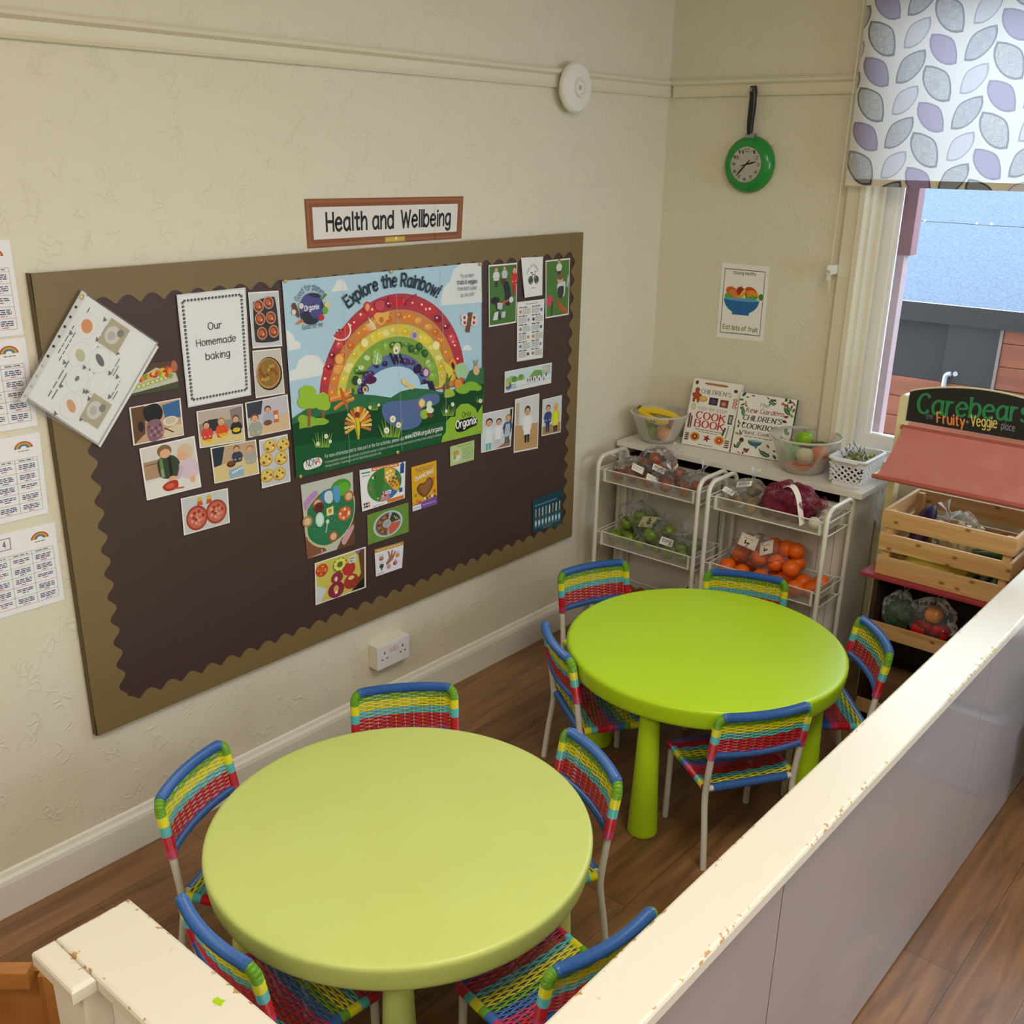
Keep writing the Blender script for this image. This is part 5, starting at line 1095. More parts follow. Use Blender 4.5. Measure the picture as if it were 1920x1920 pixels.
mb.build('handle', M_black, t, smooth=60)
MB().box(-0.003, 0.005, -0.0525, -0.0485, 0.252, 0.266, bev=0.001).build('hanging_eye', mat('steel', (150, 148, 150)), t)

s = Sheet([(1354, 492), (1443, 500), (1430, 641), (1343, 632)], yplane(-0.0022), 'F3F1EC', 0.0014)
s.frame(.07, .07, .93, .93, .012, '2A2A3A', .009)
s.text('Staying Healthy', ((.26, .135), (.74, .135)), .04, '26262A', 1.1); s.text('Eat lots of fruit', ((.13, .875), (.87, .88)), .06, '8A8E2E', 1.5, serif=.3)
for x, y, rx, ry, c in ((.26, .37, .13, .065, 'D8622A'), (.33, .41, .13, .07, 'E2863A'), (.45, .36, .1, .06, 'B0302A'), (.66, .37, .15, .08, 'D24A22'), (.7, .39, .13, .06, 'E8902E'), (.2, .44, .09, .05, '6EA83A')): s.ell(x, y, rx, ry, c, 10)
for k in range(3): s.line([(.22+.03*k, .5-.01*k), (.42+.03*k, .46-.015*k), (.52+.02*k, .33)], [.02, .07, .02], ['E6C22E', 'F0D84A', 'D8B428'][k])
for k in range(16): s.ell(.58+.032*(k % 7), .425+.024*(k//7)+.01*math.sin(k), .03, .02, ['4E9A34', '6AB444'][k % 2])
s.ell(.88, .41, .05, .045, '4E8A34'); s.line([(.4, .33), (.46, .285), (.5, .34)], .01, '4A3A24')
s.ell(.48, .46, .375, .2, '2E6EAC', a0=0, a1=180, n=24); s.rect(.3, .62, .66, .67, '2E6EAC'); s.ell(.48, .465, .375, .022, '6AA4D0')
s.scribble(.3, .915, .7, .008, '9A9AA0', 5)
s.done('health_poster', 'white poster of a blue fruit bowl on the back wall below the clock', 'poster', M_gloss)
# ------------------------------------------------------------------ roller blind
def fabric_mat():
    m = bpy.data.materials.new('blind_fabric'); m.use_nodes = True; nt = m.node_tree; L = nt.links
    b = nt.nodes['Principled BSDF']; b.inputs['Roughness'].default_value = 0.8
    at = nt.nodes.new('ShaderNodeAttribute'); at.attribute_name = 'Col'
    tc = nt.nodes.new('ShaderNodeTexCoord'); fac = []
    for sc_ in ((900, 40, 60), (60, 40, 900)):     # slubby linen threads both ways
        mp = nt.nodes.new('ShaderNodeMapping'); mp.inputs['Scale'].default_value = sc_; L.new(tc.outputs['Object'], mp.inputs['Vector'])
        n = nt.nodes.new('ShaderNodeTexNoise'); n.inputs['Scale'].default_value = 0.6; n.inputs['Detail'].default_value = 2; L.new(mp.outputs[0], n.inputs['Vector'])
        r = nt.nodes.new('ShaderNodeMapRange'); r.inputs['From Min'].default_value = 0.42; r.inputs['From Max'].default_value = 0.66; L.new(n.outputs['Fac'], r.inputs['Value']); fac.append(r.outputs[0])
    ad = nt.nodes.new('ShaderNodeMath'); ad.operation = 'MAXIMUM'; L.new(fac[0], ad.inputs[0]); L.new(fac[1], ad.inputs[1])
    inv = nt.nodes.new('ShaderNodeMath'); inv.operation = 'SUBTRACT'; inv.inputs[0].default_value = 1; L.new(at.outputs['Alpha'], inv.inputs[1])
    mu = nt.nodes.new('ShaderNodeMath'); mu.operation = 'MULTIPLY'; L.new(ad.outputs[0], mu.inputs[0]); L.new(inv.outputs[0], mu.inputs[1])
    mx = nt.nodes.new('ShaderNodeMixRGB'); mx.inputs[2].default_value = rgb(214, 212, 208); L.new(mu.outputs[0], mx.inputs['Fac']); L.new(at.outputs['Color'], mx.inputs[1])
    L.new(mx.outputs[0], b.inputs['Base Color'])
    li = nt.nodes.new('ShaderNodeMixRGB'); li.inputs['Fac'].default_value = 0.45; li.inputs[2].default_value = (1, 1, 1, 1); L.new(mx.outputs[0], li.inputs[1])
    tr = nt.nodes.new('ShaderNodeBsdfTranslucent'); L.new(li.outputs[0], tr.inputs['Color'])
    ms = nt.nodes.new('ShaderNodeMixShader'); ms.inputs[0].default_value = 0.56; L.new(b.outputs[0], ms.inputs[1]); L.new(tr.outputs[0], ms.inputs[2])
    L.new(ms.outputs[0], nt.nodes['Material Output'].inputs[0]); return m
M_blind = fabric_mat()
BY, BX0, BX1, BZ0, BZ1 = -0.075, 0.799, 2.62, 1.786, 2.66
bl = thing('roller_blind', 'cream roller blind printed with grey and mauve leaves over the window', 'blind', (BX0, BY, BZ0))
def leafpts(p, q, n=9):
    dx, dy = q[0]-p[0], q[1]-p[1]; l = math.hypot(dx, dy); nx, ny = -dy/l, dx/l; o = []
    for sg in (1, -1):
        rng = range(n) if sg == 1 else range(n, 0, -1)
        for k in rng:
            t = k/n; w_ = 0.275*l*(math.sin(PI*t)**0.75)*sg; sk = 0.10*l*math.sin(2*PI*t)*0.4*sg
            o.append((p[0]+dx*(t)+nx*w_+dx/l*sk, p[1]+dy*(t)+ny*w_+dy/l*sk))
    return o
def blind_cloth():
    ax, ay, bx, by_ = 292, 233, -67, 352     # repeat of the pattern, in the close-up it was measured from
    kinds = [((0, 0), (129, 152), (150, 128, 168), (110, 84, 128), 1.0), ((-32, 160), (95, 345), (136, 136, 138), (74, 76, 80), 0.0),
             ((-193, 257), (-30, 78), (140, 140, 148), (72, 76, 84), 0.25), ((-148, 73), (-3, -88), (212, 210, 216), (150, 148, 160), 1.0)]
    pl = yplane(BY); verts, edges, polys = [], [], []
    def W(x, y): v = on(1320+.3645*x, .3645*y, pl); return (v.x, v.z)
    def ad(pts):
        n = len(verts); verts.extend([Vector(p) for p in pts]); edges.extend([(n+i, n+(i+1) % len(pts)) for i in range(len(pts))])
    # a fixed affine frame on the cloth, taken at the middle of the visible part
    o0 = W(1170, 300); ex = W(1270, 300); ey = W(1170, 400); ux = ((ex[0]-o0[0])/100, (ex[1]-o0[1])/100); uy = ((ey[0]-o0[0])/100, (ey[1]-o0[1])/100)
    def A(x, y): return (o0[0]+ux[0]*(x-1170)+uy[0]*(y-300), o0[1]+ux[1]*(x-1170)+uy[1]*(y-300))
    ad([(BX0, BZ0+0.024), (BX1, BZ0+0.024), (BX1, BZ1), (BX0, BZ1)])
    inks = []
    for i in range(-9, 16):
        for j in range(-14, 9):
            ox, oy = 1170+ax*i+bx*j, 175+ay*i+by_*j
            for (p, q, c, e, al) in kinds:
                a, z = A(ox+p[0], oy+p[1]), A(ox+q[0], oy+q[1]); cx, cz = (a[0]+z[0])/2, (a[1]+z[1])/2
                if not (BX0-0.08 < cx < BX1+0.08 and BZ0-0.06 < cz < BZ1+0.06): continue
                out = leafpts(a, z); mid = [(cx+(x-cx)*.87, cz+(y-cz)*.87) for x, y in out]
                inks.append((out, mid, rgb(c)[:3]+(al,), rgb(e))); ad(out); ad(mid)
    vo, eo, fo, *_ = delaunay_2d_cdt(verts, edges, [], 0, 1e-6, False)
    def inside(pt, pg):
        r = False; n = len(pg)
        for i in range(n):
            (x1, y1), (x2, y2) = pg[i], pg[i-1]
            if (y1 > pt[1]) != (y2 > pt[1]) and pt[0] < (x2-x1)*(pt[1]-y1)/(y2-y1)+x1: r = not r
        return r
    mb = MB(); hem = MB(); mb.v = [(v.x-BX0, 0, v.y-BZ0) for v in vo]
    cream = rgb(240, 236, 228); hv = []
    boxes = [(min(p[0] for p in o), max(p[0] for p in o), min(p[1] for p in o), max(p[1] for p in o)) for o, *_ in inks]
    for f in fo:
        cx = sum(vo[i].x for i in f)/3; cz = sum(vo[i].y for i in f)/3
        if not (BX0 <= cx <= BX1 and BZ0+0.024 <= cz <= BZ1): continue
        c = cream
        for (o, m_, ci, ce), bb in zip(inks, boxes):
            if bb[0] <= cx <= bb[1] and bb[2] <= cz <= bb[3] and inside((cx, cz), o):
                c = ci if inside((cx, cz), m_) else ce; break
        mb.f.append(tuple(f)); mb.c.append(c); mb.mi.append(0)
    mb.build('cloth', M_blind, bl)
    # stitched hem, bar inside; its darker cream stands in for the blocked backlight
    h = Sheet([(BX0, BY, BZ0+.024), (BX1, BY, BZ0+.024), (BX1, BY, BZ0), (BX0, BY, BZ0)], yplane(BY-0.004), 'DED4C0', 0.007)
    h.P = lambda x, y: Vector((x, BY-0.0042-0.00001*h.k, y))
    for o, m_, ci, ce in inks:
        def clip(pg):
            q = []; n = len(pg); zt = BZ0+.0238
            for lim, sg in ((zt, 1), (BZ0+.0004, -1)):
                q = []; n = len(pg)
                for i in range(n):
                    a, b2 = pg[i-1], pg[i]; ia, ib = (a[1]-lim)*sg <= 0, (b2[1]-lim)*sg <= 0
                    if ia != ib: t_ = (lim-a[1])/(b2[1]-a[1]); q.append((a[0]+(b2[0]-a[0])*t_, lim))
                    if ib: q.append(b2)
                pg = q
                if len(pg) < 3: return []
            return pg
        for pg, c in ((clip(o), ce), (clip(m_), ci)):
            if len(pg) > 2 and all(BX0 < p[0] < BX1 for p in pg):
                h.poly(pg, 'FFFFFF'); h.mb.c[-1] = tuple(c[:3])+(1,)
    hb = h.mb.build('hem', M_ink, bl); hb.location = -Vector(bl.location)
blind_cloth()
MB().tube([(0.0, 0.0205, BZ1-BZ0), (BX1-BX0, 0.0205, BZ1-BZ0)], 0.02, 16).build('roller', M_upvc, bl)
def beads(x, z0, z1, xo):
    pts = [(-0.012, 0.002, 2.62-BZ0), (-0.014+xo*.4, 0.004, (z0+z1)/2-BZ0+.2), (-0.012+xo, 0.010, 1.50-BZ0)]
    mb = MB(); ps = smooth_path(pts, 90)
    mb.tube(ps, [0.0013 if k % 2 else 0.0006 for k in range(len(ps))], 6); mb.build('bead_chain', M_trimw, bl, smooth=True)
beads(0, 0, 2.6, -0.004); beads(0, 0, 2.6, -0.012)
hold = MB().box(-0.032, -0.012, 0.0, 0.0745, 1.478-BZ0, 1.512-BZ0, bev=0.005); hold.tube([(-0.026, -0.002, 1.500-BZ0), (-0.010, -0.002, 1.494-BZ0)], 0.009, 10)
hold.box(-0.030, -0.016, 0.004, 0.012, 1.455-BZ0, 1.485-BZ0, bev=0.003)
hold.build('chain_holder', M_upvc, bl)

# ------------------------------------------------------------------ outside the window
M_felt = mat('blue_grey_roof_felt', (70, 86, 104), 0.9, bump=(60, 0.5, 0.01), mottle=(110, 0.8, (100, 116, 136)))
M_osb = mat('dark_bitumen_wall', (20, 20, 24), 0.85, mottle=(90, 0.25, (62, 60, 64)), bump=(120, 0.3, 0.004))
M_clad = wood('russet_cladding', (126, 62, 30), (98, 44, 20), (3, 30, 30), 0.6)
struct('ground', MB().box(-3, 4.9, 0.2501, 9, -0.15, -0.05).box(4.9001, 12, -9, 9, -0.15, -0.05), mat('paving', (120, 116, 110), 0.9, bump=(30, 0.4, 0.01)))
t = thing('garden_shed', 'dark clad shed with blue grey felt roof outside the window', 'shed', (1.0, 1.6, -0.05))
mb = MB(); N = 14
for i in range(N+1):
    for j in range(N+1):
        x = -1.8+5.0*i/N; f = j/N; y = 1.46+2.6*f
        mb.v.append((x, y, 1.222+1.15*f+0.02*math.sin(x*3+f*5)*f+0.012*math.sin(x*7-f*9)*f))
for i in range(N):
    for j in range(N): mb.f.append((i*(N+1)+j, (i+1)*(N+1)+j, (i+1)*(N+1)+j+1, i*(N+1)+j+1)); mb.c.append((1, 1, 1, 1)); mb.mi.append(0)
rel(mb.build('felt_roof', M_felt, t, smooth=True), t)
rel(MB().box(-1.8, 3.2, 1.455, 1.475, 1.13, 1.219).build('fascia', M_osb, t), t)
rel(MB().box(-1.8, 0.986, 1.5, 1.62, 0.842, 1.195).build('upper_wall', M_osb, t), t)
rel(MB().box(0.735, 0.975, 1.488, 1.4995, 0.845, 1.165).build('door_leaf', mat('dark_door', (14, 14, 20), 0.6), t), t)
rel(MB().box(0.979, 0.993, 1.475, 1.4995, 0.80, 1.185).build('corner_batten', mat('grey_batten', (110, 96, 92), 0.6), t), t)
rel(MB().box(-1.8, 3.2, 1.513, 1.56, -0.05, 0.842).build('back_panel', M_osb, t), t); rel(MB().box(0.99, 3.2, 1.506, 1.56, 0.842, 1.19).build('back_panel', M_osb, t), t)
for k in range(8):
    z = 0.842-0.102*(k+1); rel(MB().box(-1.8, 3.2, 1.490+0.0*k, 1.512, z+0.003, z+0.102, bev=0.004).build('cladding_board', M_clad, t), t)
for k in range(3):
    z = 0.845+0.110*k; rel(MB().box(0.995, 3.2, 1.482, 1.505, z+0.003, z+0.110, bev=0.004).build('cladding_board', M_clad, t), t)
M_galv = mat('pale_steel_strap', (168, 176, 186), 0.4, metal=0.4)
hd = MB(); hd.tube(smooth_path([(0.760, 1.480, 0.74), (0.760, 1.476, 0.86), (0.768, 1.474, 0.886), (0.786, 1.474, 0.892)], 5), 0.012, 8); rel(hd.build('strap_handle', M_galv, t), t)
rel(MB().lathe([(0, 0), (0.012, 0), (0.012, 0.006), (0, 0.006)], 16, (0.803, 1.4995-0.012, 0.893), M=My).build('bolt_head', M_galv, t), t)
t = thing('light_string', 'thin wire of tiny lights strung across the felt roof', 'light string', (1.0, 1.45, 1.6))
wp = [(0.0+0.0, 1.44, 1.603), (0.51, 1.44, 1.600), (0.75, 1.44, 1.598), (1.0, 1.44, 1.596), (2.2, 1.44, 1.602)]
rel(MB().tube(smooth_path(wp, 6), 0.0016, 5).build('wire', M_black, t), t)
M_bulb = mat('tiny_green_bulb', (200, 240, 190), 0.3); M_bulb.node_tree.nodes['Principled BSDF'].inputs['Emission Color'].default_value = (0.5, 1, 0.55, 1); M_bulb.node_tree.nodes['Principled BSDF'].inputs['Emission Strength'].default_value = 1.5
for x in (0.56, 0.80, 0.865, 1.10, 1.4): rel(MB().ball((x, 1.44, 1.603), 0.005, seg=8, ring=6).build('bulb', M_bulb, t), t)
t = thing('painted_post', 'mauve painted post just outside the left edge of the window glass', 'post', (0.94, 0.20, -0.05))
rel(MB().box(0.90, 0.955, 0.165, 0.215, -0.05, 2.4, bev=0.004).build('shaft', mat('mauve_paint', (168, 146, 150), 0.6), t), t)
rel(MB().box(0.896, 0.978, 0.160, 0.221, 1.545, 2.41, bev=0.004).build('sleeve', mat('dusky_pink_paint', (136, 96, 102), 0.6), t), t)
# ------------------------------------------------------------------ white cabinet against the back wall
M_cab = mat('white_cabinet', (224, 219, 208), 0.38)
t = thing('cabinet', 'white cabinet with overhanging worktop along the back wall under the clock', 'cabinet', (0.54, -0.14, 0))
rel(MB().box(0.022, 1.086, -0.267, -0.029, 0.732, 0.754, bev=0.002).build('worktop', M_white, t), t)
rel(MB().box(1.040, 1.060, -0.250, -0.036, 0, 0.7315).build('side_panel', M_cab, t), t)
rel(MB().box(0.022, 0.042, -0.250, -0.036, 0, 0.7315).build('side_panel', M_cab, t), t)
rel(MB().box(0.0425, 1.0395, -0.060, -0.040, 0, 0.7315).build('back_panel', M_dark, t), t)  # near black: painted shade of the open gap under the worktop
rel(MB().box(1.0, 1.0395, -0.2495, -0.23, 0.0, 0.7315).build('stile', M_cab, t), t)
for x0, x1 in ((0.045, 0.519), (0.523, 0.998)):
    d = MB(); d.box(x0, x1, -0.243, -0.228, 0.06, 0.690)
    for a in (x0, x1-0.055): d.box(a, a+0.055, -0.252, -0.2432, 0.06, 0.690, bev=0.002)
    for a in (0.06, 0.635): d.box(x0+0.0552, x1-0.0552, -0.252, -0.2432, a, a+0.055, bev=0.002)
    rel(d.build('door', M_cab, t), t)
rel(MB().box(0.0425, 0.9995, -0.225, -0.205, 0.0, 0.058).build('plinth', M_cab, t), t)
rel(MB().box(0.0425, 1.0395, -0.225, -0.062, 0.675, 0.689).build('shelf', M_dark, t), t)  # same painted shade along the foot of the gap

# ------------------------------------------------------------------ two tall white trolleys
M_mesh = film('clear_tray_mesh', (214, 210, 196), 0.16, 0.3)
TX, TY0, TY1 = 0.232, -0.105, 0.105     # half width; front and back posts
def trolley(loc, label):
    t = thing('trolley', label, 'trolley', loc, 0, 'white wire trolleys')
    for sx in (-1, 1):
        x = sx*TX; p = [(x, TY0, 0.0), (x, TY0, 0.40), (x, TY0, 0.690)]
        for k in range(1, 7): a = PI-PI/2*k/6; p.append((x, TY0+0.045+0.045*math.cos(a), 0.699+0.045*math.sin(a)))
        for k in range(0, 7): a = PI/2-PI/2*k/6; p.append((x, TY1-0.045+0.045*math.cos(a), 0.699+0.045*math.sin(a)))
        p += [(x, TY1, 0.40), (x, TY1, 0.0)]
        MB().tube(p, 0.0088, 12).build('side_frame', M_metalw, t, smooth=True)
    for zt, h in ((0.696, 0.050), (0.432, 0.056), (0.165, 0.056)):
        zb = zt-h; xi = TX-0.022; yi0, yi1 = TY0+0.010, TY1-0.010
        w_ = MB()
        w_.tube([(-xi, yi0, zt), (xi, yi0, zt), (xi, yi1, zt), (-xi, yi1, zt)], 0.0028, 6, closed=True)
        w_.tube([(-xi+.008, yi0+.006, zb), (xi-.008, yi0+.006, zb), (xi-.008, yi1-.006, zb), (-xi+.008, yi1-.006, zb)], 0.0028, 6, closed=True)
        for sx in (-1, 1):
            for y, y2 in ((yi0, yi0+.006), (yi1, yi1-.006)): w_.box(sx*(xi-.004)-.0045, sx*(xi-.004)+.0045, y-.002, y2, zb, zt)
            for z in (zt, zb): w_.tube([(sx*TX, TY0, z-.001), (sx*TX, TY1, z-.001)], 0.0024, 6)
            w_.tube([(sx*(xi-.006), TY0+.03, zb-.001), (sx*TX, TY0+.03, zb-.001)], 0.0022, 6); w_.tube([(sx*(xi-.006), TY1-.03, zb-.001), (sx*TX, TY1-.03, zb-.001)], 0.0022, 6)
            w_.tube([(sx*xi, TY0+.004, zt), (sx*TX, TY0, zt)], 0.0024, 6); w_.tube([(sx*xi, TY1-.004, zt), (sx*TX, TY1, zt)], 0.0024, 6)
        tr = w_.build('tray_frame', M_metalw, t)
        f = MB(); e = 0.0006; a, c = xi-.002, xi-.009
        for (q0, q1, q2, q3) in (((-a, yi0, zt), (a, yi0, zt), (c, yi0+.006, zb), (-c, yi0+.006, zb)), ((a, yi1, zt), (-a, yi1, zt), (-c, yi1-.006, zb), (c, yi1-.006, zb)),
                                 ((-a, yi1, zt), (-a, yi0, zt), (-c, yi0+.006, zb), (-c, yi1-.006, zb)), ((a, yi0, zt), (a, yi1, zt), (c, yi1-.006, zb), (c, yi0+.006, zb)),
                                 ((-c, yi0+.006, zb), (c, yi0+.006, zb), (c, yi1-.006, zb), (-c, yi1-.006, zb))): f.add([q0, q1, q2, q3], [(0, 1, 2, 3)])
        f.build('tray_mesh', M_mesh, tr)
    return t
T1, T2 = (0.328, -0.395, 0), (0.834, -0.395, 0)
trolley(T1, 'white wire trolley on the left, holding bagged produce and green apples')
trolley(T2, 'white wire trolley on the right, holding red onions and oranges')

# ------------------------------------------------------------------ fruit and vegetables
def rnd_fn(dim_top=0.2, dim_bot=0.08, lump=0.03, ph=0.0):
    def f(d):
        r = 1-dim_top*math.exp(-((1-d.z)/0.10))-dim_bot*math.exp(-((1+d.z)/0.08))
        return r*(1+lump*math.sin(d.x*3+ph)*math.cos(d.y*3-ph))
    return f
M_apple = mat('green_apple_skin', (112, 140, 36), 0.32, mottle=(40, 0.5, (140, 162, 62)))
M_stem = mat('brown_stem', (84, 60, 36), 0.8)
M_orange = mat('orange_peel', (238, 104, 14), 0.42, bump=(900, 0.25, 0.0006))
M_onion = mat('russet_skin', (150, 62, 24), 0.26, mottle=(30, 0.6, (186, 98, 44)))
M_redon = mat('red_onion_skin', (88, 12, 48), 0.28, mottle=(30, 0.5, (122, 30, 74)))
M_potato = mat('potato_skin', (150, 124, 84), 0.7, mottle=(30, 0.6, (122, 96, 62)))
M_garlic = mat('garlic_skin', (226, 216, 200), 0.55, mottle=(40, 0.4, (200, 176, 170)))
M_bag = film('clear_bag', (235, 235, 235), 0.035, 0.1)
M_paper = M_ink
def proto(kind, r):
    if kind == 'apple':
        o = MB().ball((0, 0, r*.92), r, sz=.92, seg=22, ring=16, fn=rnd_fn(.28, .14, .03)).build('green_apple', M_apple, None, smooth=80)
        MB().tube([(0, 0, r*1.45), (r*.05, 0, r*1.75), (r*.14, 0, r*1.95)], r*.045, 6).build('stem', M_stem, o)
    elif kind == 'orange':
        o = MB().ball((0, 0, r*.97), r, sz=.97, seg=22, ring=16, fn=rnd_fn(.05, .04, .015)).build('orange', M_orange, None, smooth=80)
        MB().ball((0, 0, r*1.86), r*.08, sz=.5, seg=8, ring=5).build('stem_button', mat('orange_button', (96, 120, 40), .7), o)
    elif kind == 'onion':
        o = MB().ball((0, 0, r*.9), r, sz=.9, seg=20, ring=14, fn=rnd_fn(-.16, -.05, .03)).build('russet_onion', M_onion, None, smooth=80)
        MB().tube([(0, 0, r*1.85), (0, r*.03, r*2.15)], [r*.12, r*.05], 7).build('neck', mat('dry_neck', (176, 130, 76), .8), o)
    elif kind == 'red':
        o = MB().ball((0, 0, r*.9), r, sz=.9, seg=20, ring=14, fn=rnd_fn(-.14, -.05, .03)).build('red_onion', M_redon, None, smooth=80)
        MB().tube([(0, 0, r*1.85), (0, r*.03, r*2.15)], [r*.12, r*.05], 7).build('neck', mat('dry_neck', (176, 130, 76), .8), o)
    elif kind == 'potato':
        o = MB().ball((0, 0, r*.8), r, sx=1.25, sz=.8, seg=18, ring=12, fn=rnd_fn(0, 0, .08, 1)).build('potato', M_potato, None, smooth=80)
    elif kind == 'garlic':
        o = MB().ball((0, 0, r*.8), r, sz=.85, seg=24, ring=14, fn=lambda d: (1+.05*math.cos(8*math.atan2(d.y, d.x))*math.sqrt(max(0, 1-d.z*d.z)))*(1+.3*max(0, d.z-.8))).build('garlic_bulb', M_garlic, None, smooth=80)
        MB().tube([(0, 0, r*1.6), (0, r*.1, r*2.2)], [r*.2, r*.08], 7).build('neck', M_garlic, o)
    return o
def place(kind, r, spots, label, cat, group):
    p = None
    for i, (x, y, z) in enumerate(spots):
        rot = (random.uniform(-.7, .7), random.uniform(-.7, .7), random.uniform(0, 6.2))
        # rest the round thing with its centre above the spot whatever way it is turned
        from mathutils import Euler
        c = Euler(rot).to_matrix() @ Vector((0, 0, r*.92)); loc = Vector((x, y, z+r*.95))-c
        if p is None: p = proto(kind, r); tag(p, label, cat, group); p.location = loc; p.rotation_euler = rot
        else: dup(p, loc, rot, label)
def bag(c, sx, sy, sz, label, name='produce_bag', col=None, tie=None, mt=None, group='clear produce bags', seed=1, printed=None):
    """a limp clear bag: crumpled film following what is in it, gathered at one end"""
    rr = random.Random(seed); ph = [rr.uniform(0, 6) for _ in range(6)]
    def fn(d):
        a = math.atan2(d.y, d.x)
        q = 1+.07*math.sin(5*a+ph[0]+3*d.z)+.06*math.sin(9*d.z+ph[1]+2*a)+.045*math.sin(14*a+ph[2])*math.cos(11*d.z+ph[3])+.03*math.sin(23*a+ph[4]+7*d.z)
        return q*(1-.25*max(0, -d.z))
    t = thing(name, label, 'bag', c, 0, group)
    MB().ball((0, 0, sz*.82), 1, sx, sy, sz, seg=44, ring=24, fn=fn).build('film', mt or M_bag, t, smooth=25)
    if tie:
        dx, dy, dz = tie; p0 = Vector((dx*sx*.86, dy*sy*.86, sz*.82+dz*sz*.86)); d = Vector((dx, dy, dz)).normalized(); m_ = MB()
        m_.tube([p0, p0+d*.018, p0+d*.03, p0+d*.05], [.012, .005, .010, .022], 12, cap=False); m_.build('gathered_neck', mt or M_bag, t, smooth=25)
    return t
def sticker(t, c, u, v, w_, h_, lines, col='F2F0EA', name='label', bend=0.0):
    """a printed slip stuck on a bag: centre, two edge directions"""
    c, u, v = Vector(c), Vector(u).normalized(), Vector(v).normalized(); n = u.cross(v)
    q = [c-u*w_/2+v*h_/2, c+u*w_/2+v*h_/2, c+u*w_/2-v*h_/2, c-u*w_/2-v*h_/2]
    s = Sheet(q, (c, n), col, 0.0006); s.P = lambda x, y: s.bil(x, y)+n*(0.0002+0.00002*s.k)
    lines(s); s.done(name, None, None, M_ink, parent=t); return s
def barcode(s):
    x = .12
    while x < .85: w_ = random.uniform(.015, .05); s.rect(x, .15, x+w_, .65, '24242A', True); x += w_*2
    s.scribble(.12, .8, .85, .1, '44444A', 3)

# --- left trolley, top tray: bags of russet onions
TZ = 0.648; X0, Y0 = T1[0], T1[1]
sp = []
for i, (x, y, z) in enumerate([(-.165, .02, 0), (-.115, -.03, 0), (-.12, .045, 0), (-.07, .0, 0), (-.03, -.045, 0), (-.02, .04, 0), (.02, .0, 0), (.055, -.05, 0), (.06, .045, 0), (.10, -.01, 0), (.14, -.05, 0), (.15, .02, 0), (.175, .06, 0), (-.17, -.05, 0), (-.10, .02, .042), (-.055, .045, .042), (-.015, .01, .042), (.02, .05, .042), (-.045, .02, .078), (.07, .01, .040)]):
    sp.append((X0+x, Y0+y, TZ+z))
place('onion', 0.0255, sp, 'russet onion in the clear bags on the top tray of the left trolley', 'onion', 'russet onions in bags')
WH = lambda s: (s.scribble(.1, .3, .9, .16, '6A6A70', 3), s.scribble(.1, .6, .7, .16, '6A6A70', 2))
b1 = bag((X0-.125, Y0-.002, TZ), .082, .082, .050, 'clear crumpled bag of russet onions at the left end of the top tray', seed=3, tie=(-.5, -.5, .9)); sticker(b1, (.055, -.062, .072), (1, .2, -.3), (0, .45, .9), .05, .026, WH)
b2 = bag((X0-.035, Y0+.02, TZ+.022), .075, .066, .070, 'clear bag of russet onions heaped highest in the middle of the top tray', seed=5, tie=(.7, .2, .8)); sticker(b2, (.045, -.058, .06), (1, .3, -.35), (0, .5, .9), .052, .024, barcode)
b3 = bag((X0+.055, Y0-.02, TZ), .074, .080, .048, 'clear bag of russet onions right of the heap on the top tray', seed=8, tie=(.3, -.4, .9)); sticker(b3, (-.04, -.068, .055), (1, .2, -.35), (0, .5, .85), .05, .022, WH)
b4 = bag((X0+.150, Y0+.005, TZ), .052, .082, .048, 'clear bag of russet onions at the right end of the top tray', seed=9, tie=(.1, .5, .9))
# --- left trolley, middle tray: green apples, some loose and some bagged
TZ = 0.378
sp = [(X0+x, Y0+y, TZ+z) for x, y, z in [(-.165, .03, .0), (-.175, -.045, .0), (-.11, -.03, .0), (-.105, .05, .0), (-.045, -.05, 0), (-.04, .03, 0), (.02, -.02, 0), (.03, .055, 0), (.085, -.05, 0), (.10, .02, 0), (.155, -.045, 0), (.16, .03, 0),
      (-.145, .0, .054), (-.085, .02, .056), (-.12, .055, .075), (-.065, .06, .070), (.0, -.045, .050), (.04, .02, .056)]]
place('apple', 0.030, sp, 'green apple on the middle tray of the left trolley', 'apple', 'green apples on the left trolley')
a1 = bag((X0-.115, Y0+.03, TZ+.045), .085, .055, .068, 'clear bag over the green apples at the left of the middle tray', seed=11, tie=(.2, .2, .9))
a2 = bag((X0-.015, Y0-.005, TZ+.005), .075, .075, .070, 'clear printed bag over the green apples in the centre of the middle tray', seed=12, tie=(.3, .5, .8))
sticker(a2, (-.012, -.03, .118), (1, .25, .1), (0, .72, .7), .062, .05, lambda s: (s.blob([(.5, .12), (.62, .1), (.6, .3), (.72, .32), (.7, .42), (.52, .4)], '4A2A1E'), s.blob([(.45, .5), (.66, .46), (.7, .7), (.55, .78), (.5, .64)], '4A2A1E'), s.scribble(.1, .85, .45, .08, '6A4A3A', 2)), col='B4B482')
a3 = bag((X0+.115, Y0-.0, TZ), .085, .085, .052, 'clear bag over the green apples at the right of the middle tray', seed=13, tie=(-.2, .6, .9)); sticker(a3, (-.03, -.066, .075), (1, .2, -.15), (0, .6, .8), .052, .030, barcode)
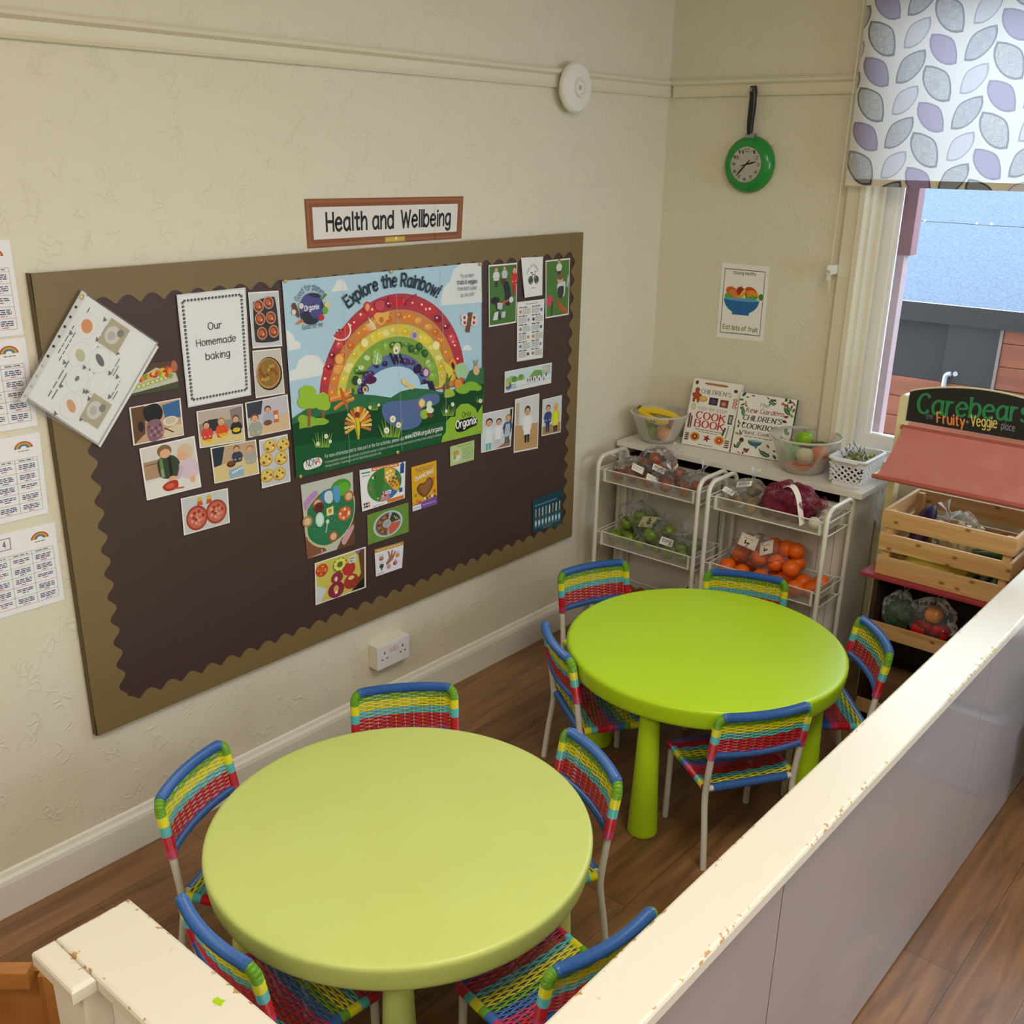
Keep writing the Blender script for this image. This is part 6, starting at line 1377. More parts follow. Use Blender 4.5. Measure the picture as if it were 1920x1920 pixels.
# --- left trolley, lowest tray: spring greens
t = thing('spring_onion_bunch', 'bunch of dark green leaf tips on the lowest tray of the left trolley', 'vegetable', (X0+.03, Y0+.02, .113))
mb = MB()
for k in range(7): mb.tube(smooth_path([(-.14+.01*k, -.03+.008*k, .012+.002*(k % 3)), (-.02, -.03+.008*k, .022+.003*k), (.06+.010*k, -.02+.012*k, .075+.012*(k % 4)), (.09+.014*k, -.015+.014*k, .10+.018*(k % 4))], 5), [.007]*6+[.007-.00065*j for j in range(10)], 7)
mb.build('leaves', mat('dark_green_leaf', (34, 66, 34), .5), t, smooth=60)
MB().box(-.125, -.105, -.045, .04, .0, .026, bev=.004).build('band', mat('rubber_band', (180, 60, 50), .6), t)
for k, (x, y) in enumerate(((-.15, .05), (-.10, .06), (-.16, -.01))):
    o = dup(bpy.data.objects['russet_onion'], (X0+x, Y0+y, .113)); o['label'] = 'russet onion on the lowest tray of the left trolley'; o['group'] = 'loose onions on the lowest tray'

# --- right trolley, top tray: potatoes, red onions in a net, garlic
X0, Y0 = T2[0], T2[1]; TZ = 0.648
place('potato', 0.027, [(X0+x, Y0+y, TZ+z) for x, y, z in [(-.165, -.03, 0), (-.15, .045, 0), (-.10, .0, 0), (-.085, -.055, 0), (-.07, .055, 0), (-.12, .04, .04)]], 'brown potato in a clear bag at the left of the right trolley', 'potato', 'potatoes on the right trolley')
b = bag((X0-.13, Y0+.0, TZ), .075, .085, .058, 'clear crumpled bag of potatoes with a white price slip', seed=21, tie=(.1, .3, 1)); sticker(b, (.0, -.03, .098), (1, .25, .25), (-.2, .8, .6), .058, .024, barcode); sticker(b, (-.045, -.06, .068), (1, .1, -.3), (.2, .6, .7), .045, .020, WH)
t = MB().ball((0, 0, .034), .036, sx=1.2, sz=.9, seg=20, ring=14, fn=rnd_fn(.02, .02, .04)).build('brown_fruit', M_potato, None, smooth=80); t.location = (X0+.005, Y0+.062, TZ); tag(t, 'large round brown root vegetable behind the red onion net', 'vegetable')
sp = [(X0+x, Y0+y, TZ+z) for x, y, z in [(-.02, -.045, .0), (.03, -.05, .0), (.085, -.04, .0), (.0, .0, .0), (.055, .012, .0), (.11, .02, 0), (.02, -.03, .050), (.075, -.005, .054), (.08, .05, .0)]]
place('red', 0.029, sp, 'red onion in the purple net bag on the right trolley', 'onion', 'red onions in the net')
net = bpy.data.materials.new('purple_net'); net.use_nodes = True; nt = net.node_tree
bs = nt.nodes['Principled BSDF']; bs.inputs['Base Color'].default_value = rgb(128, 24, 58); bs.inputs['Roughness'].default_value = .35
tcn = nt.nodes.new('ShaderNodeTexCoord'); wv = []
for rz in (40, -40):
    mp = nt.nodes.new('ShaderNodeMapping'); mp.inputs['Rotation'].default_value = (R(30), R(rz), R(rz)); nt.links.new(tcn.outputs['Object'], mp.inputs[0])
    q = nt.nodes.new('ShaderNodeTexWave'); q.inputs['Scale'].default_value = 75; nt.links.new(mp.outputs[0], q.inputs['Vector'])
    g = nt.nodes.new('ShaderNodeMath'); g.operation = 'GREATER_THAN'; g.inputs[1].default_value = .72; nt.links.new(q.outputs['Fac'], g.inputs[0]); wv.append(g.outputs[0])
mxm = nt.nodes.new('ShaderNodeMath'); mxm.operation = 'MAXIMUM'; nt.links.new(wv[0], mxm.inputs[0]); nt.links.new(wv[1], mxm.inputs[1])
tr_ = nt.nodes.new('ShaderNodeBsdfTransparent'); mm = nt.nodes.new('ShaderNodeMixShader'); nt.links.new(mxm.outputs[0], mm.inputs[0]); nt.links.new(tr_.outputs[0], mm.inputs[1]); nt.links.new(bs.outputs[0], mm.inputs[2]); nt.links.new(mm.outputs[0], nt.nodes['Material Output'].inputs[0])
b = bag((X0+.052, Y0-.012, TZ), .108, .080, .075, 'purple net bag of red onions with a pale printed band', 'net_bag', mt=net, group=None, seed=31, tie=(.9, -.1, .3))
s = MB(); pth = [(-.075, -.055, .070), (-.03, -.03, .112), (.01, -.035, .130), (.045, -.055, .105), (.07, -.075, .055), (.085, -.085, .015)]
pp = smooth_path(pth, 5); vs = []
for p in pp: vs += [(p.x, p.y-.012, p.z+.004), (p.x+.006, p.y+.012, p.z+.010)]
s.color('E8DCD0').add(vs, [(2*i, 2*i+2, 2*i+3, 2*i+1) for i in range(len(pp)-1)]); s.build('paper_band', M_ink, b)
place('garlic', 0.024, [(X0+.165, Y0-.045, TZ), (X0+.178, Y0+.02, TZ), (X0+.150, Y0+.06, TZ)], 'white garlic bulb at the right end of the right trolley top tray', 'garlic', 'garlic bulbs on the right trolley')
# --- right trolley, middle tray: oranges
TZ = 0.378
sp = [(X0+x, Y0+y, TZ+z) for x, y, z in [(-.165, -.03, .0), (-.155, .045, .0), (-.095, -.05, 0), (-.09, .03, 0), (-.02, -.045, 0), (-.02, .04, 0), (.05, -.055, 0), (.05, .02, 0), (.125, -.055, 0), (.12, .02, 0), (.175, -.02, 0), (.175, .055, 0),
      (-.13, .0, .050), (-.055, .01, .052), (.015, .0, .054), (.085, -.02, .056), (.02, .055, .056), (.08, .045, .056), (-.02, .045, .10), (.035, .035, .106), (.075, .03, .108), (-.145, .05, .052)]]
place('orange', 0.0325, sp, 'orange heaped on the middle tray of the right trolley', 'orange', 'oranges on the right trolley')
b = bag((X0-.06, Y0+.015, TZ+.03), .115, .062, .075, 'clear bag of oranges with torn white printed paper', seed=41, group=None, tie=(-.2, .3, 1))
def opr(s): s.blob([(.05, .3), (.3, .1), (.6, .2), (.95, .15), (.9, .6), (.55, .95), (.3, .8)], 'E6D8C8'); s.scribble(.2, .3, .75, .1, '9A6A5A', 2); s.blob([(.3, .5), (.4, .46), (.38, .62), (.55, .58), (.6, .7), (.42, .72), (.34, .8)], '3A2420')
sticker(b, (-.035, -.035, .118), (1, .1, -.2), (0, .6, .8), .07, .05, opr, 'D9CBBC', 'paper_header'); sticker(b, (.04, -.035, .112), (1, .1, .5), (-.3, .6, .8), .055, .052, opr, 'DDD0C4', 'paper_header')

# ------------------------------------------------------------------ on the worktop
CZ = 0.754
def bowl(loc, r0, r1, h, label):
    t = thing('plastic_bowl', label, 'bowl', loc, 0, 'clear plastic fruit bowls')
    pr = [(0, .0012), (r0*.9, .0012), (r0, .006)]+[(r0+(r1-r0)*(k/8)**.8, .006+(h-.008)*k/8) for k in range(1, 9)]
    inn = [(r-.0022, z+.001) for r, z in pr[::-1]]
    MB().lathe(pr+[(r1+.001, h), (r1-.002, h+.0005)]+inn[1:], 56).build('body', film('frosted_bowl' if 'frosted_bowl' not in MATS else 'frosted_bowl', (240, 238, 228), .07, .2, .5) if 'frosted_bowl' not in MATS else MATS['frosted_bowl'], t, smooth=40)
    MB().lathe([(r1-.001, h-.007), (r1+.0045, h-.0055), (r1+.0055, h-.001), (r1+.003, h+.002), (r1-.002, h+.0015), (r1-.001, h-.007)], 56).build('rim', film('bowl_rim', (236, 234, 226), .5, .2) if 'bowl_rim' not in MATS else MATS['bowl_rim'], t, smooth=40)
    return t
B1, B2 = (0.150, -0.150, CZ), (0.796, -0.140, CZ)
bowl(B1, .072, .117, .123, 'clear plastic bowl of fruit and bananas in the corner of the worktop')
bowl(B2, .076, .131, .140, 'wide clear plastic bowl of fruit and carrots right of the cookbooks')
def fruit(bl, x, y, z, r, mt, label, cat, name, sx=1, sz=.92, dim=.22):
    o = MB().ball((0, 0, 0), r, sx=sx, sz=sz, seg=22, ring=16, fn=rnd_fn(dim, dim*.5, .03)).build(name, mt, None, smooth=80)
    o.location = (bl[0]+x, bl[1]+y, bl[2]+z); o.rotation_euler = (random.uniform(-.4, .4), random.uniform(-.4, .4), random.uniform(0, 6)); tag(o, label, cat)
    MB().tube([(0, 0, r*.62), (r*.05, 0, r*.85), (r*.14, 0, r*1.02)], r*.05, 6).build('stem', M_stem, o); return o
M_pear = mat('pale_green_skin', (150, 176, 110), .35); M_lime = mat('bright_lime_skin', (128, 178, 26), .28); M_grnmint = mat('mint_green_apple', (130, 170, 120), .35); M_carrot = mat('carrot_skin', (226, 110, 44), .5, mottle=(60, .3, (200, 84, 30))); M_peach = mat('peach_skin', (226, 150, 96), .5); M_tom = mat('tomato_skin', (196, 52, 24), .3); M_white = mat('parsnip_skin', (220, 208, 170), .5)
fruit(B1, -.02, -.045, .040, .034, M_apple, 'green apple at the front of the left bowl', 'apple', 'apple')
fruit(B1, -.045, .015, .070, .034, M_apple, 'green apple higher up on the left side of the left bowl', 'apple', 'apple')
fruit(B1, .04, -.02, .040, .032, M_peach, 'peach coloured fruit at the right of the left bowl', 'fruit', 'peach')
fruit(B1, .02, .04, .042, .032, M_pear, 'pale green fruit at the back of the left bowl', 'fruit', 'pear')
fruit(B1, .055, .02, .078, .028, M_onion, 'small russet fruit under the bananas in the left bowl', 'fruit', 'small_fruit')
M_ban = mat('banana_skin', (232, 198, 40), .4, mottle=(12, .35, (206, 176, 60))); M_bant = mat('banana_green_tip', (74, 84, 30), .6)
def banana(p, label):
    pp = smooth_path(p, 6); n = len(pp); t = thing('banana', label, 'banana', pp[0], 0, 'bananas in the left bowl')
    q = [v-pp[0] for v in pp]
    MB().tube(q[3:], [.0165*math.sin(PI*(.12+.82*i/(n-4)))**.55 for i in range(n-3)], 7).build('skin', M_ban, t, smooth=30)
    MB().tube(q[:4], [.006, .0065, .0075, .0095], 7).build('stalk', M_bant, t, smooth=30)
bx, by_, bz = B1
banana([(bx-.082, by_-.030, bz+.139), (bx-.060, by_-.032, bz+.126), (bx-.01, by_-.018, bz+.128), (bx+.05, by_+.005, bz+.118), (bx+.088, by_+.028, bz+.098)], 'upper yellow banana lying across the left bowl')
banana([(bx-.084, by_-.037, bz+.136), (bx-.062, by_-.045, bz+.118), (bx-.015, by_-.056, bz+.104), (bx+.035, by_-.058, bz+.098), (bx+.07, by_-.045, bz+.10)], 'lower yellow green banana at the front of the left bowl')
s = Sheet([(bx+.005, by_-.0755, bz+.112), (bx+.025, by_-.0770, bz+.112), (bx+.025, by_-.0760, bz+.096), (bx+.005, by_-.0745, bz+.096)], (Vector((bx, by_-.076, bz+.1)), Vector((0, -1, 0))), '3A4A9A', .0005)
s.ell(.5, .5, .35, .35, 'E0E4EC'); s.done('fruit_sticker', 'tiny blue sticker on the lower banana', 'sticker', M_ink)
# right bowl
for k, (x, y, z, a, tl, l) in enumerate([(-.03, -.042, .022, 10, .04, .095), (.035, -.036, .024, 40, .04, .095), (.045, .02, .026, 80, .05, .09), (-.02, .03, .024, 140, .03, .10), (-.048, .0, .046, 95, .06, .10), (.015, -.052, .046, 5, .05, .10), (.052, .03, .050, 120, .05, .09), (.045, -.045, .052, 50, .05, .09)]):
    x *= .75; y *= .75; c = Vector((B2[0]+x, B2[1]+y, B2[2]+z)); d = Vector((math.cos(R(a)), math.sin(R(a)), tl)).normalized()*l/2
    if k == 0:
        cr = MB().tube([(-.5, 0, 0), (-.47, 0, 0), (-.3, 0, 0), (.1, 0, 0), (.42, 0, 0), (.5, 0, 0)], [.07, .13, .15, .115, .05, .01], 12).build('carrot', M_carrot, None, smooth=60)
        MB().tube([(-.53, 0, 0), (-.49, 0, 0)], .045, 8).build('top', mat('carrot_top', (110, 130, 50), .7), cr); o = cr; tag(o, 'orange carrot in the bottom of the right bowl', 'carrot', 'carrots in the right bowl')
    else: o = dup(cr, c)
    o.location = c; o.rotation_euler = (0, -math.asin(d.z/(l/2)), R(a)); o.scale = (l, l, l)
fruit(B2, -.030, -.050, .082, .036, M_grnmint, 'pale mint green apple at the front of the right bowl', 'apple', 'apple')
fruit(B2, -.005, -.005, .128, .033, M_lime, 'bright green apple on top of the right bowl', 'apple', 'apple')
fruit(B2, .03, -.055, .078, .034, M_white, 'pale cream vegetable in the middle of the right bowl', 'vegetable', 'parsnip', 1.25)
fruit(B2, .072, -.03, .088, .034, M_carrot, 'orange round fruit at the right of the right bowl', 'fruit', 'orange_fruit')
fruit(B2, .05, .03, .085, .036, mat('dark_green_skin', (66, 94, 44), .45), 'dark green vegetable at the back of the right bowl', 'vegetable', 'courgette', 1.3)
fruit(B2, -.06, .03, .078, .034, M_pear, 'pale green pear at the left of the right bowl', 'fruit', 'pear')
fruit(B2, .0, .055, .080, .032, M_tom, 'red fruit at the back of the right bowl', 'fruit', 'red_fruit')

# cookbooks leaning on the wall
def book(quad_px, bottom, tilt_y, thick, cover_fn, label, spine='E8E4DC'):
    """quad_px: the corners of the cover in the photograph; the book leans back from its foot to the wall"""
    (x0, y0), (x1, y1) = bottom; a = Vector((x0, y0, CZ+.002)); c = Vector((x1, y1, CZ+.002)); u = (c-a).normalized()
    bk = Vector((u.y, -u.x, 0)); bk = bk if bk.y > 0 else -bk        # towards the wall
    v = (Vector((0, 0, 1))*math.cos(tilt_y)+bk*math.sin(tilt_y)).normalized(); n = u.cross(v)
    n = n if n.y < 0 else -n
    wdt = (c-a).length; pl = (a, n); hs = [((on(p[0], p[1], pl)-a).dot(v)) for p in quad_px[:2]]; hgt = sum(hs)/2
    t = thing('cookbook', label, 'book', a, 0)
    q = [a+v*hgt, c+v*hgt, c, a]; lo = -Vector(a)
    mb = MB(); mb.color(spine); vs = q+[p-n*thick for p in q]; ins = .004
    for o0, o1 in ((0, .0022), (thick-.0022, thick)):
        vs = [p-n*o0 for p in q]+[p-n*o1 for p in q]; mb.add(vs, [(3, 2, 1, 0), (4, 5, 6, 7), (0, 1, 5, 4), (1, 2, 6, 5), (2, 3, 7, 6), (3, 0, 4, 7)])
    vs = [q[0], a, a-n*thick, q[0]-n*thick]; vs = vs+[p+u*.002 for p in vs]; mb.add(vs, [(0, 1, 2, 3), (7, 6, 5, 4), (0, 4, 5, 1), (1, 5, 6, 2), (2, 6, 7, 3), (3, 7, 4, 0)])
    mb.build('cover', M_ink, t).location = lo
    q2 = [q[0]+u*.003-v*ins, q[1]-u*ins-v*ins, q[2]-u*ins+v*ins, q[3]+u*.003+v*ins]; pg = MB(); pg.color('E9E2D0')
    vs = [p-n*.0024 for p in q2]+[p-n*(thick-.0024) for p in q2]; pg.add(vs, [(3, 2, 1, 0), (4, 5, 6, 7), (0, 1, 5, 4), (1, 2, 6, 5), (2, 3, 7, 6), (3, 0, 4, 7)]); pg.build('pages', M_ink, t).location = lo
    s = Sheet(q, (a+n*.0003, n), 'EEECE4', .0002); s.q = [p+n*.0003 for p in q]; s.mb = MB(); s.rect(0, 0, 1, 1, 'EFEDE6'); cover_fn(s)
    s.done('cover_print', None, None, M_gloss, parent=t).location = lo
    return t
def cover1(s):
    s.rect(.3, .04, .68, .075, 'B87A3A'); s.ell(.28, .057, .03, .012, '8A5A2A'); s.ell(.7, .057, .03, .012, '8A5A2A')
    for x, y, rx, ry, c in ((.08, .06, .035, .03, '7A2A24'), (.9, .11, .04, .025, '5A241E'), (.12, .17, .05, .04, 'A8502A'), (.12, .25, .08, .06, 'A8502A'), (.05, .24, .03, .02, 'A8502A'), (.2, .24, .03, .02, 'A8502A'), (.27, .29, .09, .045, 'D8A050'), (.27, .285, .06, .03, 'E8C078'), (.1, .42, .05, .05, 'C8C48A'), (.1, .42, .03, .03, 'E0E0B0')): s.ell(x, y, rx, ry, c)
    s.rect(.4, .25, .58, .36, '2A2A3A'); s.ell(.49, .31, .06, .035, '5A4A6A'); s.rect(.63, .26, .8, .37, '7A3A34'); s.ell(.71, .32, .05, .03, 'C89070'); s.ell(.08, .32, .03, .04, 'A8502A'); s.ell(.17, .32, .03, .04, 'A8502A')
    for k in range(3): s.ell(.93, .24+.05*k, .045, .022, 'C22A34'); s.ell(.93, .24+.05*k, .025, .012, 'EFEDE6')
    s.text("CHILDREN'S", ((.20, .205), (.82, .205)), .06, '5A544E', 1.0, serif=.5, thin=.5)
    s.text('STEP-BY-STEP', ((.2, .455), (.8, .455)), .045, '4A4642', .8, serif=.5, thin=.5)
    s.text('COOK', ((.2, .585), (.8, .585)), .105, 'C23038', 1.25, serif=.6, thin=.45); s.text('BOOK', ((.2, .71), (.8, .71)), .105, 'C23038', 1.25, serif=.6, thin=.45)
    s.scribble(.22, .745, .78, .02, '6A6460', 6); s.scribble(.3, .775, .7, .016, '6A6460', 5)
    s.rect(.05, .52, .085, .74, '8A2A24'); s.rect(.1, .56, .125, .74, '3A3A34'); s.rect(.86, .46, .95, .6, '3A3A3E'); s.rect(.88, .48, .93, .58, 'B8B8B4'); s.line([(.9, .62), (.88, .82)], .02, '8A8A84'); s.line([(.84, .66), (.8, .78)], .04, '3A5A34')
    for x, y, c, d in ((.25, .86, 'D88A3A', '8A3A24'), (.76, .86, 'E08A3A', 'C24A2A')): s.ell(x, y, .1, .065, c); s.ell(x, y, .06, .04, d); s.ell(x, y, .02, .014, 'F0D080')
    s.poly([(.5+(.085 if k % 2 == 0 else .035)*math.cos(k*PI/5), .86+(.062 if k % 2 == 0 else .026)*math.sin(k*PI/5)) for k in range(10)], '8A3028')
    for k in range(4): s.rect(.04, .82+.03*k, .12, .838+.03*k, ['7A3A2A', '3A3A34'][k % 2]); s.rect(.88, .84+.03*k, .97, .858+.03*k, ['7A3A2A', '3A3A34'][k % 2])
    s.scribble(.35, .965, .65, .02, '6A6460', 3)
def cover2(s):
    rr = random.Random(4)
    for k in range(70):
        e = k % 4; f = rr.random(); d = .02+.13*rr.random()
        x, y = [(f, d*.9), (d, f), (1-d, f), (f, 1-d*1.6)][e]
        if .16 < x < .84 and .17 < y < .74: continue
        c = ['3A6A54', '2E5444', '7A2E3E', 'B8602E', '4A7A3A', 'C8A05A', '5A2440', '8AA05A'][rr.randrange(8)]
        s.ell(x, y, .018+.03*rr.random(), .010+.016*rr.random(), c, rr.uniform(0, 180), n=10)
    for x, y, a, l in ((.1, .3, 70, .07), (.86, .2, 40, .08), (.58, .1, 30, .06), (.12, .84, 120, .07), (.6, .93, 20, .09), (.9, .5, 80, .07)): s.ell(x, y, l, l*.42, ['2E5E48', '3A7054'][int(x*10) % 2], a); s.line([(x-l*.8*math.cos(R(a)), y-l*.8*math.sin(R(a))), (x+l*.8*math.cos(R(a)), y+l*.8*math.sin(R(a)))], .006, 'C8D8C0')
    s.text('The', ((.36, .19), (.54, .19)), .06, '2E3A34', .8, slant=.2, serif=.3, thin=.5); s.text('Kew Gardens', ((.15, .30), (.82, .29)), .075, '9A3040', 1.05, slant=.2, serif=.4, thin=.5)
    s.text("CHILDREN'S", ((.12, .43), (.80, .42)), .08, '24302C', 1.2, slant=.12, serif=.4, thin=.5); s.text('COOKBOOK', ((.12, .56), (.84, .55)), .08, '24302C', 1.2, slant=.12, serif=.4, thin=.5)
    s.text('Plant, Cook, Eat', ((.14, .655), (.84, .645)), .055, '3A3A34', 1.0, slant=.2, serif=.3, thin=.5)
    s.ell(.4, .745, .13, .09, '2E6A74', a0=0, a1=180, n=14); s.ell(.4, .75, .13, .018, '8AB8B8'); s.ell(.16, .76, .04, .035, '5A2434'); s.scribble(.2, .69, .7, .02, '6A6A60', 5)
book([(1301.6, 708), (1392, 722)], ((.250, -.128), (.462, -.112)), .27, .022, cover1, 'white cookbook with red COOK BOOK lettering standing on the worktop')
book([(1392, 736), (1487.5, 749)], ((.470, -.112), (.700, -.085)), .22, .018, cover2, 'cream cookbook patterned with green leaves, half hidden by the right bowl', '2E4A40')

# white lattice basket with grapes
t = thing('lattice_basket', 'white plastic lattice basket at the right end of the worktop', 'basket', (1.001, -0.138, CZ))
HX, HY, BH = .066, .100, .108
def rr_(hx, hy, r, n=5):
    o = []
    for cx, cy, a0 in ((hx-r, hy-r, 0), (-hx+r, hy-r, 90), (-hx+r, -hy+r, 180), (hx-r, -hy+r, 270)):
        for k in range(n+1): a = R(a0+90*k/n); o.append((cx+r*math.cos(a), cy+r*math.sin(a)))
    return o
def rings_(rs):
    mb = MB(); n = len(rs[0][0]); vs = []; fs = []
    for pts, z in rs: vs += [(x, y, z) for x, y in pts]
    for i in range(len(rs)-1): fs += [(i*n+k, i*n+(k+1) % n, (i+1)*n+(k+1) % n, (i+1)*n+k) for k in range(n)]
    return mb.add(vs, fs), n
M_bask = mat('white_basket_plastic', (232, 232, 234), .35)
mb, n = rings_([(rr_(HX-.012, HY-.012, .012), .001), (rr_(HX-.010, HY-.010, .014), .020), (rr_(HX-.012, HY-.012, .014), .020), (rr_(HX-.014, HY-.014, .012), .003)]); mb.f.append(tuple(range(n))); mb.c.append(mb.col); mb.mi.append(0); mb.build('base', M_bask, t, smooth=40)
mb, n = rings_([(rr_(HX-.003, HY-.003, .018), .080), (rr_(HX, HY, .018), .098), (rr_(HX+.006, HY+.006, .02), .099), (rr_(HX+.007, HY+.007, .02), BH-.004), (rr_(HX+.004, HY+.004, .02), BH), (rr_(HX-.002, HY-.002, .018), BH), (rr_(HX-.004, HY-.004, .018), BH-.006), (rr_(HX-.006, HY-.006, .018), .080), (rr_(HX-.003, HY-.003, .018), .080)]); mb.build('rim_band', M_bask, t, smooth=40)
lat = MB()
def wallpt(face, f, z):
    g = z/.085; hx, hy = HX-.0105+.007*g, HY-.0105+.007*g
    return [(-hx+2*hx*f, -hy, z), (hx, -hy+2*hy*f, z), (hx-2*hx*f, hy, z), (-hx, hy-2*hy*f, z)][face]
for face in range(4):
    nn = 5 if face % 2 == 0 else 8
    for k in range(-3, nn+1):
        for sg in (1, -1):
            pts = []
            for j in range(9):
                z = .018+.066*j/8; f = (k+3*j/8)/nn; f = f if sg == 1 else 1-f
                if -.001 <= f <= 1.001: pts.append(wallpt(face, f, z))
            if len(pts) > 1: lat.tube(pts, .0036, 6)
lat.build('lattice', M_bask, t)
for sy in (-1, 1): MB().tube(smooth_path([(-.04, sy*(HY+.004), .094), (-.036, sy*(HY+.014), .100), (.036, sy*(HY+.014), .100), (.04, sy*(HY+.004), .094)], 5), .004, 8).build('handle', M_bask, t, smooth=True)
g = thing('grape_bunch', 'dark red grapes and bare stalks lying in the white lattice basket', 'grapes', (0.995, -0.145, CZ+.004))
mb = MB(); rr = random.Random(5)
for k in range(70):
    x, y = rr.uniform(-.042, .045), rr.uniform(-.07, .075); mb.ball((x*.9, y, .012+.072*rr.random()**.7*(1-abs(y)/.14)), .0085, sz=1.1, seg=9, ring=7)
mb.build('berries', mat('dark_grape_skin', (62, 18, 34), .3), g, smooth=80)
mb = MB()
for k in range(12):
    x, y = rr.uniform(-.03, .04), rr.uniform(-.05, .07)
    mb.ball((x, y+.01, .082+.012*rr.random()), .0085, seg=9, ring=7)
mb.build('pale_berries', mat('pale_grape_skin', (150, 160, 86), .3), g, smooth=80)
mb = MB()
for k in range(15):
    x, y = rr.uniform(-.04, .045), rr.uniform(-.07, .08); p = Vector((x, y, .084)); q = [p]
    for j in range(4): p = p+Vector((rr.uniform(-.012, .012), rr.uniform(-.014, .014), rr.uniform(.004, .016))); q.append(p)
    mb.tube(q, .0011, 5); mb.tube([q[2], q[2]+Vector((rr.uniform(-.01, .01), rr.uniform(-.01, .01), .008))], .0009, 5)
mb.build('stalks', mat('grape_stalk', (78, 58, 40), .8), g)
# ------------------------------------------------------------------ wall panel under the window
struct('trim_3', MB().box(0.80, 2.62, -0.014, -0.0005, 0.1265, 0.7995), M_white)

# ------------------------------------------------------------------ play market stall
M_cream = mat('cream_stall_paint', (226, 216, 168), 0.4)
M_stallred = mat('dull_red_board', (150, 44, 56), 0.45)
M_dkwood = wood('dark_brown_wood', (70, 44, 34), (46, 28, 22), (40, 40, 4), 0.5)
M_pale = wood('pale_pine', (206, 164, 112), (186, 140, 86), (2.5, 40, 60), 0.55, knots=True)
SX0, SX1 = 1.186, 1.716
t = thing('market_stall', 'wooden play market stall with chalkboard sign and faded red awning under the window', 'play stall', (1.45, -0.40, 0))
def post(x):
    o = [(-.012, 0), (.012, 0)]; pts = [(-.0125, 0.0), (.0125, 0.0), (.0125, 1.128)]+[(.0125*math.cos(R(a)), 1.128+.0125*math.sin(R(a))) for a in range(15, 180, 15)]+[(-.0125, 1.128)]
    M = Matrix.Translation((x, -0.268, 0)) @ Matrix.Rotation(R(90), 4, 'X')
    rel(MB().prism(pts, 0.046, M).build('post', M_cream, t), t)
post(1.198); post(1.704)
# chalkboard with an arched top
n = 24; sg = []
for k in range(n+1):
    x = 1.211+(1.691-1.211)*k/n; sg.append((x, 1.150+0.040*math.sin(PI*k/n)**.8))
mb = MB(); mb.prism([(1.211, 1.052), (1.691, 1.052)]+sg[::-1], 0.012, Matrix.Translation((0, -0.289, 0)) @ Matrix.Rotation(R(90), 4, 'X'))
board = rel(mb.build('chalkboard', mat('chalkboard_black', (17, 19, 20), .6, mottle=(20, .2, (34, 37, 38))), t), t)
e = [Vector((x, -0.295, z+.002)) for x, z in sg]; rel(MB().tube(e, 0.0035, 6).build('board_edge', M_cream, t), t)
s = Sheet([(0, 0, 0)]*4, (Vector((0, -0.3014, 0)), Vector((0, -1, 0))), space=(.29167, 1560, 700)); s.mb = MB()
s.text('Carebears', ((548, 252), (1262, 312)), 122, '2E8650', 1.3, serif=.75, thin=.55, up=(16, -122))
s.text('the', ((604, 293), (648, 291)), 32, '7C8A90', .7, slant=.1); s.text('Fruity', ((676, 316), (852, 342)), 66, 'E08A4A', 1.45, serif=.4, thin=.6); s.text('+', ((862, 330), (880, 332)), 44, '9AA09A', .7)
s.text('Veggie', ((894, 334), (1060, 352)), 66, 'DCCB70', 1.25, serif=.3, thin=.6); s.text('place', ((1088, 356), (1172, 374)), 44, '9AA6AC', .7, slant=.2)
s.mb.build('chalk_lettering', M_ink, board)
# awning
M_awn = mat('faded_red_canvas', (194, 116, 106), 0.8, bump=(900, 0.5, 0.0008), mottle=(14, 0.4, (206, 140, 126)))
prof = smooth_path([(0, -0.318, 1.037), (0, -0.352, 1.005), (0, -0.405, 0.958), (0, -0.460, 0.924), (0, -0.503, 0.905)], 6)
mb = MB(); np_ = len(prof); NX = 20
for side, d in ((0, 0), (1, -0.0022)):
    for i, p in enumerate(prof):
        for k in range(NX+1): x = 1.213+(1.695-1.213)*k/NX; mb.v.append((x, p.y+d*.6, p.z+d-0.004*math.sin(PI*k/NX)*math.sin(PI*i/(np_-1))))
W_ = NX+1; off = np_*W_
for i in range(np_-1):
    for k in range(NX):
        a = i*W_+k; mb.f += [(a, a+W_, a+W_+1, a+1), (off+a, off+a+1, off+a+W_+1, off+a+W_)]; mb.c += [(1, 1, 1, 1)]*2; mb.mi += [0]*2
rel(mb.build('awning', M_awn, t, smooth=True), t)
M_bar = mat('brick_red_bar', (168, 78, 62), 0.5)
rel(MB().tube([(1.202, -0.507, 0.902), (1.702, -0.507, 0.902)], 0.0075, 10).build('awning_bar', M_bar, t, smooth=True), t)
rel(MB().tube([(1.205, -0.316, 1.033), (1.698, -0.316, 1.033)], 0.0075, 10).build('awning_bar', M_bar, t, smooth=True), t)
for x in (1.203, 1.701): rel(MB().tube([(x, -0.315, 0.905), (x, -0.507, 0.902)], 0.006, 8).build('awning_arm', M_cream, t, smooth=True), t)
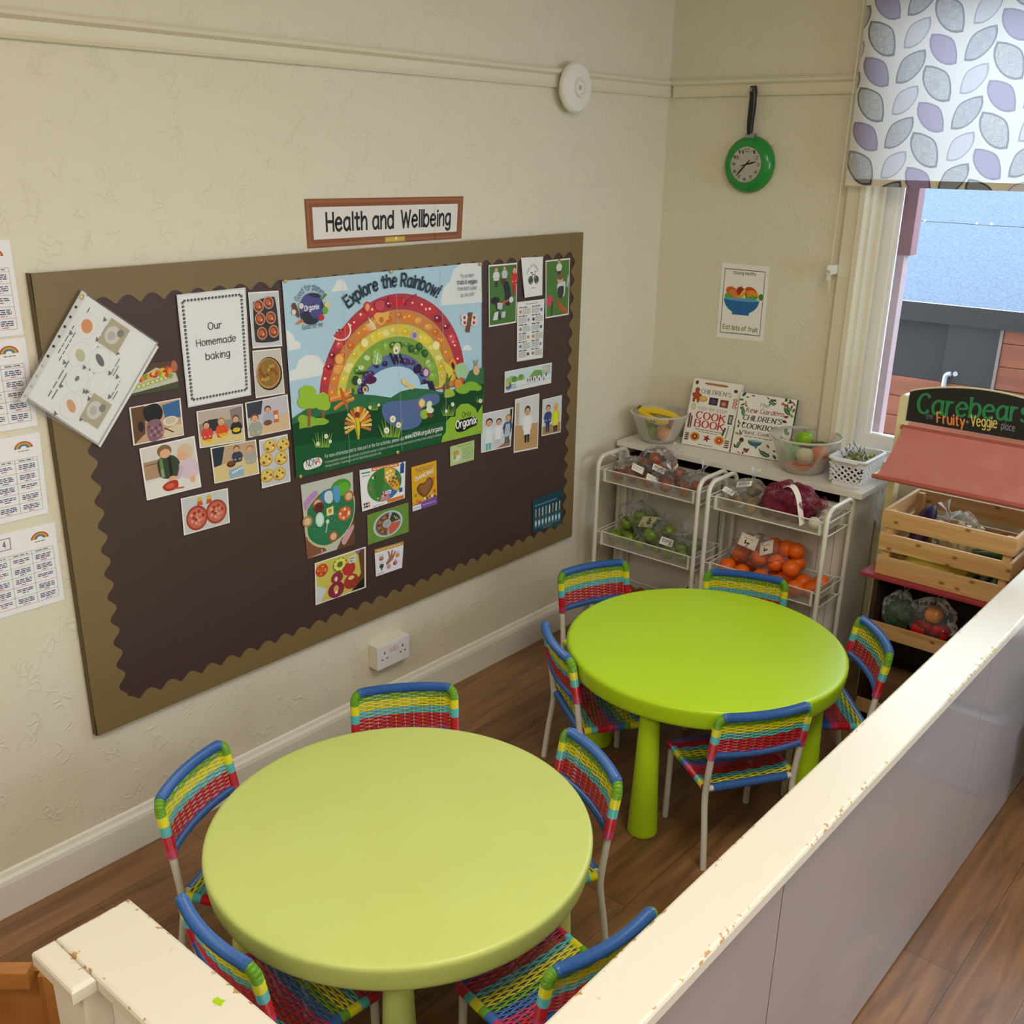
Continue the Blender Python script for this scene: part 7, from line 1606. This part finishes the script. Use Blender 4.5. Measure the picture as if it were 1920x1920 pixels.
# counter shelf and the dark open cupboard below
rel(MB().box(1.218, 1.718, -0.533, -0.318, 0.562, 0.575, bev=.003).build('counter', M_stallred, t), t)
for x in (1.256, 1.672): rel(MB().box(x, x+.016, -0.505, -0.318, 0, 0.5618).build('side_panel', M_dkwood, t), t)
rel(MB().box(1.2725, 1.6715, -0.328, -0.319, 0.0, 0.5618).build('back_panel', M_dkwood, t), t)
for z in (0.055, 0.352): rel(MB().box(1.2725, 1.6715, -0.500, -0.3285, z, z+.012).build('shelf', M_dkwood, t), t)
rel(MB().box(1.259, 1.688, -0.515, -0.5055, 0.352, 0.404, bev=.002).build('front_board', M_pale, t), t)
rel(MB().box(1.259, 1.688, -0.515, -0.5055, 0.055, 0.105, bev=.002).build('front_board', M_pale, t), t)

# pine crate on the counter
t = thing('pine_crate', 'slatted pale pine crate of vegetables standing on the stall counter', 'crate', (1.46, -0.36, 0.5755))
CX0, CX1, CY0, CY1, CZ0 = 1.257, 1.672, -0.512, -0.205, 0.5758
for z0, z1 in ((0.0, 0.062), (0.085, 0.143), (0.166, 0.224)):
    z0 += CZ0; z1 += CZ0
    rel(MB().box(CX0, CX1, CY0, CY0+.011, z0, z1, bev=.0015).build('front_slat', M_pale, t), t)
    rel(MB().box(CX0, CX1, CY1-.011, CY1, z0, z1, bev=.0015).build('back_slat', M_pale, t), t)
M_pale2 = wood('pale_pine_end', (206, 164, 112), (188, 142, 88), (40, 2.5, 60), 0.55)
for x in (CX0, CX1-.011):
    for z0, z1 in ((0.0, 0.062), (0.085, 0.143), (0.166, 0.224)): rel(MB().box(x, x+.011, CY0+.0115, CY1-.0115, CZ0+z0, CZ0+z1).build('end_slat', M_pale2, t), t)
for x in (CX0+.0115, CX1-.0345):
    for y in (CY0+.0115, CY1-.0345): rel(MB().box(x, x+.023, y, y+.023, CZ0+.002, CZ0+.219).build('corner_post', M_pale2, t), t)
rel(MB().box(CX0+.0115, CX1-.0115, CY0+.0115, CY1-.0115, CZ0+.0005, CZ0+.010).build('bottom', M_pale, t), t)
FZ = CZ0+.011
M_aub = mat('aubergine_skin', (44, 22, 66), .25)
def long_veg(name, label, cat, a, c, r, mt, group=None, tip=None):
    a, c = Vector(a), Vector(c); o = thing(name, label, cat, a, 0, group); d = c-a; N = 12
    pts = [d*(i/N)+Vector((0, 0, .006*math.sin(PI*i/N))) for i in range(N+1)]
    MB().tube(pts, [max(.0015, r*math.sin(PI*(.06+.88*i/N))**.5*(1.0+.12*i/N)) for i in range(N+1)], 14).build('body', mt, o, smooth=60)
    if tip: MB().tube([d*-.02, d*.05], [r*.35, r*.62], 10).build('cap', tip, o, smooth=60)
    return o
M_cap2 = mat('green_cap', (70, 96, 44), .6)
long_veg('aubergine', 'dark purple aubergine tip showing at the left in the pine crate', 'vegetable', (1.345, -.30, FZ+.190), (1.335, -.40, FZ+.06), .032, M_aub)
M_pars = mat('cream_parsnip', (214, 200, 150), .5, mottle=(40, .3, (190, 170, 112))); M_yel = mat('yellow_courgette', (216, 196, 66), .4); M_cuc = mat('dark_cucumber', (58, 84, 40), .35)
b = bag((1.455, -.345, FZ+.035), .085, .060, .092, 'clear knotted bag of pale vegetables sticking up from the pine crate', name='vegetable_bag', group=None, seed=51, tie=(-.55, .1, .95))
for k, (dx, dy, a) in enumerate(((-.04, -.01, .6), (-.01, -.02, .2), (.02, .0, -.2), (.045, .015, -.5), (.0, .025, .1))):
    long_veg('parsnip', 'pale parsnip in the clear knotted bag in the pine crate', 'vegetable', (1.455+dx+.3*a*.1, -.345+dy, FZ+.045), (1.455+dx-.04*a, -.345+dy, FZ+.165), .017, M_pars, 'parsnips in the knotted bag', M_cap2)
for k in range(5):
    y = -.470+.052*k; long_veg('courgette', 'yellow courgette lying along the bottom of the pine crate', 'vegetable', (1.30+.02*(k % 2), y, FZ+.022), (1.50+.02*(k % 3), y+.012, FZ+.022), .020, M_yel, 'yellow courgettes in the crate', M_cap2)
for k in range(3):
    long_veg('cucumber', 'dark green cucumber at the right end of the pine crate', 'vegetable', (1.54+.035*k, -.48, FZ+.022), (1.55+.035*k, -.24, FZ+.022), .017, M_cuc, 'cucumbers in the crate')
long_veg('courgette', 'yellow courgette resting across the others behind the crate gap', 'vegetable', (1.43, -.455, FZ+.075), (1.60, -.465, FZ+.062), .018, M_yel, None, M_cap2)
long_veg('cucumber', 'dark cucumber lying across the top in the middle of the crate', 'vegetable', (1.52, -.40, FZ+.10), (1.65, -.33, FZ+.085), .017, M_cuc)
# bags in the cupboard
LZ = .3645
M_pep = mat('red_pepper_skin', (186, 24, 30), .22); M_pepy = mat('amber_pepper_skin', (214, 130, 30), .22)
def pepper(loc, r, mt, label):
    o = MB().ball((0, 0, r*.95), r, sz=1.05, seg=24, ring=14, fn=lambda d: (1-.09*math.cos(4*math.atan2(d.y, d.x))*math.sqrt(max(0, 1-d.z*d.z)))*(1-.28*math.exp(-(1-d.z)/.12))*(1-.12*max(0, -d.z))).build('pepper', mt, None, smooth=80)
    MB().tube([(0, 0, r*1.55), (r*.06, 0, r*1.9), (r*.2, 0, r*2.15)], [r*.16, r*.1, r*.09], 8).build('stalk', M_cap2, o); o.location = loc; tag(o, label, 'pepper'); return o
pepper((1.420, -.455, LZ), .034, M_pep, 'red pepper at the front of the bag in the stall cupboard')
pepper((1.478, -.440, LZ), .033, M_pep, 'red pepper right of the front one in the stall cupboard bag')
pepper((1.450, -.440, LZ+.060), .031, M_pepy, 'amber pepper on top in the stall cupboard bag')
bag((1.448, -.44, LZ), .080, .055, .080, 'clear bag of peppers behind the front board of the stall cupboard', group=None, seed=61, tie=(.2, .3, .9))
M_leaf = mat('dark_salad_leaf', (36, 76, 34), .5)
g = thing('leafy_vegetable', 'dark green leafy vegetable in a bag at the left of the stall cupboard', 'vegetable', (1.335, -.44, LZ)); mb = MB()
for k in range(16):
    a = k*2.4; r = .012+.03*(k/16); mb.ball((r*math.cos(a), r*math.sin(a)*.8, .03+.045*math.sin(k*1.3)**2), .022, sx=1, sy=.8, sz=1.3, seg=12, ring=8, fn=lambda d: 1+.16*math.sin(9*d.x+7*d.z))
mb.build('leaves', M_leaf, g, smooth=60)
bag((1.335, -.44, LZ), .058, .052, .075, 'clear bag of greens at the left in the stall cupboard', group=None, seed=66, tie=(.1, .2, .95))
t = MB().box(1.545, 1.66, -.49, -.40, LZ, LZ+.085, bev=.006).build('carton', mat('teal_card', (40, 92, 112), .5), None); tag(t, 'teal carton at the right in the stall cupboard', 'carton')
t = MB().box(1.30, 1.42, -.47, -.36, .0675, .0675+.12, bev=.006).build('carton', mat('brown_card', (120, 86, 56), .6), None); tag(t, 'brown carton on the bottom shelf of the stall cupboard', 'carton')

# a clear bag hanging beside the worktop
t = thing('hanging_bag', 'limp clear plastic bag hanging between the worktop and the stall post', 'bag', (1.135, -0.150, 0.62))
MB().ball((0, 0, .075), 1, .034, .050, .085, seg=36, ring=20, fn=lambda d: 1+.10*math.sin(6*math.atan2(d.y, d.x)+4*d.z)+.06*math.sin(11*d.z)).build('film', film('cloudy_bag', (236, 238, 242), .22, .25), t, smooth=30)
MB().tube([(0, 0, .155), (-.02, .03, .19), (-.03, .11, .20)], .003, 6).build('handle', M_upvc, t)

# ------------------------------------------------------------------ storage boxes on the far side of the partition
M_clear = film('box_plastic', (206, 212, 220), .22, .2)
def storage(x, y, z, wx, wy, h, label, lidm, inside=None):
    t = thing('storage_box', label, 'storage box', (x, y, z), 0, 'clear storage boxes')
    mb, n = rings_([(rr_(wx*.44, wy*.44, .02), .002), (rr_(wx*.455, wy*.455, .025), .008), (rr_(wx*.485, wy*.485, .03), h-.03), (rr_(wx*.5, wy*.5, .03), h-.028), (rr_(wx*.5, wy*.5, .03), h-.012)])
    mb.f.append(tuple(range(n))); mb.c.append(mb.col); mb.mi.append(0); mb.build('body', M_clear, t, smooth=40)
    mb, n = rings_([(rr_(wx*.505, wy*.505, .03), h-.0145), (rr_(wx*.52, wy*.52, .032), h-.012), (rr_(wx*.52, wy*.52, .032), h-.002), (rr_(wx*.50, wy*.50, .03), h+.006), (rr_(wx*.46, wy*.46, .03), h+.006), (rr_(wx*.45, wy*.45, .03), h)])
    mb.f.append(tuple(range(5*n, 6*n))); mb.c.append(mb.col); mb.mi.append(0); mb.build('lid', lidm, t, smooth=40)
    if inside: MB().ball((0, 0, h*.42), 1, wx*.36, wy*.36, h*.36, seg=24, ring=14, fn=lambda d: 1+.08*math.sin(7*d.x+5*d.y)+.06*math.sin(9*d.z)).build('contents', inside, t, smooth=50)
    return t
M_lid = mat('grey_blue_lid', (110, 122, 138), .35); M_cloth = mat('white_cloth', (220, 222, 226), .8)
M_wlid = mat('white_lid', (226, 228, 232), .35)
storage(2.072, -.505, 0, .42, .40, .285, 'clear storage box with grey lid beside the partition at the right edge', M_lid)
storage(2.072, -.505, .2925, .40, .38, .29, 'clear storage box of white cloths standing on the grey lidded box', M_wlid, M_cloth)
